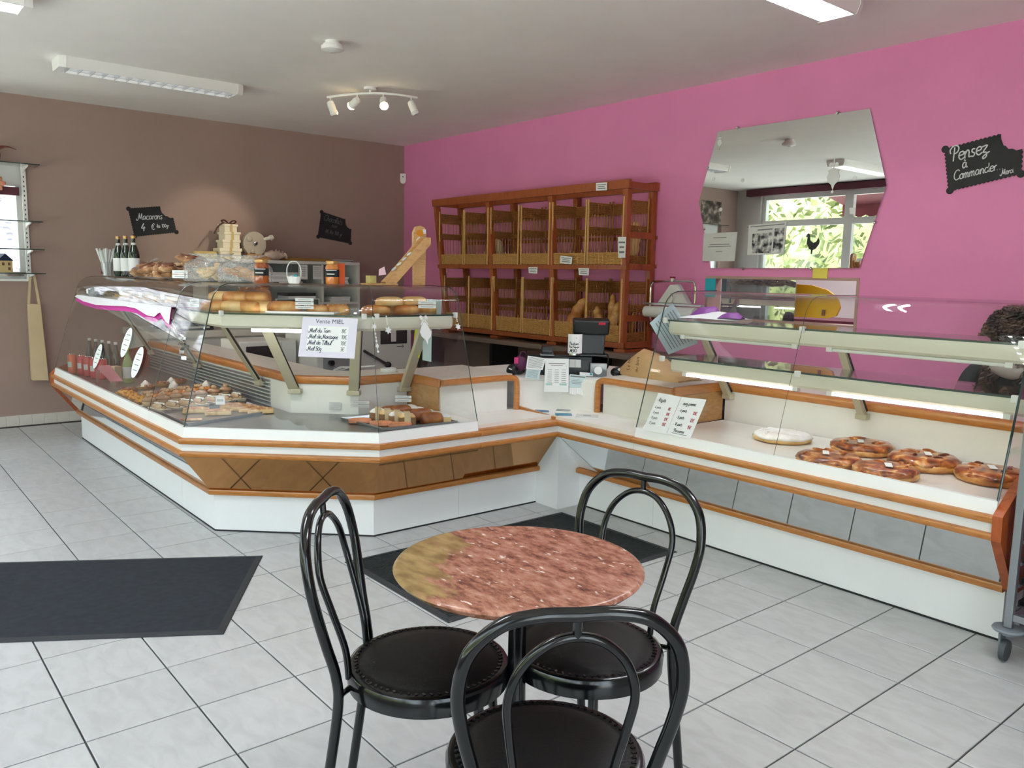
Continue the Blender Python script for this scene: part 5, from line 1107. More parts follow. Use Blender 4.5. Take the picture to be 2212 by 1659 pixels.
bk = thing('booklet', 'white booklet lying on the till niche, stacked on papers', 'booklet', (4.86, -1.74, 0.5695), 0.75)
MB().box((-0.07, -0.055, 0), (0.075, 0.055, 0.006)).obj('pages', 'paper', bk); MB().box((-0.065, -0.05, 0.0065), (0.07, 0.055, 0.009)).obj('cover', 'paper_grey', bk)
MB().box((-0.02, -0.015, 0.0091), (0.025, 0.018, 0.0096)).obj('cover_print', 'leaflet_grey', bk)
# ================================================================== PIES IN THE PIE CASE
ramp_mat('pie_glaze', [(0.34, (74, 32, 14)), (0.46, (142, 72, 28)), (0.57, (190, 112, 50)), (0.70, (238, 196, 132))], 0.28, scale=20, detail=7, dist=0.6, bump=0.4, coat=0.4)
ramp_mat('icing_sugar', [(0.3, (222, 212, 200)), (0.5, (242, 240, 238)), (0.7, (250, 249, 248))], 0.8, scale=12, detail=4, bump=0.25)
DZ = 0.5672
def pie(lab, x, y, r, h, m, seed, tagm=True, sug=False):
    t = thing('round_pie', lab, 'pie', (x, y, DZ), seed*1.3, group='round pies in the display case'); rnd = random.Random(seed)
    wv = [1+rnd.uniform(-0.03, 0.03) for _ in range(40)]
    wob = lambda k, j: wv[k]*(1+0.012*sin(k*1.7)*(j > 1))
    MB().lathe([(0.001, 0.003), (r*0.93, 0.003), (r, h*0.30), (r*0.985, h*0.5), (r*0.93, h*0.62), (r*0.86, h*0.70)], 40, wob=wob).obj('crust', 'golden_crust' if not sug else 'pale_crust', t, smooth='full')
    MB().lathe([(r*0.99, h*0.48), (r*0.965, h*0.72), (r*0.88, h*0.92), (r*0.66, h*1.0), (r*0.38, h*0.95), (r*0.15, h*1.02), (0.001, h*1.0)], 40, wob=lambda k, j: 1+0.035*sin(k*0.9+j*1.9+seed)*(j < 5)).obj('top', m, t, smooth='full')
    for k in range(7):
        a = rnd.uniform(0, 6.28); rr = r*rnd.uniform(0.25, 0.7); L = r*rnd.uniform(0.25, 0.5); a2 = a+rnd.uniform(0.6, 1.4)
        p0 = Vector((rr*cos(a), rr*sin(a), h*0.955)); p1 = p0+Vector((L*cos(a2), L*sin(a2), 0)); 
        if p1.to_2d().length > r*0.85: p1 = p1*(r*0.8/p1.to_2d().length); p1.z = h*0.93
        MB().tube(smoothpath([p0, (p0+p1)/2+Vector((0.01*rnd.uniform(-1,1), 0.01, 0.004)), p1], 4), [0.006]*8+[0.003], 6).obj('pastry_strip', m if not sug else 'icing_sugar', t, smooth='full')
    if tagm:
        tg = MB().cbox((0.012, 0.01, h+0.004), (0.075, 0.028, 0.003), Matrix.Rotation(2.1-seed*1.3, 3, 'Z')).obj('price_label', 'paper', t)
    return t
pie('white icing-sugar pie at the till end of the deck', 5.945, -1.355, 0.152, 0.044, 'icing_sugar', 1, False, True)
pie('dark brown glazed pie by the front glass, next to the sugared pie', 6.395, -1.684, 0.146, 0.050, 'pie_glaze', 2)
pie('glazed pie in the back row, beside the sugared pie', 6.350, -1.290, 0.152, 0.055, 'pie_glaze', 3)
pie('small glazed pie at the front glass, half hidden by the deck edge', 6.665, -1.692, 0.138, 0.050, 'pie_glaze', 4)
pie('large glazed pie with a crinkled top in the middle of the deck', 6.685, -1.365, 0.155, 0.060, 'pie_glaze', 5)
pie('glazed pie at the trolley end of the deck', 6.985, -1.385, 0.150, 0.054, 'pie_glaze', 6)
# price sheets on the pie case glass
tn = Vector((0, -0.96, 0.28)).normalized()
def yg(z): return -1.70-(0.172-(z-0.602)*0.2936)-0.002
def gpt(x, z, off=0.0): return Vector((x, yg(z)-0.002-off, z))
ps = sheet('price_sheet', 'white price sheet for round cakes taped on the pie case glass', 'sign', [gpt(5.476, 0.800), gpt(5.630, 0.797), gpt(5.588, 0.600), gpt(5.432, 0.595)], 'paper')
pq = sheet('price_sheet', 'second white price sheet for choux cakes taped beside the first', 'sign', [gpt(5.633, 0.797), gpt(5.790, 0.803), gpt(5.747, 0.602), gpt(5.592, 0.600)], 'paper')
def pagefn(c):
    TL, TR, BR, BL = c; n = (TR-TL).cross(BL-TL).normalized()*-1; W_, H_ = (TR-TL).length, (BL-TL).length
    return lambda u, v, d: TL.lerp(TR, u/W_).lerp(BL.lerp(BR, u/W_), 1-v/H_) + n*d
f1 = pagefn([gpt(5.476, 0.800), gpt(5.630, 0.797), gpt(5.588, 0.600), gpt(5.432, 0.595)])
f2 = pagefn([gpt(5.633, 0.797), gpt(5.790, 0.803), gpt(5.747, 0.602), gpt(5.592, 0.600)])
handwrite(ps, f1, '• Rozitti', 0.012, 0.172, 0.0115, 0, 0.0022, 'ink_black', 0.1, 'lettering', 0.003)
for k, (a, b) in enumerate((('- 6 parts', '8€'), ('- 8 parts', '10€'), ('- 10 parts', '12€'), ('- 12 parts', '15€'))):
    handwrite(ps, f1, a, 0.010, 0.132-0.030*k, 0.0085, 0, 0.0018, 'ink_grey', 0.1, 'lettering', 0.003); handwrite(ps, f1, b, 0.105, 0.132-0.030*k, 0.0100, 0, 0.0026, 'ink_red', 0.1, 'lettering', 0.003)
handwrite(pq, f2, '• Bourg pomme', 0.012, 0.168, 0.0105, 0, 0.0020, 'ink_black', 0.1, 'lettering', 0.003)
for k, (a, b) in enumerate((('- 6 parts', '10€'), ('- 8 parts', '12€'), ('- 10 parts', '15€'))):
    handwrite(pq, f2, a, 0.018, 0.130-0.038*k, 0.0095, 0, 0.0020, 'ink_black', 0.1, 'lettering', 0.003); handwrite(pq, f2, b, 0.112, 0.122-0.038*k, 0.0105, 0, 0.0028, 'ink_red', 0.1, 'lettering', 0.003)
handwrite(pq, f2, 'Parisienne', 0.035, 0.018, 0.0105, 0, 0.0020, 'ink_black', 0.1, 'lettering', 0.003)
strokes(MB(), [(0.03, 0.012), (0.13, 0.010)], 0.002, f2, 0.003).obj('underline', 'ink_black', pq, world=True)
# hanging blue sheet on the side glass of the pie case
sheet('hanging_sheet', 'pale blue printed sheet hanging askew on the end glass of the pie case', 'notice', [Vector((5.352, -1.586, 1.272)), Vector((5.352, -1.340, 1.040)), Vector((5.352, -1.600, 0.985)), Vector((5.352, -1.770, 1.165))][::1], 'paper_blue', lines=[(0.1, 0.9, 0.12+0.1*k, 0.025) for k in range(8)], mt='ink_grey')
hk = thing('wire_hook', 'small chrome hook holding the hanging sheet on the end glass', 'hook', (5.345, -1.585, 1.27))
MB().tube(smoothpath([(5.345, -1.585, 1.27), (5.340, -1.57, 1.30), (5.340, -1.585, 1.325), (5.345, -1.60, 1.30)], 5), 0.003, 6).obj('wire', 'chrome', hk, world=True, smooth=True)
# folded purple and white bags on the pie case shelf
mat('purple', (134, 62, 150), 0.5); mat('bag_white', (232, 230, 234), 0.5)
pb = thing('paper_bags', 'folded white and purple paper bags on the upper shelf of the pie case', 'bag', (5.52, -1.42, 1.1855), 0.2)
def crumple(w, d, h, seed, c=(0, 0, 0)):
    rnd = random.Random(seed); n, m_ = 10, 6
    return MB().grid(lambda u, v: (c[0]+(u-0.5)*w, c[1]+(v-0.5)*d, c[2]+0.002+h*(0.25+0.75*sin(pi*u))*(sin(pi*min(1, v+0.02))**0.7)*(0.75+0.25*sin(7*u+seed)*cos(9*v+seed))), n, m_)
crumple(0.36, 0.20, 0.055, 3).obj('white_bag', 'bag_white', pb, smooth=True); crumple(0.17, 0.14, 0.085, 5, (-0.06, 0.03, 0.01)).obj('purple_bag', 'purple', pb, smooth=True); crumple(0.13, 0.09, 0.05, 8, (0.12, -0.05, 0.01)).obj('purple_fold', 'purple', pb, smooth=True)
# ================================================================== CORNER CASE CONTENT
def loaf(name, lab, x, y, z, L, W_, H, ang, m, seed, cat='bread', group=None, slash=0, tilt=0.0):
    t = thing(name, lab, cat, (x, y, z), group=group, rot=(tilt, 0, ang)); n = 12; rings = []
    for i in range(n+1):
        s = i/n; e = math.sqrt(max(0.02, 1-(2*s-1)**4)); k = 1+0.05*sin(9*s+seed)
        rings.append([((s-0.5)*L, W_/2*e*k*cos(a), max(0.0, H*0.42+H*0.58*e*sin(a)) if sin(a) > -0.3 else 0.0) for a in [2*pi*j/12 for j in range(12)]])
    MB().rings(rings).obj('loaf', m, t, smooth='full')
    for j in range(slash):
        s = (j+1)/(slash+1)-0.5; MB().bar((s*L-0.012, -W_*0.28, H*0.93), (s*L+0.012, W_*0.28, H*0.93), 0.006, 0.008).obj('slash', 'pale_crust', t)
    return t
SZ = 1.1857; mat('ink_pale', (186, 190, 194), 0.8)
rp_ = [(3.72, -3.56, 0, 0.9, 'golden_crust'), (3.80, -3.48, 0, 0.7, 'pale_crust'), (3.86, -3.42, 0, 0.8, 'golden_crust'), (3.78, -3.38, 0, 0.6, 'golden_crust'), (3.90, -3.34, 0, 0.9, 'pale_crust'), (3.68, -3.50, 0.050, 0.7, 'pale_crust'), (3.77, -3.45, 0.052, 0.9, 'golden_crust'), (3.84, -3.36, 0.052, 0.8, 'golden_crust')]
ords = ['at the flank end of the bottom layer', 'second in the bottom layer', 'in the middle of the bottom layer', 'at the back of the bottom layer', 'at the right end of the bottom layer', 'on top at the flank end', 'on top in the middle', 'on top at the right end']
for i, (x, y, dz, a, m) in enumerate(rp_): loaf('brioche_roll', 'golden brioche roll on the corner shelf, %s' % ords[i], x, y, SZ+dz, 0.16, 0.085, 0.055, a, m, i, 'bread', 'brioche rolls piled on the shelf', 0)
loaf('country_bread', 'dark scored country loaf standing behind the brioche rolls on the corner shelf', 3.60, -3.28, SZ, 0.22, 0.10, 0.13, 0.85, 'dark_crust', 9, 'bread', None, 4)
tr = thing('bakery_tray', 'thin white serving board on the corner case shelf under three breads', 'tray', (4.10, -3.20, SZ), 0.82)
MB().box((-0.19, -0.08, 0), (0.19, 0.08, 0.006)).obj('board', 'paper', tr, bevel=0.002)
loaf('brioche_loaf', 'single brown loaf with white sugar on the serving board', 4.03, -3.285, SZ+0.0065, 0.19, 0.09, 0.055, 0.82, 'golden_crust', 3)
loaf('apple_turnover', 'flat golden turnover on the serving board', 4.13, -3.13, SZ+0.0065, 0.13, 0.09, 0.034, 0.9, 'golden_crust', 4, 'pastry', None, 3)
loaf('apple_turnover', 'slashed golden turnover at the right end of the serving board', 4.17, -3.035, SZ+0.001, 0.14, 0.09, 0.045, 1.2, 'golden_crust', 5, 'pastry', None, 4)
bn = [(4.33, -2.88, 0, 1.4, 'golden_crust'), (4.36, -2.70, 0, 1.6, 'golden_crust'), (4.33, -2.55, 0, 1.5, 'golden_crust'), (4.34, -2.80, 0.045, 1.5, 'pale_crust'), (4.34, -2.64, 0.047, 1.6, 'pale_crust'), (4.28, -2.70, 0.0, 1.5, 'pale_crust')]
ords2 = ['at the chamfer end', 'in the middle of the front', 'at the till end', 'pale, on top at the chamfer end', 'pale, on top at the till end', 'pale, behind the others']
for i, (x, y, dz, a, m) in enumerate(bn): loaf('bread_bun', 'soft bun on the till-side shelf, %s' % ords2[i], x, y, SZ+dz, 0.17, 0.085, 0.048, a, m, i+20, 'bread', 'soft buns on the shelf')
def label_tag(lab, c, w, h, n, up=(0, 0, 1), rows=2, m='paper', ang=0.0, group='white price tags on stands'):
    n = Vector(n).normalized(); u = Vector(up).cross(n).normalized() * 1; t = thing('price_tag', lab, 'tag', tuple(c), group=group); c = Vector(c); v = Vector(up)
    for r in range(rows):
        zz = (rows-1-r)*(h+0.004)
        P = [c-u*w/2+v*(zz), c+u*w/2+v*(zz), c+u*w/2+v*(zz+h), c-u*w/2+v*(zz+h)]
        MB().hexa(P+[q+n*0.002 for q in P]).obj('strip', m, t, world=True)
        q = MB(); a, b = 0.15, 0.85
        P2 = [c+u*w*(a-0.5)+v*(zz+h*0.35)+n*0.0025, c+u*w*(b-0.5)+v*(zz+h*0.35)+n*0.0025, c+u*w*(b-0.5)+v*(zz+h*0.6)+n*0.0025, c+u*w*(a-0.5)+v*(zz+h*0.6)+n*0.0025]
        q.add(P2, [(0,1,2,3)]).obj('print', 'ink_pale', t, world=True)
    return t
label_tag('three-line white price tag on the shelf between the loaf and the turnovers', (4.14, -3.215, SZ+0.02), 0.10, 0.017, NV, rows=3)
label_tag('small white price tag at the flank end of the shelf beside the brioche rolls', (3.70, -3.66, SZ+0.015), 0.05, 0.02, NV, rows=2)
label_tag('white price tag standing in front of the soft buns', (4.44, -2.615, SZ+0.03), 0.10, 0.018, NV, rows=2)
# baking tray with savoury slices
ramp_mat('pizza_top', [(0.35, (146, 94, 62)), (0.5, (196, 146, 98)), (0.65, (232, 204, 158))], 0.5, scale=25, detail=4)
ramp_mat('sliced_crumb', [(0.35, (206, 158, 96)), (0.6, (234, 202, 150))], 0.7, scale=30)
def tray(lab, corners, z, m='deck_steel'):
    c = [Vector(q) for q in corners]; ctr = sum(c, Vector((0, 0)))/4; t = thing('baking_tray', lab, 'tray', (ctr.x, ctr.y, z))
    def R(s, zz): return [((q.x-ctr.x)*s, (q.y-ctr.y)*s, zz) for q in c]
    MB().rings([R(0.93, 0.0), R(0.94, 0.003), R(0.985, 0.016), R(1.0, 0.016), R(1.0, 0.013), R(0.975, 0.0)], caps=False).obj('rim', 'steel', t)
    q = MB(); b = R(0.94, 0.002); q.add(b, [(0, 1, 2, 3)]).add(R(0.94, 0.0005), [(3, 2, 1, 0)]); q.obj('pan', m, t)
    return t
tray('wide steel baking tray with pizza slices in the corner case', [(3.385, -3.77), (3.86, -3.77), (3.69, -3.22), (3.30, -3.22)], DZ)
def slice_(name, lab, x, y, z, L, W_, H, ang, top, body, cat='pastry', group=None):
    t = thing(name, lab, cat, (x, y, z), ang, group=group)
    MB().hexa([(-L/2, -W_/2, 0), (L/2, -W_/2, 0), (L/2, W_/2, 0), (-L/2, W_/2, 0), (-L/2*0.97, -W_/2*0.95, H*0.7), (L/2*0.97, -W_/2*0.95, H*0.7), (L/2*0.97, W_/2*0.95, H*0.7), (-L/2*0.97, W_/2*0.95, H*0.7)]).obj('base', body, t, bevel=0.006)
    MB().grid(lambda u, v: ((u-0.5)*L*0.96, (v-0.5)*W_*0.94, H*0.70+H*0.3*(sin(pi*u)*sin(pi*v))**0.4+0.002*sin(17*u+x*9)*cos(13*v)), 8, 5).obj('topping', top, t, smooth=True)
    return t
sl = [(3.46, -3.590, 0.45, 'half-hidden at the back left'), (3.60, -3.510, 0.40, 'lying alone in front'), (3.43, -3.36, 0.50, 'at the end by the tag'), (3.52, -3.33, 0.42, 'second in the stack'), (3.60, -3.31, 0.44, 'third in the stack'), (3.675, -3.285, 0.40, 'at the front of the stack')]
for i, (x, y, a, w) in enumerate(sl): slice_('pizza_slice', 'rectangular topped savoury slice on the wide tray, %s' % w, x, y, DZ+0.0025, 0.15, 0.070, 0.036, 1.05+a*0.3, 'pizza_top', 'sliced_crumb', 'pastry', 'savoury slices on the tray')
slice_('pizza_slice', 'flat red slice alone at the front corner of the wide tray', 3.70, -3.70, DZ+0.0025, 0.12, 0.05, 0.012, 1.2, 'pizza_top', 'pizza_top')
pt = label_tag('white and blue price card standing among the pastries on the tray', (3.44, -3.44, DZ+0.035), 0.055, 0.055, NV, rows=1)
# second tray with slices
tray('steel baking tray with cake slices at the till end of the corner case', [(4.13, -3.00), (4.55, -2.97), (4.60, -2.51), (4.18, -2.51)], DZ)
mat('caramel_orange', (206, 136, 98), 0.5, var=0.3, scale=20); mat('choco_cake', (128, 94, 60), 0.7, var=0.25, scale=40); mat('paper_band', (200, 182, 146), 0.7)
for i, (x, y) in enumerate(((4.28, -2.955), (4.42, -2.90), (4.50, -2.83))): slice_('glazed_slice', 'orange glazed slice at the chamfer corner of the tray, %s' % ('hindmost', 'middle one', 'nearest the glass')[i], x, y, DZ+0.0025, 0.13, 0.06, 0.028, 1.1, 'caramel_orange', 'caramel_orange', 'pastry', 'orange glazed slices')
for i in range(4):
    t = slice_('cake_slice', 'brown cake slice wrapped in a pale paper band, %s' % ('hindmost of the row', 'second of the row', 'third of the row', 'nearest the glass')[i], 4.27+0.075*i, -2.835+0.018*i, DZ+0.0025, 0.095, 0.072, 0.072, 1.1, 'icing_sugar' if i % 2 == 0 else 'sliced_crumb', 'choco_cake', 'cake', 'banded cake slices')
    MB().box((-0.017, -0.0375, 0.0), (0.017, 0.0375, 0.074)).obj('paper_band', 'paper_band', t)
for i in range(5): loaf('chocolate_twist', 'dark glazed twist in the row beside the cake slices, %s' % ('hindmost', 'second from the back', 'middle', 'second from the glass', 'nearest the glass')[i], 4.20+0.080*i, -2.705+0.018*i, DZ+0.0025+(0.012 if i % 2 else 0), 0.135, 0.075, 0.066, 1.2+0.2*(i % 2), 'dark_crust', i+40, 'pastry', 'dark glazed twists')
for i in range(5): slice_('sugared_slice', 'white sugared slice in the row by the till end, %s' % ('hindmost', 'second from the back', 'middle', 'second from the glass', 'nearest the glass')[i], 4.20+0.078*i, -2.575+0.006*i, DZ+0.0025, 0.095, 0.085, 0.060-0.003*i, 1.0, 'icing_sugar', 'sliced_crumb', 'cake', 'white sugared slices')
label_tag('white price strips standing behind the sugared slices', (4.10, -2.56, DZ+0.065), 0.10, 0.017, NV, rows=2)
label_tag('clear price strips standing behind the orange glazed slices', (4.07, -2.84, DZ+0.05), 0.11, 0.018, NV, rows=2, m='paper_grey')
label_tag('pale price strips standing empty on the corner case deck', (3.93, -2.93, DZ+0.03), 0.07, 0.018, NV, rows=2, m='paper_grey')
# honey price sheet on the chamfer glass
cd = (PATH[2]-PATH[1]).normalized(); cn = Vector((cd.y, -cd.x, 0)); cdv = Vector((cd.x, cd.y, 0))
def cg(s, z, off=0.004):
    """point on the outer face of the chamfer pane: s metres from its flank end"""
    d = 0.172-(z-0.602)*0.2936+off; q = Vector((PATH[1].x, PATH[1].y, 0))+cdv*s+cn*d; return Vector((q.x, q.y, z))
HS = [cg(0.507, 1.174), cg(0.797, 1.172), cg(0.792, 0.968), cg(0.497, 0.972)]
hs = sheet('price_sheet', 'white honey price sheet headed Vente MIEL on the corner case glass', 'sign', HS, 'paper_lilac') if False else None
mat('paper_lilac', (222, 218, 234), 0.55)
hs = sheet('price_sheet', 'white honey price sheet headed Vente MIEL on the corner case glass', 'sign', HS, 'paper_lilac', extra=[(0.12, 0.22, 0.85, 0.86, 'paper')],
      titles=[('Vente MIEL', 0.5, 0.15, 0.032, 'CENTER', 0, 'ink')])
fh = pagefn(HS)
for k, (a, b) in enumerate((('• Miel du Tarn', '8€'), ('• Miel de Montagne', '10€'), ('• Miel de Tilleul', '10€'), ('• Miel 50g', '3€'))):
    handwrite(hs, fh, a, 0.030, 0.130-0.032*k, 0.0128, 0, 0.0026, 'ink', 0.1, 'lettering', 0.003); handwrite(hs, fh, b, 0.212, 0.131-0.032*k, 0.0128, 0, 0.0024, 'ink_red' if k == 9 else 'ink_grey', 0.1, 'lettering', 0.003)
# hanging paper ornaments on the front glass of the corner case
def fg(y, z, off=0.005):
    d = 0.172-(z-0.602)*0.2936+off; return Vector((4.575+d, y, z))
def ornament(lab, y, z0, z1, kind):
    t = thing('paper_ornament', lab, 'ornament', tuple(fg(y, z1))); fn = lambda u, v, d: fg(y+u, z1+v, 0.005+d)
    circ = lambda cx, cy, r, n=12: [(cx+r*cos(2*pi*k/n), cy+r*sin(2*pi*k/n)) for k in range(n)]
    star = lambda cx, cy, r, n=12: [(cx+(r if k % 2 == 0 else r*0.55)*cos(2*pi*k/n+0.26), cy+(r if k % 2 == 0 else r*0.55)*sin(2*pi*k/n+0.26)) for k in range(n)]
    h = z1-z0
    if kind == 'string':
        MB().prism([(-0.001, -h), (0.001, -h), (0.001, 0), (-0.001, 0)], fn, 0, 0.001).obj('thread', 'decal_white', t, world=True)
        for k, (f_, r_) in enumerate(((0.05, 0.006), (0.28, 0.016), (0.48, 0.005), (0.58, 0.005), (0.68, 0.006), (0.82, 0.014), (0.97, 0.006))): MB().prism(star(0, -h*f_, r_) if r_ > 0.01 else circ(0, -h*f_, r_), fn, 0.0005, 0.002).obj('bead', 'decal_white', t, world=True)
    elif kind == 'star':
        for k in range(5): MB().prism(circ(0, -h*0.1*(k+0.5), 0.004), fn, 0.0005, 0.002).obj('bead', 'decal_white', t, world=True)
        MB().prism(star(0, -h*0.78, h*0.22), fn, 0.0005, 0.002).obj('snowflake', 'decal_white', t, world=True)
    else:
        for a in ((-0.016, -0.012), (0.016, -0.012)): MB().prism(circ(a[0], a[1], 0.011), fn, 0.0005, 0.002).obj('bow_loop', 'decal_white', t, world=True)
        for s in (-1, 1): MB().prism([(s*0.004, -0.02), (s*0.028, -0.05), (s*0.018, -0.052), (0, -0.026)][::s], fn, 0.0005, 0.002).obj('bow_tail', 'decal_white', t, world=True)
        MB().prism([(a*0.42, -0.088+b*0.42) for a, b in [(0, -0.16), (0.02, -0.10), (0.07, -0.06), (0.09, 0.0), (0.055, 0.06), (0.015, 0.12), (-0.015, 0.12), (-0.055, 0.06), (-0.09, 0.0), (-0.07, -0.06), (-0.02, -0.10)]], fn, 0.0005, 0.002).obj('bauble', 'decal_white', t, world=True)
ornament('string of white paper snowflakes on the corner case glass beside the honey sheet', -3.045, 1.00, 1.185, 'string')
ornament('single white paper snowflake hanging beside the corner seam of the glass', -2.965, 1.09, 1.188, 'star')
ornament('white paper bauble with a bow hanging on the corner case glass', -2.735, 1.035, 1.185, 'bauble')
ornament('short string of white paper flakes at the till end of the corner case glass', -2.515, 1.10, 1.190, 'star')
# papers clipped inside the till end of the corner case
sheet('hanging_sheet', 'pale blue sheet with clipped corner hanging inside the till end glass', 'notice', [Vector((4.16, -2.50, 1.262)), Vector((4.42, -2.50, 1.262)), Vector((4.405, -2.50, 1.09)), Vector((4.16, -2.50, 1.09))], 'paper_blue')
sheet('hanging_sheet', 'lime green slip hanging under the clipped sheet', 'note', [Vector((4.145, -2.505, 1.088)), Vector((4.215, -2.505, 1.088)), Vector((4.195, -2.505, 0.905)), Vector((4.125, -2.505, 0.915))], 'note_lime')
sheet('hanging_sheet', 'pale blue long slip hanging beside the lime green one', 'note', [Vector((4.235, -2.505, 1.088)), Vector((4.325, -2.505, 1.088)), Vector((4.322, -2.505, 0.895)), Vector((4.228, -2.505, 0.897))], 'paper_blue')
# ================================================================== FLANK CASE CONTENT
def bottle(lab, x, y, z, H, r, body, labm, cap, group, neck=None):
    t = thing('bottle', lab, 'bottle', (x, y, z), group=group)
    MB().lathe([(0.001, 0), (r*0.9, 0.001), (r, H*0.03), (r, H*0.52), (r*0.85, H*0.62), (r*0.45, H*0.78), (r*0.36, H*0.85), (r*0.36, H*0.95), (0.001, H*0.95)], 16).obj('glass', body, t, smooth=True)
    MB().lathe([(r*1.012, H*0.14), (r*1.012, H*0.46)], 16).obj('label', labm, t, smooth=True) if labm else None
    MB().lathe([(r*0.40, H*0.93), (r*0.42, H), (0.001, H)], 12).obj('cap', cap, t, smooth=True)
    if neck: MB().lathe([(r*0.50, H*0.745), (r*0.40, H*0.83)], 12).obj('neck_label', neck, t, smooth=True)
    return t
mat('green_glass', (28, 44, 26), 0.08, spec=0.6, coat=0.5); mat('dark_green_glass', (30, 40, 34), 0.08, coat=0.4); mat('gold_foil', (190, 150, 96), 0.35, metal=0.6); mat('cola_red', (196, 34, 44), 0.3, coat=0.4); mat('juice_orange', (222, 100, 52), 0.3, coat=0.4); mat('lemon_green', (150, 170, 110), 0.25)
def can(lab, x, y, m):
    t = thing('drink_can', lab, 'can', (x, y, DZ), group='drink cans in the flank case')
    r, H = 0.032, 0.158
    MB().lathe([(0.001, 0), (r*0.8, 0), (r, 0.008), (r, H-0.014), (r*0.86, H-0.004)], 18).obj('body', m, t, smooth=True)
    MB().lathe([(r*0.87, H-0.004), (r*0.87, H), (r*0.8, H-0.004), (0.001, H-0.004)], 18).obj('lid', 'chrome', t, smooth=True)
    wrap(r*1.01, radians(-120), radians(-20), H*0.35, H*0.62).obj('logo_patch', 'paper_grey' if m == 'cola_red' else 'pale_green', t)
cx_ = [(1.10, -3.775, 'juice_orange', 'orange drink can at the brown wall end of the row'), (1.24, -3.735, 'cola_red', 'red drink can next to the orange one'), (1.36, -3.715, 'cola_red', 'red drink can, third in the row'), (1.48, -3.695, 'cola_red', 'red drink can, fourth in the row'), (1.58, -3.665, 'cola_red', 'red drink can at the pastry end of the row')]
for x, y, m, l in cx_: can(l, x, y, m)
for i in range(5): bottle('dark glass drink bottle behind the cans, %s' % ('nearest the brown wall', 'second from the brown wall', 'third from the brown wall', 'fourth from the brown wall', 'nearest the pastries')[i], 1.04+0.12*i, -3.63+0.02*i, DZ, 0.275, 0.031, 'dark_green_glass', None, 'paper_grey', 'dark bottles in the flank case')
bottle('pale green lemonade bottle beside the cans', 1.88, -3.56, DZ, 0.26, 0.036, 'lemon_green', 'paper_grey', 'note_lime', 'dark bottles in the flank case')
tag(MB().box((-0.03, -0.03, 0), (0.03, 0.03, 0.11)).obj('juice_carton', 'paper_band', loc=(1.70, -3.60, DZ), rot=(0, 0, 0.4), bevel=0.004), 'small cream carton beside the red cans', 'carton')
# acrylic riser
mat('pink_acrylic', (222, 150, 156), 0.2, alpha=0.75)
ar = thing('acrylic_stand', 'pinkish clear acrylic stand sloping in the flank case in front of the cans', 'stand', (1.95, -3.72, DZ))
MB().hexa([(-0.12, -0.05, 0.13), (0.22, -0.03, 0.05), (0.22, 0.05, 0.05), (-0.12, 0.05, 0.13), (-0.12, -0.05, 0.134), (0.22, -0.03, 0.054), (0.22, 0.05, 0.054), (-0.12, 0.05, 0.134)]).obj('plate', 'pink_acrylic', ar)
for s in (-0.08, -0.02): MB().bar((s-0.02, -0.05, 0.0), (s+0.02, -0.05, 0.115), 0.012, 0.004).obj('leg', 'pink_acrylic', ar)
for s in (0.15,): MB().bar((s, 0.03, 0.0), (s, 0.03, 0.065), 0.012, 0.004).obj('leg', 'pink_acrylic', ar)
# pastries
ramp_mat('choux', [(0.3, (166, 130, 94)), (0.55, (210, 180, 142)), (0.75, (234, 216, 188))], 0.5, scale=14, detail=5, bump=0.2)
mat('cream', (240, 236, 226), 0.5); mat('choco_glaze', (72, 46, 36), 0.25, coat=0.4); mat('coffee_glaze', (176, 140, 104), 0.25, coat=0.4); mat('fruit_yellow', (222, 158, 40), 0.25, var=0.35, scale=40, coat=0.5); mat('case_paper', (232, 226, 210), 0.7); mat('tart_amber', (206, 138, 62), 0.3, var=0.3, scale=22, coat=0.3)
def place_line(a, b, n): a, b = Vector(a), Vector(b); return [a.lerp(b, i/(n-1)) for i in range(n)]
def religieuse(gl):
    t = thing('religieuse', 'x', 'pastry', group='round cream puffs')
    MB().lathe([(0.001, 0), (0.034, 0), (0.042, 0.012), (0.046, 0.016), (0.040, 0.016), (0.001, 0.012)], 18, wob=lambda k, j: 1+0.03*(k % 2)).obj('paper_case', 'case_paper', t)
    MB().blob((0, 0, 0.036), (0.042, 0.042, 0.028), 14, 8, 0.04, seed=2).obj('puff', 'choux', t, smooth='full')
    MB().lathe([(0.043, 0.040), (0.040, 0.054), (0.026, 0.065), (0.001, 0.068)], 14).obj('glaze', gl, t, smooth='full')
    MB().blob((0, 0, 0.075), (0.018, 0.018, 0.015), 10, 6).obj('small_puff', 'choux', t, smooth='full')
    return t
def eclair(gl):
    t = thing('eclair', 'x', 'pastry', group='eclairs in white paper cases')
    rings = []
    for i in range(9):
        s = i/8; e = math.sqrt(max(0.05, 1-(2*s-1)**4)); rings.append([((s-0.5)*0.13, 0.024*e*cos(2*pi*j/10), 0.026+0.02*e*sin(2*pi*j/10)) for j in range(10)])
    MB().rings(rings).obj('choux', 'choux', t, smooth='full')
    MB().grid(lambda u, v: ((u-0.5)*0.115, (v-0.5)*0.034, 0.047-0.012*(2*v-1)**2*1.0-0.006*(2*u-1)**4), 8, 4).obj('glaze', gl, t, smooth='full')
    MB().tube(smoothpath([(-0.05+0.1*s/6, 0.012*sin(s*pi/2), 0.0485-0.004*((s-3)/3)**2) for s in range(7)], 3), 0.006, 6).obj('icing_stripe', 'cream', t, smooth='full')
    MB().hexa([(-0.068, -0.026, 0), (0.068, -0.026, 0), (0.068, 0.026, 0), (-0.068, 0.026, 0), (-0.075, -0.034, 0.018), (0.075, -0.034, 0.018), (0.075, 0.034, 0.018), (-0.075, 0.034, 0.018)]).obj('paper_case', 'case_paper', t)
    return t
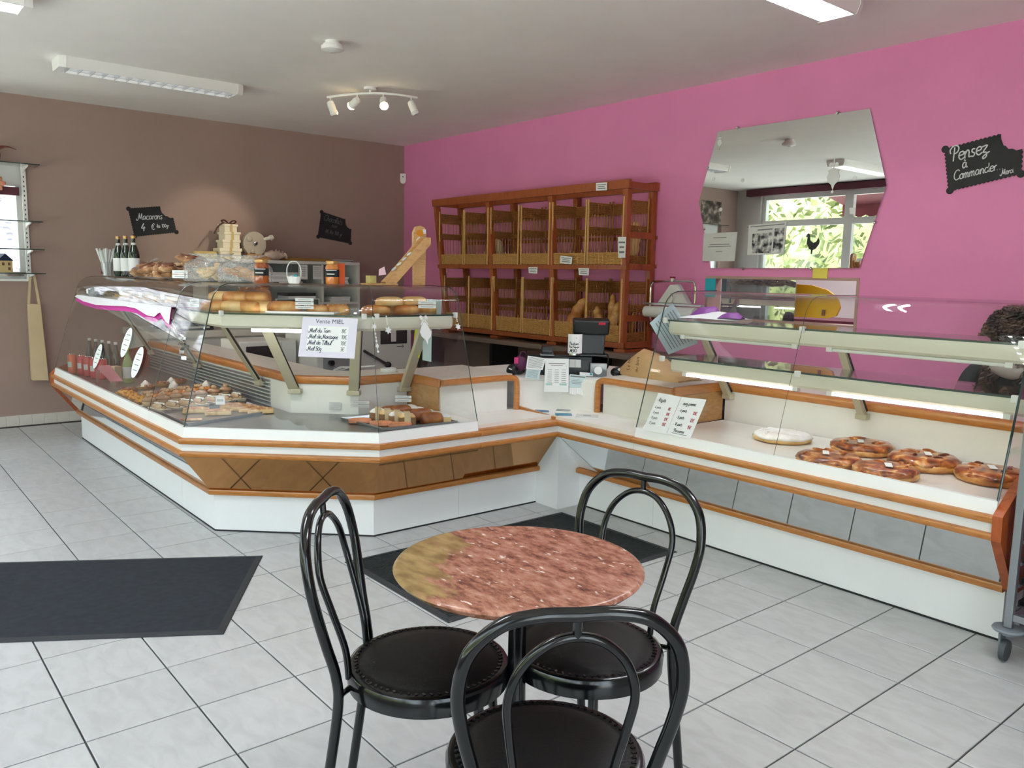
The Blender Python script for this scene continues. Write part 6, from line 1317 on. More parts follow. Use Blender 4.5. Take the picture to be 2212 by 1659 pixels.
ord7 = ['at the front glass', 'second from the glass', 'third from the glass', 'fourth from the glass', 'fifth from the glass', 'sixth from the glass', 'at the back grille']
def row(proto, pts, lab, rz):
    for i, q in enumerate(pts):
        l = lab % ord7[min(i, 6)] if len(pts) <= 7 else lab % ord7[i]
        if i == 0: proto.location = (q.x, q.y, DZ+0.001); proto.rotation_euler = (0, 0, rz); proto['label'] = l
        else: dup(proto, (q.x, q.y, DZ+0.001), rz+0.15*((i*7) % 3-1), l)
row(eclair('choco_glaze'), place_line((3.285, -3.75), (3.12, -3.22), 7), 'chocolate eclair with white icing, %s', 0.25)
row(religieuse('coffee_glaze'), place_line((3.12, -3.76), (2.93, -3.22), 7), 'coffee glazed cream puff, %s', 0.3)
def tartlet(m, r=0.05, nm='fruit_tartlet'):
    t = thing(nm, 'x', 'tart', group='small tarts in the flank case')
    MB().lathe([(0.001, 0), (r*0.8, 0), (r, 0.022), (r*0.93, 0.022), (r*0.88, 0.014), (0.001, 0.014)], 20, wob=lambda k, j: 1+0.02*(k % 2)*(j in (1, 2))).obj('shell', 'golden_crust', t)
    rnd = random.Random(4)
    for k in range(9):
        a = k*2.4; rr = r*0.7*math.sqrt((k+0.3)/9); MB().blob((rr*cos(a), rr*sin(a), 0.022), (r*0.26, r*0.2, 0.012), 8, 5, 0.1, Matrix.Rotation(a, 3, 'Z'), k).obj('fruit', m, t, smooth='full')
    return t
row(tartlet('fruit_yellow', 0.062), place_line((2.96, -3.745), (2.53, -3.745), 4), 'glazed yellow fruit tart in the front row, %s of the row', 0)
row(tartlet('tart_amber', 0.058), place_line((2.79, -3.63), (2.62, -3.22), 5), 'amber glazed tart behind the cream puffs, %s', 0.2)
row(tartlet('choux', 0.056, 'almond_tartlet'), place_line((2.62, -3.61), (2.46, -3.23), 4), 'pale almond tart in the second row back, %s', 0.2)
def meringue():
    t = thing('meringue', 'x', 'pastry', group='white meringues')
    MB().lathe([(0.001, 0), (0.030, 0.002), (0.036, 0.014), (0.027, 0.026), (0.030, 0.034), (0.018, 0.046), (0.006, 0.060), (0.001, 0.062)], 14, wob=lambda k, j: 1+0.06*sin(k*2.7)).obj('whirl', 'cream', t, smooth='full'); MB().lathe([(0.001, -0.0005), (0.036, -0.0005), (0.036, 0.002), (0.001, 0.002)], 12).obj('paper_disc', 'case_paper', t)
    return t
row(meringue(), [Vector(q) for q in ((2.28, -3.55), (2.42, -3.40), (2.20, -3.35), (2.50, -3.20))], 'white meringue in the flank case, %s', 0)
row(tartlet('dark_crust', 0.06, 'caramel_tartlet'), place_line((2.38, -3.68), (2.08, -3.26), 4), 'dark caramel tart in the hindmost row, %s', 0.1)
# lengthwise meringue strips (white paper cases edge)
# oval price tags on the flank glass
def flg(x, z, off=0.004): return Vector((x, -3.69-(0.172-(z-0.602)*0.2936)-off, z))
def oval(lab, x, z, a, b):
    t = thing('oval_label', lab, 'label', tuple(flg(x, z)), group='oval labels on the flank case glass')
    fn = lambda u, v, d: flg(x+u+v*0.15, z+v, 0.003+d)
    ell = lambda k1, n=28: [(a*k1*cos(2*pi*k/n), b*k1*sin(2*pi*k/n)) for k in range(n)]
    MB().prism([(p[0]-0.012, p[1]) for p in ell(1.0)], fn, 0.0, 0.001).obj('blue_backing', 'navy', t, world=True); MB().prism(ell(0.97), fn, 0.0012, 0.002).obj('white_face', 'paper', t, world=True)
    q = MB()
    for k in range(4): strokes(q, [(-a*0.5, b*0.5-k*b*0.33), (a*0.5, b*0.5-k*b*0.33)], 0.004, fn, 0.0025)
    q.obj('print', 'ink_grey', t, world=True, kind='stuff')
oval('white oval label with blue edge on the flank glass, lowest by the cans', 2.10, 0.795, 0.075, 0.088)
oval('white oval label with blue edge on the flank glass, highest of three', 2.70, 0.935, 0.085, 0.098)
oval('white oval label with blue edge on the flank glass, nearest the corner case', 3.04, 0.840, 0.085, 0.098)
ornament_l = thing('foil_garland', 'crumpled silvery garland hanging inside the flank case by the corner', 'ornament', (3.30, -3.60, 0.93))
rnd = random.Random(9)
for k in range(10):
    c = Vector((rnd.uniform(-0.03, 0.03)+0.003*k, rnd.uniform(-0.02, 0.02), 0.10-0.016*k)); MB().cbox(c, (0.03, 0.002, 0.022), Matrix.Rotation(rnd.uniform(0, 3), 3, 'Z') @ Matrix.Rotation(rnd.uniform(-1, 1), 3, 'X')).obj('foil_flake', 'chrome', ornament_l)
# shelf of the flank case: paper liner with pink lining, wrapped sandwiches, dark dome
lp = thing('shelf_liner', 'white scalloped paper liner with bright pink underside hanging over the flank case shelf', 'paper', (2.2, -3.6, 1.186))
ed = [(1.02, 0.0), (1.3, -0.028), (1.7, -0.040), (2.1, -0.030), (2.5, -0.018), (2.75, -0.022), (3.0, -0.055), (3.15, -0.055), (3.25, -0.020), (3.36, -0.075), (3.42, -0.085)]
def edz(x):
    for (x0, z0), (x1, z1) in zip(ed, ed[1:]):
        if x0 <= x <= x1: return z0+(z1-z0)*(x-x0)/(x1-x0)
    return ed[-1][1]
def liner(off, dz, mt, nm, y0):
    q = MB(); n = 60; top, mid, bot = [], [], []
    for i in range(n+1):
        x = 1.02+(3.42-1.02)*i/n; z = edz(x)*1.0+dz
        top.append((x, y0+0.36, 1.187+off)); mid.append((x, y0, 1.189+off)); bot.append((x, y0-0.012-off*2, 1.187+off-0.012+min(0, z)))
    q.add(top+mid+bot, [(i, i+1, n+2+i, n+1+i) for i in range(n)] + [(n+1+i, n+2+i, 2*n+3+i, 2*n+2+i) for i in range(n)])
    q.obj(nm, mt, lp, world=True)
mat('liner_pink', (206, 40, 160), 0.6)
mat('liner_white', (232, 230, 238), 0.6, var=0.03, scale=30)
liner(0.002, 0.0, 'liner_white', 'white_sheet', -3.70); liner(0.0, -0.030, 'liner_pink', 'pink_sheet', -3.696)
mat('wrapped_bread', (196, 160, 104), 0.5, var=0.3, scale=18)
for i in range(3):
    t = loaf('wrapped_sandwich', 'long sandwich in clear wrap on the flank case shelf, %s' % ('nearest the brown wall', 'middle one', 'nearest the corner case')[i], 1.75+0.5*i, -3.52, 1.192, 0.42, 0.08, 0.05, 0.05, 'wrapped_bread', i+60, 'sandwich', 'wrapped sandwiches')
    MB().tube([(-0.24, 0, 0.027), (-0.21, 0, 0.027), (0, 0, 0.029), (0.21, 0, 0.027), (0.24, 0, 0.027)], [0.008, 0.03, 0.044, 0.03, 0.008], 12).obj('film', 'film_bag', t, smooth='full')
    MB().box((0.02, -0.05, 0.02), (0.09, -0.047, 0.055)).obj('label', 'paper', t)
dm = thing('cloche', 'dark grey dome at the brown wall end of the flank case shelf', 'cloche', (1.42, -3.62, 1.192))
MB().lathe([(0.085, 0.0), (0.082, 0.03), (0.06, 0.062), (0.03, 0.075), (0.001, 0.078)], 20).obj('dome', 'grey_plastic', dm, smooth='full'); MB().box((-0.03, -0.088, 0.02), (0.02, -0.085, 0.055)).obj('label', 'paper', dm)
# ================================================================== ON TOP OF THE LEFT CASES
TZ = 1.3425
cupt = thing('straw_cup', 'clear plastic cup full of white paper straws on top of the flank case', 'cup', (1.02, -3.47, TZ))
MB().lathe([(0.001, 0.0), (0.040, 0.0), (0.046, 0.10), (0.048, 0.115), (0.046, 0.115), (0.044, 0.10), (0.038, 0.004), (0.001, 0.003)], 20).obj('cup', 'clear_plastic', cupt, smooth=True)
MB().prism([(-0.012, 0.018), (0.018, 0.018), (0.004, 0.045)], lambda u, v, d: (0.044*sin(u/0.044+0.3), -0.044*cos(u/0.044+0.3)-d, v), 0.002, 0.003).obj('red_triangle', 'bag_burgundy', cupt)
for k in range(20):
    a = k*2.4; r0 = 0.030*math.sqrt((k+0.5)/20); MB().tube([(r0*cos(a), r0*sin(a), 0.005), (r0*1.2*cos(a), r0*1.2*sin(a), 0.10), (r0*2.6*cos(a), r0*2.6*sin(a), 0.212+0.012*sin(k*3))], 0.008, 6).obj('straw', 'decal_white', cupt)
for i, (x, y) in enumerate(((1.28, -3.44), (1.42, -3.42), (1.56, -3.40))):
    bottle('dark green cider bottle with a white label, %s' % ('beside the straw cup', 'middle of three', 'beside the cookie tray')[i], x, y, TZ, 0.315, 0.042, 'green_glass', 'paper', 'gold_foil', 'green bottles on top of the flank case', 'paper_grey')
ramp_mat('cookie', [(0.3, (112, 72, 48)), (0.5, (178, 132, 92)), (0.7, (224, 194, 156))], 0.7, scale=16, detail=5, bump=0.4)
ramp_mat('choco_swirl', [(0.42, (92, 50, 32)), (0.52, (140, 84, 54)), (0.62, (222, 196, 160))], 0.6, scale=18, stretch=(1, 1, 3), detail=4, bump=0.3)
ck = thing('serving_dish', 'flat glass dish under the pile of chocolate swirl pastries', 'dish', (2.55, -3.46, TZ))
MB().lathe([(0.001, 0), (0.30, 0.0), (0.34, 0.012), (0.345, 0.014), (0.30, 0.005), (0.001, 0.004)], 32, sx=1.9, sy=0.36).obj('dish', 'clear_plastic', ck, smooth=True)
rnd = random.Random(21); spots = []
for k in range(17):
    lay = 0 if k < 9 else (1 if k < 14 else 2)
    spots.append((2.08+0.115*(k % 9)+0.05*lay+(0.15*(lay > 0))+ (0.1 if lay == 2 else 0), -3.46+rnd.uniform(-0.05, 0.05), TZ+0.014+0.042*lay))
lay_n = ['bottom', 'middle', 'top']
pos_n = ['first', 'second', 'third', 'fourth', 'fifth', 'sixth', 'seventh', 'eighth', 'ninth']
for k, (x, y, z) in enumerate(spots):
    lay = 0 if k < 9 else (1 if k < 14 else 2); idx = k if k < 9 else (k-9 if k < 14 else k-14)
    t = thing('chocolate_swirl', 'swirl biscuit in the dish, %s layer, %s from the straw cup' % (lay_n[lay], pos_n[idx]), 'biscuit', (x, y, z), group='chocolate swirl biscuits', rot=(rnd.uniform(-0.3, 0.3), rnd.uniform(-0.35, 0.35), rnd.uniform(0, 3)))
    MB().blob((0, 0, 0.014), (0.095, 0.060, 0.026), 14, 7, 0.10, seed=k).obj('biscuit', 'cookie', t, smooth='full'); MB().blob((0.004, 0, 0.030), (0.080, 0.048, 0.022), 12, 6, 0.12, seed=k+3).obj('swirl', 'choco_swirl', t, smooth='full')
ckf = MB().grid(lambda u, v: (1.90+0.55*u, -3.58+0.22*v, TZ+0.012+0.13*math.sqrt(u)*(1-0.5*abs(2*v-1))+0.012*sin(14*u+5*v)), 12, 6); tag(ckf.obj('cling_film', 'film_bag', smooth=True), 'crumpled clear film over the end of the biscuit dish', 'film')
label_tag('white and blue price tag in front of the biscuit dish', (3.20, -3.575, TZ+0.012), 0.115, 0.022, (0.5, -0.85, 0), rows=2)
# bagged biscuits
def bag_of(lab, x, y, w, d, h, seed, fill):
    t = thing('biscuit_bag', lab, 'bag', (x, y, TZ), 0.5); rnd = random.Random(seed)
    rings = []
    for j in range(9):
        s = j/8; k = (1-0.15*s) if s < 0.6 else (0.91-1.6*(s-0.6)*(1-0.55*(s > 0.85))); k = max(0.28, k); zz = h*s
        if s > 0.85: k = 0.30+0.5*(s-0.85)/0.15
        rings.append([(w/2*k*cos(2*pi*i/16)*(1+0.08*sin(i*2.3+j+seed)), d/2*k*sin(2*pi*i/16)*(1+0.08*cos(i*1.7+j)), zz+0.004*sin(i*3+j)) for i in range(16)])
    MB().rings(rings).obj('film', 'film_bag', t, smooth='full')
    for k in range(9):
        a = rnd.uniform(0, 6.28); rr = rnd.uniform(0.05, 0.28)
        MB().blob((w*rr*cos(a), d*rr*sin(a), 0.02+0.06*h/0.16*rnd.random()), (0.05, 0.035, 0.014), 10, 6, 0.1, Matrix.Rotation(rnd.uniform(-1, 1), 3, 'X') @ Matrix.Rotation(a, 3, 'Z'), k).obj('biscuit', fill, t, smooth='full')
    return t
bag_of('clear bag of pale biscuits on top of the case, behind the price tag', 3.42, -3.46, 0.40, 0.20, 0.16, 1, 'sliced_crumb')
bag_of('clear bag of golden biscuits next to the honey jar', 3.80, -3.41, 0.36, 0.18, 0.15, 2, 'golden_crust')
# honey jars
mat('honey', (150, 74, 24), 0.18, coat=0.5); mat('honey2', (196, 116, 46), 0.18, coat=0.5)
def honey_jar(lab, x, y, m):
    t = thing('honey_jar', lab, 'jar', (x, y, TZ), ZR, group='honey jars')
    MB().lathe([(0.001, 0), (0.034, 0.0), (0.037, 0.008), (0.037, 0.092), (0.033, 0.102), (0.031, 0.108), (0.001, 0.108)], 22).obj('glass_jar', m, t, smooth=True)
    MB().lathe([(0.0335, 0.108), (0.0345, 0.110), (0.0345, 0.123), (0.032, 0.126), (0.001, 0.126)], 22).obj('lid', 'gold_foil', t, smooth=True)
    wrap(0.0375, radians(-160), radians(10), 0.040, 0.080, 14).obj('label', 'ink_black', t); wrap(0.0378, radians(-140), radians(-40), 0.073, 0.077, 10).obj('label_band', 'paper_grey', t); wrap(0.0378, radians(-130), radians(-60), 0.052, 0.058, 8).obj('label_text', 'paper_grey', t)
    return t
honey_jar('dark amber honey jar with a black label beside the bagged biscuits', 4.045, -3.415, 'honey')
hj = honey_jar('amber honey jar with a black label and an orange tag behind it', 4.215, -3.085, 'honey2')
tag(MB().box((4.205, -3.045, TZ), (4.208, -3.005, TZ+0.115)).obj('orange_card', 'juice_orange'), 'bright orange card standing behind the second honey jar', 'card')
wb = thing('wicker_mini_basket', 'tiny white woven basket with a tall handle and foil eggs', 'basket', (4.10, -3.255, TZ), ZR)
MB().lathe([(0.001, 0), (0.026, 0.0), (0.030, 0.008), (0.036, 0.034), (0.039, 0.038), (0.035, 0.038), (0.027, 0.012), (0.001, 0.010)], 20, wob=lambda k, j: 1+0.03*(k % 2)).obj('bowl', 'decal_white', wb)
MB().tube(smoothpath([(-0.036, 0, 0.034), (-0.038, 0, 0.08), (-0.022, 0, 0.112), (0, 0, 0.120), (0.022, 0, 0.112), (0.038, 0, 0.08), (0.036, 0, 0.034)], 5), 0.0032, 6).obj('handle', 'decal_white', wb, smooth=True)
for k, (a, m) in enumerate((((-0.012, 0, 0.036), 'paper_blue'), ((0.010, -0.006, 0.040), 'note_blue'), ((0.0, 0.012, 0.038), 'paper'))): MB().blob(a, (0.011, 0.009, 0.009), 10, 6).obj('egg', m, wb, smooth='full')
# wooden bread slide with clips at the till end
sl_ = thing('wooden_slide', 'pine wooden chute stand with paper coins on top of the corner case', 'stand', (4.25, -2.68, TZ))
MB().prism([(-2.56, TZ), (-2.485, TZ), (-2.478, TZ+0.30), (-2.49, TZ+0.335), (-2.52, TZ+0.345), (-2.55, TZ+0.335), (-2.565, TZ+0.30)], lambda u, v, d: (d, u, v), 4.20, 4.222).obj('back_board', 'pine_wood', sl_, world=True)
for xx in (4.228, 4.285): MB().prism([(-2.80, TZ+0.002), (-2.735, TZ+0.002), (-2.495, TZ+0.235), (-2.495, TZ+0.275), (-2.53, TZ+0.275)], lambda u, v, d: (d, u, v), xx, xx+0.010).obj('side_board', 'pine_wood', sl_, world=True)
MB().hexa([(4.238, -2.79, TZ+0.012), (4.285, -2.79, TZ+0.012), (4.285, -2.505, TZ+0.255), (4.238, -2.505, TZ+0.255), (4.238, -2.795, TZ+0.018), (4.285, -2.795, TZ+0.018), (4.285, -2.51, TZ+0.261), (4.238, -2.51, TZ+0.261)]).obj('chute', 'pine_wood', sl_, world=True)
MB().box((4.20, -2.905, TZ), (4.30, -2.72, TZ+0.008)).obj('base_board', 'pine_wood', sl_, world=True)
mat('emblem_gold', (222, 150, 40), 0.5); mat('soap_green', (190, 180, 112), 0.6, var=0.15, scale=40); mat('pale_pink', (232, 196, 208), 0.6)
MB().lathe([(0.001, 0), (0.024, 0), (0.024, 0.002), (0.001, 0.002)], 24, sx=0.8).obj('oval_emblem', 'emblem_gold', sl_, loc=(4.2235-4.25, -2.525+2.68, 0.302), rot=(0, radians(90), 0))
MB().prism([(-0.02, 0.02), (0, 0.036), (0.02, 0.02), (0.022, -0.01), (0.008, -0.03), (-0.008, -0.03), (-0.022, -0.01)], lambda u, v, d: (4.226+d, -2.53+u, TZ+0.245+v), 0, 0.002).obj('hexagon_card', 'paper', sl_, world=True)
MB().box((4.2235, -2.503, TZ+0.30), (4.225, -2.483, TZ+0.325)).obj('white_slip', 'paper', sl_, world=True)
for k in range(4):
    s = 0.25+0.12*k; q = Vector((4.262, -2.795+0.285*s, TZ+0.030+0.243*s)); MB().blob((0, 0, 0), (0.016, 0.018, 0.005), 12, 6).obj('paper_coin', 'paper_grey', sl_, loc=tuple(q-sl_.location), rot=(radians(40), 0, 0), smooth='full')
tag(MB().cbox((0, 0, 0.021), (0.040, 0.045, 0.042)).obj('soap_block', 'soap_green', loc=(4.25, -2.865, TZ+0.0085), rot=(0, 0, 0.15), bevel=0.002), 'square greenish soap block at the foot of the wooden chute', 'soap')
tag(MB().hexa([(-0.02, -0.003, 0), (0.022, -0.003, 0.006), (0.022, 0.003, 0.006), (-0.02, 0.003, 0), (-0.018, -0.003, 0.034), (0.012, -0.003, 0.05), (0.012, 0.003, 0.05), (-0.018, 0.003, 0.034)]).obj('pink_card', 'pale_pink', loc=(4.262, -2.80, TZ+0.052), rot=(0, 0, 1.2)), 'pale pink card standing behind the soap block', 'card')
# ================================================================== BACK FURNITURE BY THE BROWN WALL
mat('unit_white', (214, 213, 208), 0.5); mat('unit_inner', (170, 170, 166), 0.6)
un = thing('pigeonhole_unit', 'white pigeonhole shelf unit against the brown wall behind the corner case', 'shelf unit', (0.2, -1.63, 0.86))
U = lambda lo, hi, nm, m='unit_white', b=0.0: MB().box(lo, hi).obj(nm, m, un, world=True, bevel=b)
ys = [-2.45, -1.93, -1.245, -0.82]
U((0.012, -2.45, 1.485), (0.41, -0.81, 1.518), 'top_board', b=0.006); U((0.012, -2.45, 0.862), (0.40, -0.82, 0.885), 'bottom_board'); U((0.012, -2.43, 0.885), (0.03, -0.83, 1.485), 'back_board', 'unit_inner')
for y in ys: U((0.031, y-0.012, 0.885), (0.40, y+0.012, 1.485), 'divider')
for z, a, b in ((1.275, 0, 3), (1.085, 1, 3)): 
    for k in range(a, b): U((0.031, ys[k]+0.0125, z-0.010), (0.40, ys[k+1]-0.0125, z+0.010), 'shelf_board')
def paperstack(lab, x0, y0, z0, x1, y1, z1, m, n=4):
    t = thing('paper_stack', lab, 'papers', ((x0+x1)/2, (y0+y1)/2, z0))
    for k in range(n):
        zz = z0+(z1-z0)*k/n; rr = random.Random(int(y0*100)+k); dx = rr.uniform(-0.01, 0.01)
        MB().box((x0+dx, y0+rr.uniform(0, 0.02), zz), (x1+dx, y1-rr.uniform(0, 0.02), zz+(z1-z0)/n*0.94)).obj('sheet', m if k % 2 == 0 else 'paper', t, world=True)
paperstack('pile of folders in the top middle pigeonhole', 0.10, -1.85, 1.2855, 0.36, -1.45, 1.40, 'paper_grey', 5)
paperstack('pile of papers in the top end pigeonhole by the pink wall', 0.10, -1.18, 1.2855, 0.36, -0.92, 1.36, 'paper_blue', 4)
paperstack('stack of dark binders in the lower middle pigeonhole', 0.10, -1.62, 1.0955, 0.36, -1.30, 1.19, 'dark_plastic', 3)
paperstack('stack of papers in the lower end pigeonhole', 0.08, -1.15, 1.0955, 0.38, -0.90, 1.15, 'paper_grey', 3)
for i, (y, z, w, h, l) in enumerate(((-1.52, 1.33, 0.10, 0.15, 'white sheet pinned to the pigeonhole unit, nearer the mini basket'), (-1.36, 1.335, 0.11, 0.14, 'white sheet pinned to the pigeonhole unit, nearer the orange tagged jar'))):
    sheet('pinned_sheet', l, 'paper', [Vector((0.412, y, z+h)), Vector((0.412, y+w, z+h)), Vector((0.412, y+w, z)), Vector((0.412, y, z))], 'paper_grey', lines=[(0.1, 0.8, 0.15+0.15*k, 0.03) for k in range(5)])
mat('sign_green', (38, 52, 50), 0.6)
gs = thing('chalk_board', 'dark green framed sign ending in the letters ap in the shelf unit', 'sign', (0.43, -1.55, 1.02))
MB().box((0.425, -1.78, 1.02), (0.435, -1.30, 1.135)).obj('frame', 'unit_white', gs, world=True); MB().box((0.4355, -1.765, 1.03), (0.438, -1.315, 1.125)).obj('board', 'sign_green', gs, world=True)
text_mb("ap'", 0.085, plane_fn((0.438, -1.43, 1.052), (0, 1, 0), (0, 0, 1), (1, 0, 0)), 0.001, 0, 'CENTER').obj('lettering', 'paper', gs, world=True)
cb = thing('base_cabinet', 'white low cabinet carrying the pigeonhole unit along the brown wall', 'cabinet', (0.4, -1.7, 0))
MB().box((0.012, -3.10, 0.0), (0.80, -0.55, 0.80)).obj('body', 'unit_white', cb, world=True); MB().box((0.008, -3.12, 0.80), (0.84, -0.53, 0.8615)).obj('top', 'beige_laminate', cb, world=True, bevel=0.004)
for k in range(4):
    y = -3.05+0.62*k; d = MB().box((0.801, y, 0.06), (0.818, y+0.60, 0.78)).obj('door', 'unit_white', cb, world=True, bevel=0.003); MB().box((0.8185, y+0.50, 0.60), (0.832, y+0.52, 0.72)).obj('handle', 'steel', d, world=True)
# objects on top of the unit
mat('cream_box', (240, 232, 206), 0.4, coat=0.2); mat('ribbon', (70, 40, 34), 0.5); mat('bow_gold', (206, 182, 120), 0.4)
zt = 1.5185
bx_ = [(0.20, 0.105, -2.175, 'largest, at the bottom of the stack'), (0.165, 0.080, -2.165, 'second from the bottom of the stack'), (0.150, 0.078, -2.155, 'third from the bottom of the stack'), (0.125, 0.075, -2.165, 'smallest, at the top of the stack')]
z = zt
for i, (w, h, y, l) in enumerate(bx_):
    t = thing('gift_box', 'cream cardboard cake box, %s' % l, 'box', (0.22, y, z), 0.05*(i-1), group='stacked cream boxes')
    MB().box((-w/2, -w/2, 0), (w/2, w/2, h*0.80)).obj('box', 'cream_box', t, bevel=0.003); MB().box((-w/2-0.009, -w/2-0.009, h*0.70), (w/2+0.009, w/2+0.009, h)).obj('lid', 'cream_box', t, bevel=0.003)
    MB().box((w/2+0.0092, -0.012, 0), (w/2+0.0105, 0.012, h)).obj('ribbon_band', 'bow_gold', t); z += h+0.0005
    if i == 3:
        for s in (-1, 1):
            MB().tube(smoothpath([(0.02, 0, h), (0.02, s*0.04, h+0.035), (0.02, s*0.075, h+0.03), (0.02, s*0.05, h+0.008), (0.02, 0, h+0.003)], 5), 0.007, 6).obj('bow_loop', 'ribbon', t, smooth=True)
        MB().tube(smoothpath([(0.02, 0, h+0.004), (0.03, -0.08, h+0.0), (0.05, -0.14, h-0.05), (0.05, -0.165, h-0.10)], 5), 0.007, 6).obj('ribbon_tail', 'ribbon', t, smooth=True)
# round grey weaver disc with cut-outs
mat('disc_grey', (178, 170, 154), 0.5); mat('disc_white', (222, 216, 202), 0.4)
dc = thing('slicer_wheel', 'round beige machine wheel with a white knob on top of the shelf unit', 'machine', (0.25, -1.92, zt), 0.1)
crc = [(0.125*cos(a), 0.125*sin(a)+0.155) for a in [radians(-55+k*10) for k in range(27)]] + [(-0.07, 0.05), (-0.02, 0.085), (0.02, 0.045)]
MB().prism(crc, lambda u, v, d: (d, u, v), -0.03, 0.03).obj('wheel', 'disc_grey', dc, bevel=0.006)
MB().tube([(0.03, 0, 0.165), (0.05, 0, 0.165), (0.055, 0, 0.165)], [0.022, 0.02, 0.01], 14).obj('hub', 'chrome', dc, smooth=True)
MB().tube([(0.02, 0.10, 0.205), (0.05, 0.16, 0.225)], 0.018, 10).obj('arm', 'disc_white', dc, smooth=True); MB().tube([(0.05, 0.155, 0.22), (0.058, 0.185, 0.235)], [0.03, 0.022], 12).obj('knob', 'disc_white', dc, smooth=True)
for a, r in ((radians(140), 0.035), (radians(250), 0.028)): MB().blob((0.03, 0.075*cos(a), 0.155+0.075*sin(a)), (0.012, r, r*0.8), 12, 6).obj('boss', 'disc_grey', dc, smooth='full')
MB().box((-0.06, -0.10, 0), (0.06, 0.10, 0.032)).obj('base', 'ochre', dc) if False else MB().hexa([(-0.05, -0.12, 0), (0.07, -0.12, 0), (0.07, 0.16, 0), (-0.05, 0.16, 0), (-0.04, -0.08, 0.06), (0.03, -0.08, 0.06), (0.03, 0.10, 0.05), (-0.04, 0.10, 0.05)]).obj('base', 'panel_wood', dc)
mat('shell_pink', (206, 184, 168), 0.5, var=0.12, scale=25)
shl = thing('seashell', 'large pale conch shell on top of the shelf unit', 'shell', (0.25, -1.70, zt))
rg = []
for j in range(13):
    s = j/12; r = 0.055*sin(pi*min(1, 0.12+s*0.80))*(1-0.25*s)+0.004; y = -0.115+0.23*s
    rg.append([(r*cos(2*pi*i/14)*(1+0.10*sin(5*i+j*1.3)), y, 0.050+r*0.9*sin(2*pi*i/14)*(1+0.15*(i in (3, 4))*sin(j*2))) for i in range(14)])
MB().rings(rg).obj('whorl', 'shell_pink', shl, smooth='full')
for k in range(5): MB().tube([(0, -0.06+0.035*k, 0.085), (0.004, -0.055+0.035*k, 0.115-0.01*abs(k-2))], [0.014, 0.003], 8).obj('spike', 'shell_pink', shl, smooth=True)
MB().lathe([(0.028, 0), (0.034, 0.01), (0.018, 0.02)], 14).obj('lip', 'shell_pink', shl, loc=(0.02, 0.10, 0.045), rot=(radians(-70), 0, 0), smooth=True)
mat('paper_roll', (206, 182, 120), 0.6, var=0.06)
rl = thing('paper_roll', 'yellowish paper roll lying at the end of the shelf unit', 'paper roll', (0.22, -2.39, zt))
MB().tube([(0.02, -0.12, 0.036), (0.02, 0.09, 0.036)], 0.036, 18).obj('roll', 'paper_roll', rl, smooth=True); MB().tube([(0.02, -0.125, 0.036), (0.02, -0.1205, 0.036)], 0.015, 12).obj('core', 'brown_jar', rl)
mat('ochre_cloth', (150, 110, 50), 0.7)
tag(MB().hexa([(0.06, -1.58, zt), (0.34, -1.58, zt), (0.34, -1.10, zt), (0.06, -1.10, zt), (0.08, -1.56, zt+0.035), (0.32, -1.56, zt+0.035), (0.32, -1.12, zt+0.030), (0.08, -1.12, zt+0.030)]).obj('folded_cloth', 'ochre_cloth', bevel=0.008), 'ochre folded cloth on the shelf unit next to the shell', 'cloth')
mg = thing('magazine_pile', 'few magazines lying on the pink wall end of the shelf unit', 'magazines', (0.22, -1.0, zt))
for k in range(3): MB().box((-0.12+0.01*k, -0.13+0.02*k, 0.008*k), (0.13, 0.12+0.01*k, 0.008*k+0.0075)).obj('magazine', ('paper_grey', 'navy', 'paper_grey')[k], mg)
# ================================================================== BEHIND THE CORNER CASE
sr = thing('bread_slicer', 'large white bread slicing machine with a black lever behind the corner case', 'machine', (2.0, -1.85, 0))
MB().box((1.70, -2.25, 0.02), (2.29, -1.35, 0.97)).obj('housing', 'unit_white', sr, world=True, bevel=0.012); MB().box((2.291, -1.66, 0.81), (2.297, -1.40, 0.935)).obj('slot', 'dark_plastic', sr, world=True); MB().box((2.297, -1.56, 0.83), (2.299, -1.51, 0.93)).obj('slot_label', 'paper_grey', sr, world=True)
MB().tube([(2.31, -1.83, 0.765), (2.315, -1.62, 0.645)], 0.012, 8).obj('lever', 'dark_plastic', sr, world=True, smooth=True); MB().blob((2.315, -1.60, 0.635), (0.028, 0.028, 0.028), 12, 8).obj('lever_knob', 'black_plastic', sr, world=True, smooth='full')
MB().hexa([(2.291, -2.19, 0.62), (2.30, -2.19, 0.62), (2.30, -1.85, 0.60), (2.291, -1.85, 0.60), (2.291, -2.19, 0.75), (2.30, -2.19, 0.75), (2.30, -1.85, 0.70), (2.291, -1.85, 0.70)]).obj('control_panel', 'grey_plastic', sr, world=True); MB().tube([(2.30, -2.13, 0.68), (2.335, -2.13, 0.68)], 0.022, 12).obj('dial', 'black_plastic', sr, world=True)
text_mb('→', 0.05, plane_fn((2.2995, -1.45, 0.775), (0, 1, 0), (0, 0, 1), (1, 0, 0)), 0.0006, 0, 'CENTER') if False else None
q = MB(); fa = plane_fn((2.2905, -1.46, 0.785), (0, 1, 0), (0, 0, 1), (1, 0, 0)); strokes(q, [(-0.04, 0), (0.03, 0)], 0.005, fa); strokes(q, [(0.015, 0.014), (0.03, 0), (0.015, -0.014)], 0.005, fa); q.obj('arrow_mark', 'ink_black', sr, world=True)
for (x, y) in ((1.75, -2.2), (2.24, -2.2), (1.75, -1.4), (2.24, -1.4)): MB().lathe([(0.001, 0), (0.02, 0), (0.02, 0.02), (0.001, 0.02)], 10).obj('foot', 'black_plastic', sr, loc=(x-2.0, y+1.85, 0))
cbn = thing('low_cupboard', 'white low cupboard behind the flank case carrying the microwave', 'cupboard', (1.6, -2.7, 0))
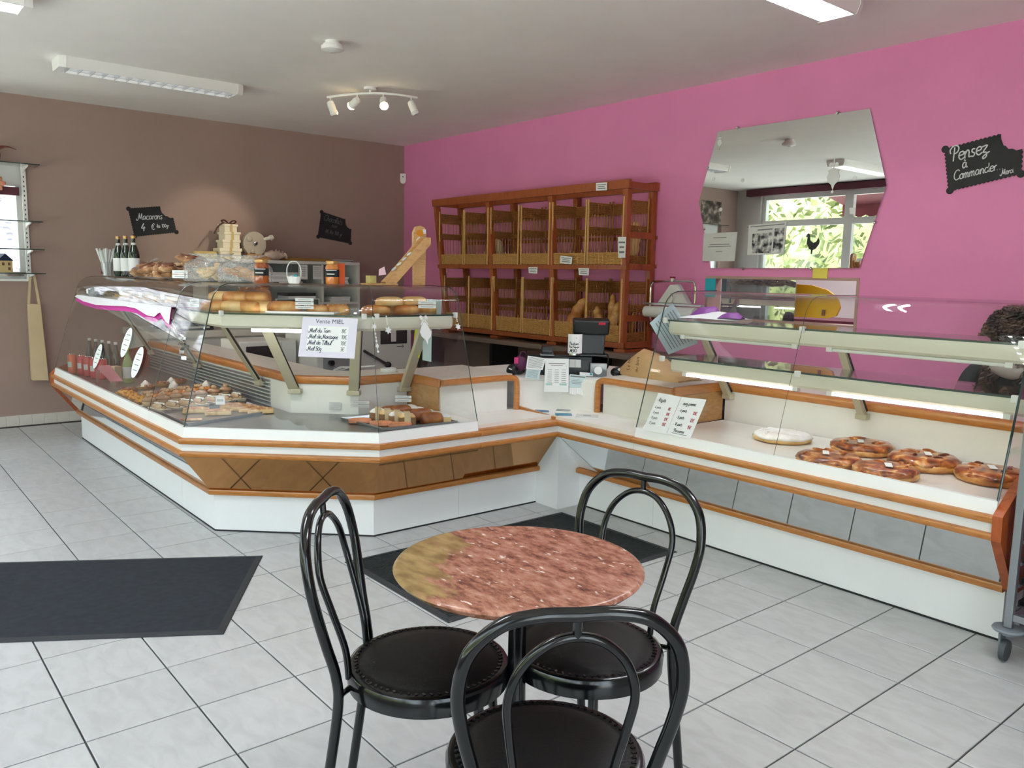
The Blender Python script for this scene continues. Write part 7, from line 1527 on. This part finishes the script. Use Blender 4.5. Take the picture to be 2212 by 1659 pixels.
MB().box((1.15, -2.76, 0), (2.02, -2.28, 0.52)).obj('body', 'unit_white', cbn, world=True); MB().box((1.13, -2.78, 0.52), (2.05, -2.27, 0.55)).obj('top', 'beige_laminate', cbn, world=True)
ov = thing('microwave', 'white microwave with a dark window behind the corner case', 'microwave', (1.8, -2.54, 0.5505))
MB().box((-0.22, -0.22, 0.012), (0.19, 0.26, 0.30)).obj('housing', 'unit_white', ov, bevel=0.008); dd = MB().box((0.191, -0.21, 0.02), (0.203, 0.12, 0.29)).obj('door', 'unit_white', ov, bevel=0.003); MB().box((0.2035, -0.17, 0.05), (0.206, 0.08, 0.26)).obj('window', 'dark_plastic', dd); MB().box((0.191, 0.13, 0.03), (0.196, 0.25, 0.28)).obj('keypad', 'paper_grey', ov)
for s in (-0.2, 0.24): MB().box((-0.2, s-0.01, 0), (0.17, s+0.01, 0.012)).obj('foot', 'black_plastic', ov)
pr = thing('printer', 'grey printer on the low cabinet by the brown wall', 'printer', (0.55, -2.72, 0.862))
MB().hexa([(-0.2, -0.22, 0), (0.22, -0.22, 0), (0.22, 0.2, 0), (-0.2, 0.2, 0), (-0.2, -0.22, 0.14), (0.14, -0.22, 0.16), (0.14, 0.2, 0.16), (-0.2, 0.2, 0.14)]).obj('body', 'dark_plastic', pr, bevel=0.01); MB().box((0.10, -0.17, 0.02), (0.24, 0.15, 0.035)).obj('paper_tray', 'paper_grey', pr); MB().box((-0.12, -0.18, 0.15), (0.08, 0.16, 0.162)).obj('lid', 'grey_plastic', pr)
tag(MB().blob((0, 0, 0.09), (0.10, 0.16, 0.10), 16, 8, 0.10, seed=11).obj('crumpled_bag', 'plum_striped', loc=(0.62, -2.10, 0.862), smooth='full') if False else MB().grid(lambda u, v: (0.50+0.18*v, -2.34+0.42*u, 0.87+0.30*sin(pi*u)**0.6*(1-0.5*abs(2*v-1))+0.008*sin(22*u)), 16, 6).obj('striped_bag', 'stripe_bag', smooth=True) if False else MB().cbox((0, 0, 0.05), (0.14, 0.3, 0.1)).obj('brown_box', 'brown_jar', loc=(0.62, -2.0, 0.862), rot=(0, 0, 0.2), bevel=0.006), 'brown box on the low cabinet seen through the corner case', 'box')
# striped paper bag standing behind the brioche rolls
ramp_mat('striped_paper', [(0.46, (178, 140, 132)), (0.50, (120, 92, 96)), (0.56, (168, 134, 126))], 0.7, scale=3.0, stretch=(1, 3, 1), tex='wave', dist=0.5, detail=0)
tag(MB().grid(lambda u, v: (2.9+0.10*v, -2.98+0.26*u, 1.03+0.30*(sin(pi*(0.15+0.8*u))**0.7)*(1-0.25*v)+0.05), 12, 4).obj('display_fan', 'striped_paper', smooth=True), 'striped rounded paper fan standing behind the brioche rolls', 'paper') if False else None
# cables on the worktop
cbl = thing('white_cable', 'bundled white cable on the worktop behind the corner case', 'cable', (3.62, -2.78, 0.787))
MB().tube(smoothpath([(0.06*cos(a*1.7)*(1-0.03*a)-0.02*a*0.2, 0.09*sin(a*1.3)+0.02*a, 0.006+0.004*(a % 3)) for a in range(14)], 4), 0.0035, 5).obj('loop', 'decal_white', cbl, smooth=True)
cb2 = thing('white_cable', 'coiled white cable with a plug at the till end of the worktop', 'cable', (3.86, -2.52, 0.787))
for k in range(3): MB().tube([(0.04*cos(2*pi*i/16), 0.05*sin(2*pi*i/16), 0.006+0.008*k) for i in range(16)], 0.0035, 5, closed=True).obj('loop', 'decal_white', cb2, smooth=True)
MB().box((-0.06, 0.03, 0), (-0.03, 0.06, 0.02)).obj('plug', 'decal_white', cb2)
# ================================================================== SHELVES AT THE SIDE WINDOW
def upright_post():
    t = thing('shelf_standard', 'white slotted upright post at the edge of the side window', 'post', (0.02, -3.865, 1.30))
    MB().box((0.002, -3.885, 1.30), (0.022, -3.850, 2.29)).obj('post', 'white_plastic', t, world=True)
    for k in range(24): MB().box((0.0222, -3.872, 1.33+0.04*k), (0.0228, -3.864, 1.345+0.04*k)).obj('slot', 'shadow_and_parts_black', t, world=True)
upright_post()
for i, (zz, l) in enumerate(((2.262, 'top'), (1.785, 'second'), (1.550, 'third'), (1.345, 'lowest'))):
    t = thing('window_shelf', 'thin glass shelf across the side window, %s of four' % l, 'shelf', (0.15, -4.7, zz), group='glass shelves across the side window')
    MB().box((0.024, -5.95, zz), (0.26, -3.78, zz+0.008)).obj('glass', 'shelf_glass', t, world=True); MB().box((0.2602, -5.95, zz), (0.262, -3.78, zz+0.008)).obj('front_edge', 'glass_edge', t, world=True); MB().box((0.024, -3.7798, zz), (0.262, -3.778, zz+0.008)).obj('end_edge', 'glass_edge', t, world=True)
    for y in (-3.868, -5.0): MB().prism([(0.023, zz-0.05), (0.023, zz-0.001), (0.24, zz-0.001), (0.235, zz-0.012), (0.06, zz-0.03)], lambda u, v, d: (u, d, v), y-0.006, y+0.006).obj('bracket', 'white_plastic', t, world=True)
mat('rust', (110, 56, 46), 0.7, var=0.2); mat('peach', (222, 150, 116), 0.6, var=0.1); mat('toy_cream', (222, 200, 140), 0.6)
va = thing('dried_plant', 'dark red dried plant on the top shelf of the side window', 'plant', (0.12, -4.10, 2.271))
MB().lathe([(0.001, 0), (0.05, 0), (0.06, 0.07), (0.05, 0.09), (0.001, 0.09)], 14).obj('pot', 'rust', va, smooth=True)
for k in range(6): MB().tube(smoothpath([(0, 0, 0.08), (0.02*k-0.05, 0.03*(k-2), 0.13), (0.03*k-0.08, 0.055*(k-2), 0.15-0.02*abs(k-3))], 3), [0.012, 0.014, 0.01, 0.008, 0.006, 0.004, 0.003][:7], 6).obj('stem', 'rust', va, smooth=True)
fo = thing('paper_flower', 'peach coloured paper flower hanging under the top shelf of the side window', 'flower', (0.10, -4.08, 2.10))
for k in range(6): MB().blob((0.02*cos(k), 0.035*cos(k*1.05), 0.035*sin(k*1.05)), (0.012, 0.03, 0.022), 8, 6, 0.15, Matrix.Rotation(k*1.05, 3, 'X'), k).obj('petal', 'peach', fo, smooth='full')
MB().tube([(0, 0, 0.03), (0, 0, 0.155)], 0.002, 5).obj('thread', 'paper_grey', fo)
hs_ = thing('toy_house', 'small cream toy house on the lowest shelf of the side window', 'ornament', (0.15, -4.085, 1.354), 0.4)
MB().box((-0.05, -0.06, 0), (0.05, 0.06, 0.10)).obj('wall', 'toy_cream', hs_); MB().prism([(-0.07, 0.10), (0.07, 0.10), (0.0, 0.16)], lambda u, v, d: (d, u, v), -0.055, 0.055).obj('roof', 'navy', hs_)
for (y, z) in ((0.02, 0.02), (0.02, 0.06), (-0.03, 0.06)): MB().box((0.0505, y, z), (0.052, y+0.02, z+0.025)).obj('window', 'brown_jar', hs_)
bs = thing('biscuit_bag', 'clear bag of chocolate biscuits on the sill of the side window', 'bag', (0.03, -3.97, 1.3005))
MB().blob((0.0, 0, 0.045), (0.03, 0.09, 0.046), 16, 8, 0.06, seed=3).obj('film', 'film_bag', bs, smooth='full')
for k in range(6): MB().blob((0.0, -0.055+0.022*k, 0.03+0.018*(k % 2)), (0.014, 0.03, 0.010), 8, 5, 0.1, seed=k).obj('biscuit', 'choco_swirl', bs, smooth='full')
# long paper baguette bags hanging from the lowest shelf bracket
mat('bag_paper', (206, 184, 146), 0.8, var=0.04)
tg_ = thing('hanging_bag', 'long cream cloth bag hanging from the shelf end beside the side window', 'bag', (0.06, -3.84, 1.33))
MB().hexa([(0.03, -3.905, 0.41), (0.11, -3.905, 0.41), (0.11, -3.775, 0.40), (0.03, -3.775, 0.40), (0.055, -3.905, 1.085), (0.085, -3.905, 1.085), (0.085, -3.80, 1.08), (0.055, -3.80, 1.08)]).obj('bag', 'bag_paper', tg_, world=True, bevel=0.006)
for s, b in ((-3.893, -3.868), (-3.812, -3.838)): MB().bar((0.07, s, 1.08), (0.07, b, 1.335), 0.020, 0.004, up=(1, 0, 0)).obj('strap', 'bag_paper', tg_, world=True)
# ================================================================== PINK WALL DISPENSER
dp = thing('bag_dispenser', 'chrome tube wall dispenser with paper roll and bags beside the bread rack', 'dispenser', (4.17, -0.10, 0.90))
fr = smoothpath([(3.955, -0.16, 1.215), (3.955, -0.16, 1.33), (3.975, -0.16, 1.375), (4.02, -0.16, 1.385), (4.33, -0.16, 1.39), (4.38, -0.16, 1.375), (4.395, -0.16, 1.33), (4.395, -0.16, 1.225)], 5)
MB().tube(fr, 0.009, 8).obj('upper_frame', 'chrome', dp, world=True, smooth=True)
MB().box((3.90, -0.18, 1.20), (4.47, -0.14, 1.215)).obj('shelf_bar', 'steel', dp, world=True)
MB().tube([(3.93, -0.18, 1.145), (4.42, -0.18, 1.150)], 0.045, 20).obj('paper_roll', 'decal_white', dp, world=True, smooth=True)
MB().hexa([(4.03, -0.17, 1.216), (4.33, -0.17, 1.216), (4.33, -0.10, 1.216), (4.03, -0.10, 1.216), (4.13, -0.15, 1.36), (4.21, -0.15, 1.37), (4.21, -0.10, 1.37), (4.13, -0.10, 1.36)]).obj('bag_stack', 'paper_grey', dp, world=True, bevel=0.01)
for xx in (3.955, 4.395): MB().tube(smoothpath([(xx, -0.16, 1.21), (xx, -0.15, 1.08), (xx, -0.10, 0.98), (xx, -0.012, 0.95)], 5), 0.008, 8).obj('leg', 'chrome', dp, world=True, smooth=True)
MB().tube([(4.17, -0.16, 1.385), (4.17, -0.16, 1.41)], 0.014, 10).obj('clamp', 'white_plastic', dp, world=True); MB().tube([(4.17, -0.16, 1.41), (4.17, -0.16, 1.424)], 0.022, 12).obj('clamp_knob', 'bag_burgundy', dp, world=True)
MB().tube([(3.955, -0.16, 1.0), (4.395, -0.16, 1.0)], 0.006, 6).obj('cross_bar', 'chrome', dp, world=True)
# ================================================================== TROLLEY AT THE RIGHT EDGE
ty = thing('tray_trolley', 'grey metal tray trolley on castors at the end of the pie case', 'trolley', (7.50, -1.62, 0))
mat('trolley_grey', (150, 154, 160), 0.35, metal=0.6); mat('castor_grey', (128, 136, 144), 0.5); mat('tyre_dark', (70, 76, 80), 0.6)
for x in (7.255, 7.70):
    for y in (-1.86, -1.40):
        MB().box((x-0.014, y-0.014, 0.13), (x+0.014, y+0.014, 0.95)).obj('post', 'trolley_grey', ty, world=True, bevel=0.003)
        c = thing('x', 'x', 'x') if False else None
        cs = MB().lathe([(0.001, 0.128), (0.052, 0.128), (0.056, 0.122), (0.052, 0.116), (0.028, 0.112), (0.026, 0.10), (0.001, 0.10)], 20, c=(x, y, 0)).obj('castor', 'castor_grey', ty, world=True, smooth=True)
        MB().hexa([(x-0.022, y-0.02, 0.04), (x-0.014, y-0.02, 0.04), (x-0.014, y+0.02, 0.04), (x-0.022, y+0.02, 0.04), (x-0.022, y-0.03, 0.105), (x-0.014, y-0.03, 0.105), (x-0.014, y+0.03, 0.105), (x-0.022, y+0.03, 0.105)]).obj('fork', 'castor_grey', cs, world=True)
        MB().lathe([(0.001, -0.012), (0.03, -0.012), (0.040, -0.010), (0.0425, 0.0), (0.040, 0.010), (0.03, 0.012), (0.001, 0.012)], 20).obj('wheel', 'tyre_dark', cs, loc=(x-7.50, y+1.62-0.015, 0.043), rot=(0, radians(90), 0), smooth=True)
for z in (0.16, 0.90): 
    MB().box((7.27, -1.87, z), (7.685, -1.85, z+0.025)).obj('rail', 'trolley_grey', ty, world=True); MB().box((7.27, -1.41, z), (7.685, -1.39, z+0.025)).obj('rail', 'trolley_grey', ty, world=True)
    for x in (7.255, 7.70): MB().box((x-0.01, -1.845, z), (x+0.01, -1.415, z+0.025)).obj('rail', 'trolley_grey', ty, world=True)
for k in range(8):
    z = 0.21+0.085*k
    t = thing('oven_tray', 'black oven tray in the trolley, %s from the bottom' % ('lowest', 'second', 'third', 'fourth', 'fifth', 'sixth', 'seventh', 'uppermost, eighth')[k], 'tray', (7.4775, -1.63, z), group='black oven trays in the trolley')
    MB().box((-0.205, -0.205, 0), (0.205, 0.205, 0.006)).obj('plate', 'black_plastic', t)
    for s in (-1, 1): MB().box((s*0.205-0.003, -0.205, 0), (s*0.205+0.003, 0.205, 0.022)).obj('rim', 'dark_plastic', t)
    for s in (-1, 1): MB().box((7.4775+s*0.209-0.002, -1.84, z-0.012), (7.4775+s*0.209+0.002, -1.42, z)).obj('runner', 'trolley_grey', ty, world=True)
# ================================================================== PERSON BEHIND THE PIE CASE
mat('skin', (196, 146, 120), 0.5); mat('black_cloth', (34, 36, 40), 0.85, var=0.1, bump=0.2, bscale=120); mat('scarf', (158, 150, 142), 0.8, var=0.2, scale=12)
ramp_mat('curly_hair', [(0.35, (26, 17, 14)), (0.55, (62, 42, 32)), (0.75, (128, 96, 68))], 0.55, scale=12, detail=5)
PX, PY = 6.665, -0.30
stl = thing('stool', 'low round stool under the person behind the pie case', 'stool', (PX, PY+0.12, 0))
MB().lathe([(0.001, 0.385), (0.16, 0.385), (0.17, 0.40), (0.165, 0.42), (0.001, 0.422)], 24).obj('seat', 'black_vinyl', stl, smooth=True)
for k in range(4): MB().tube([(0.11*cos(k*pi/2+0.8), 0.11*sin(k*pi/2+0.8), 0.385), (0.17*cos(k*pi/2+0.8), 0.17*sin(k*pi/2+0.8), 0)], 0.012, 8).obj('leg', 'chrome', stl)
pe = thing('person', 'person with dark curly hair and black top bending behind the pie case', 'person', (PX, PY, 0))
def skin_fig(name, verts, edges, radii, m, parent, sub=2):
    me = bpy.data.meshes.new(name); me.from_pydata(verts, edges, []); o = bpy.data.objects.new(name, me); COL.objects.link(o); o.parent = parent
    sk_ = o.modifiers.new('skin', 'SKIN'); sk_.use_smooth_shade = True
    sv = me.skin_vertices[0].data if me.skin_vertices else None
    if sv is None:
        bpy.context.view_layer.objects.active = o; sv = me.skin_vertices[0].data
    for i, r in enumerate(radii): sv[i].radius = r if isinstance(r, tuple) else (r, r)
    sv[0].use_root = True
    s = o.modifiers.new('sub', 'SUBSURF'); s.levels = sub; s.render_levels = sub
    me.materials.append(MAT[m]); return o
vs = [(0, 0.12, 0.50), (0, 0.08, 0.62), (0, 0.03, 0.78), (0, -0.005, 0.92), (0, -0.015, 1.00), (0, -0.03, 1.06),
      (-0.11, 0.00, 0.955), (-0.20, -0.02, 0.93), (-0.25, -0.06, 0.76), (-0.20, -0.18, 0.66), (-0.13, -0.26, 0.70),
      (0.11, 0.00, 0.955), (0.20, -0.02, 0.93), (0.25, -0.06, 0.76), (0.20, -0.16, 0.66), (0.13, -0.24, 0.70),
      (-0.10, 0.10, 0.48), (-0.13, -0.22, 0.48), (-0.13, -0.24, 0.12), (-0.13, -0.28, 0.05),
      (0.10, 0.10, 0.48), (0.13, -0.20, 0.48), (0.13, -0.22, 0.12), (0.13, -0.26, 0.05)]
es = [(0,1),(1,2),(2,3),(3,4),(4,5),(3,6),(6,7),(7,8),(8,9),(9,10),(3,11),(11,12),(12,13),(13,14),(14,15),(0,16),(16,17),(17,18),(18,19),(0,20),(20,21),(21,22),(22,23)]
rd = [(0.15,0.11),(0.145,0.10),(0.15,0.10),(0.12,0.085),0.058,0.052,0.075,0.062,0.048,0.040,0.034,0.075,0.062,0.048,0.040,0.034,0.085,0.075,0.05,0.045,0.085,0.075,0.05,0.045]
try: skin_fig('body', vs, es, rd, 'black_cloth', pe)
except Exception as e_:
    print('skin fallback', e_)
    q = MB()
    for a, b in es: q.tube([vs[a], vs[b]], [rd[a] if not isinstance(rd[a], tuple) else rd[a][0], rd[b] if not isinstance(rd[b], tuple) else rd[b][0]], 10)
    q.obj('body', 'black_cloth', pe, smooth=True)
# head turned down, facing the customer side
hc = Vector((0, -0.055, 1.155)); HM = Matrix.Rotation(radians(28), 3, 'X')
def headp(a, b):
    d = Vector((cos(a)*sin(b), sin(a)*sin(b), cos(b))); r = Vector((0.076*d.x, 0.094*d.y, 0.115*d.z))
    f = max(0.0, -d.y)
    if d.z < 0: r.x *= 1-0.30*(-d.z)**1.5; r.y *= 1-0.10*(-d.z)
    if f > 0.8 and abs(d.x) < 0.25: r.y -= 0.020*(1-abs(d.x)/0.25)*max(0, 1-abs(d.z+0.08)/0.28)        # nose
    if f > 0.6 and 0.10 < d.z < 0.34 and 0.15 < abs(d.x) < 0.55: r.y += 0.008                              # eye sockets
    if f > 0.7 and -0.62 < d.z < -0.45 and abs(d.x) < 0.3: r.y -= 0.005                                    # lips
    return hc + HM @ r
hd2 = MB().rings([[headp(2*pi*i/32, pi*j/22 if 0 < j < 22 else (0.03 if j == 0 else pi-0.03)) for i in range(32)] for j in range(22, -1, -1)]).obj('head', 'skin', pe, smooth='full')
for s in (-1, 1):
    MB().blob(hc + HM @ Vector((s*0.030, -0.083, 0.022)), (0.008, 0.005, 0.006), 10, 6).obj('eye', 'brown_jar', hd2, smooth='full')
    MB().blob(hc + HM @ Vector((s*0.076, 0.005, 0.0)), (0.010, 0.018, 0.030), 10, 6).obj('ear', 'skin', hd2, smooth='full')
MB().blob(hc + HM @ Vector((0, -0.088, -0.058)), (0.022, 0.008, 0.008), 10, 6).obj('mouth', 'brown_jar', hd2, smooth='full')
# hands
def hand(cx, s):
    base = Vector((cx, -0.26, 0.715)); q = MB().blob(base + Vector((0, -0.035, 0.0)), (0.038, 0.045, 0.015), 12, 8).obj('hand', 'skin', pe, smooth='full')
    for k, L in enumerate((0.062, 0.072, 0.068, 0.052)):
        x = base.x + s*(-0.027+0.018*k); y = base.y-0.07
        MB().tube(smoothpath([(x, y, 0.716), (x, y-L*0.5, 0.722), (x, y-L, 0.708)], 4), [0.009]*8+[0.006], 8).obj('finger', 'skin', q, smooth='full')
    MB().tube(smoothpath([(base.x-s*0.03, base.y-0.02, 0.714), (base.x-s*0.055, base.y-0.05, 0.716), (base.x-s*0.05, base.y-0.075, 0.71)], 4), [0.011]*8+[0.007], 8).obj('thumb', 'skin', q, smooth='full')
hand(-0.13, 1); hand(0.13, -1)
# curly hair: a cap of many ringlets
q = MB(); rnd = random.Random(17)
for k in range(560):
    a = rnd.uniform(0, 2*pi); b = math.acos(rnd.uniform(-0.35, 1.0)); d = Vector((cos(a)*sin(b), sin(a)*sin(b), cos(b)))
    if d.z < -0.15 and d.y < -0.5: continue
    p = hc + Vector((0.125*d.x, 0.02+0.12*d.y, 0.012+0.125*d.z)); L = rnd.uniform(0.05, 0.09); dirn = (d*0.4 + Vector((0, 0, -0.9))).normalized(); o1 = dirn.orthogonal().normalized(); o2 = dirn.cross(o1)
    pts = [p + d*0.012 + dirn*L*(i/9) + (o1*cos(i*1.9+k) + o2*sin(i*1.9+k))*0.012 for i in range(10)]
    q.tube(pts, [0.006]*8+[0.005, 0.003], 5)
q.blob(hc + Vector((0, 0.02, 0.015)), (0.118, 0.115, 0.122), 20, 14, 0.03, seed=3)
for k in range(150):   # longer locks falling beside the face onto the chest
    s = -1 if k % 2 else 1; p = hc + Vector((s*rnd.uniform(0.03, 0.11), rnd.uniform(-0.03, 0.07), rnd.uniform(-0.10, 0.0))); L = rnd.uniform(0.16, 0.28)
    dirn = Vector((s*0.10, -0.30 if p.y < 0.02 else 0.25, -1)).normalized(); o1 = dirn.orthogonal().normalized(); o2 = dirn.cross(o1)
    pts = [p + dirn*L*(i/15) + (o1*cos(i*1.6+k) + o2*sin(i*1.6+k))*0.013 for i in range(16)]
    q.tube(pts, [0.007]*13+[0.006, 0.004, 0.003], 5)
q.obj('hair', 'curly_hair', pe, smooth=True, kind='stuff')
MB().tube(smoothpath([(0.10*cos(2*pi*i/10), -0.02+0.085*sin(2*pi*i/10)-0.02, 0.985+0.012*sin(4*pi*i/10)-0.03*max(0, -sin(2*pi*i/10))) for i in range(10)], 4, closed=True), 0.038, 10, closed=True).obj('scarf', 'scarf', pe, smooth='full')
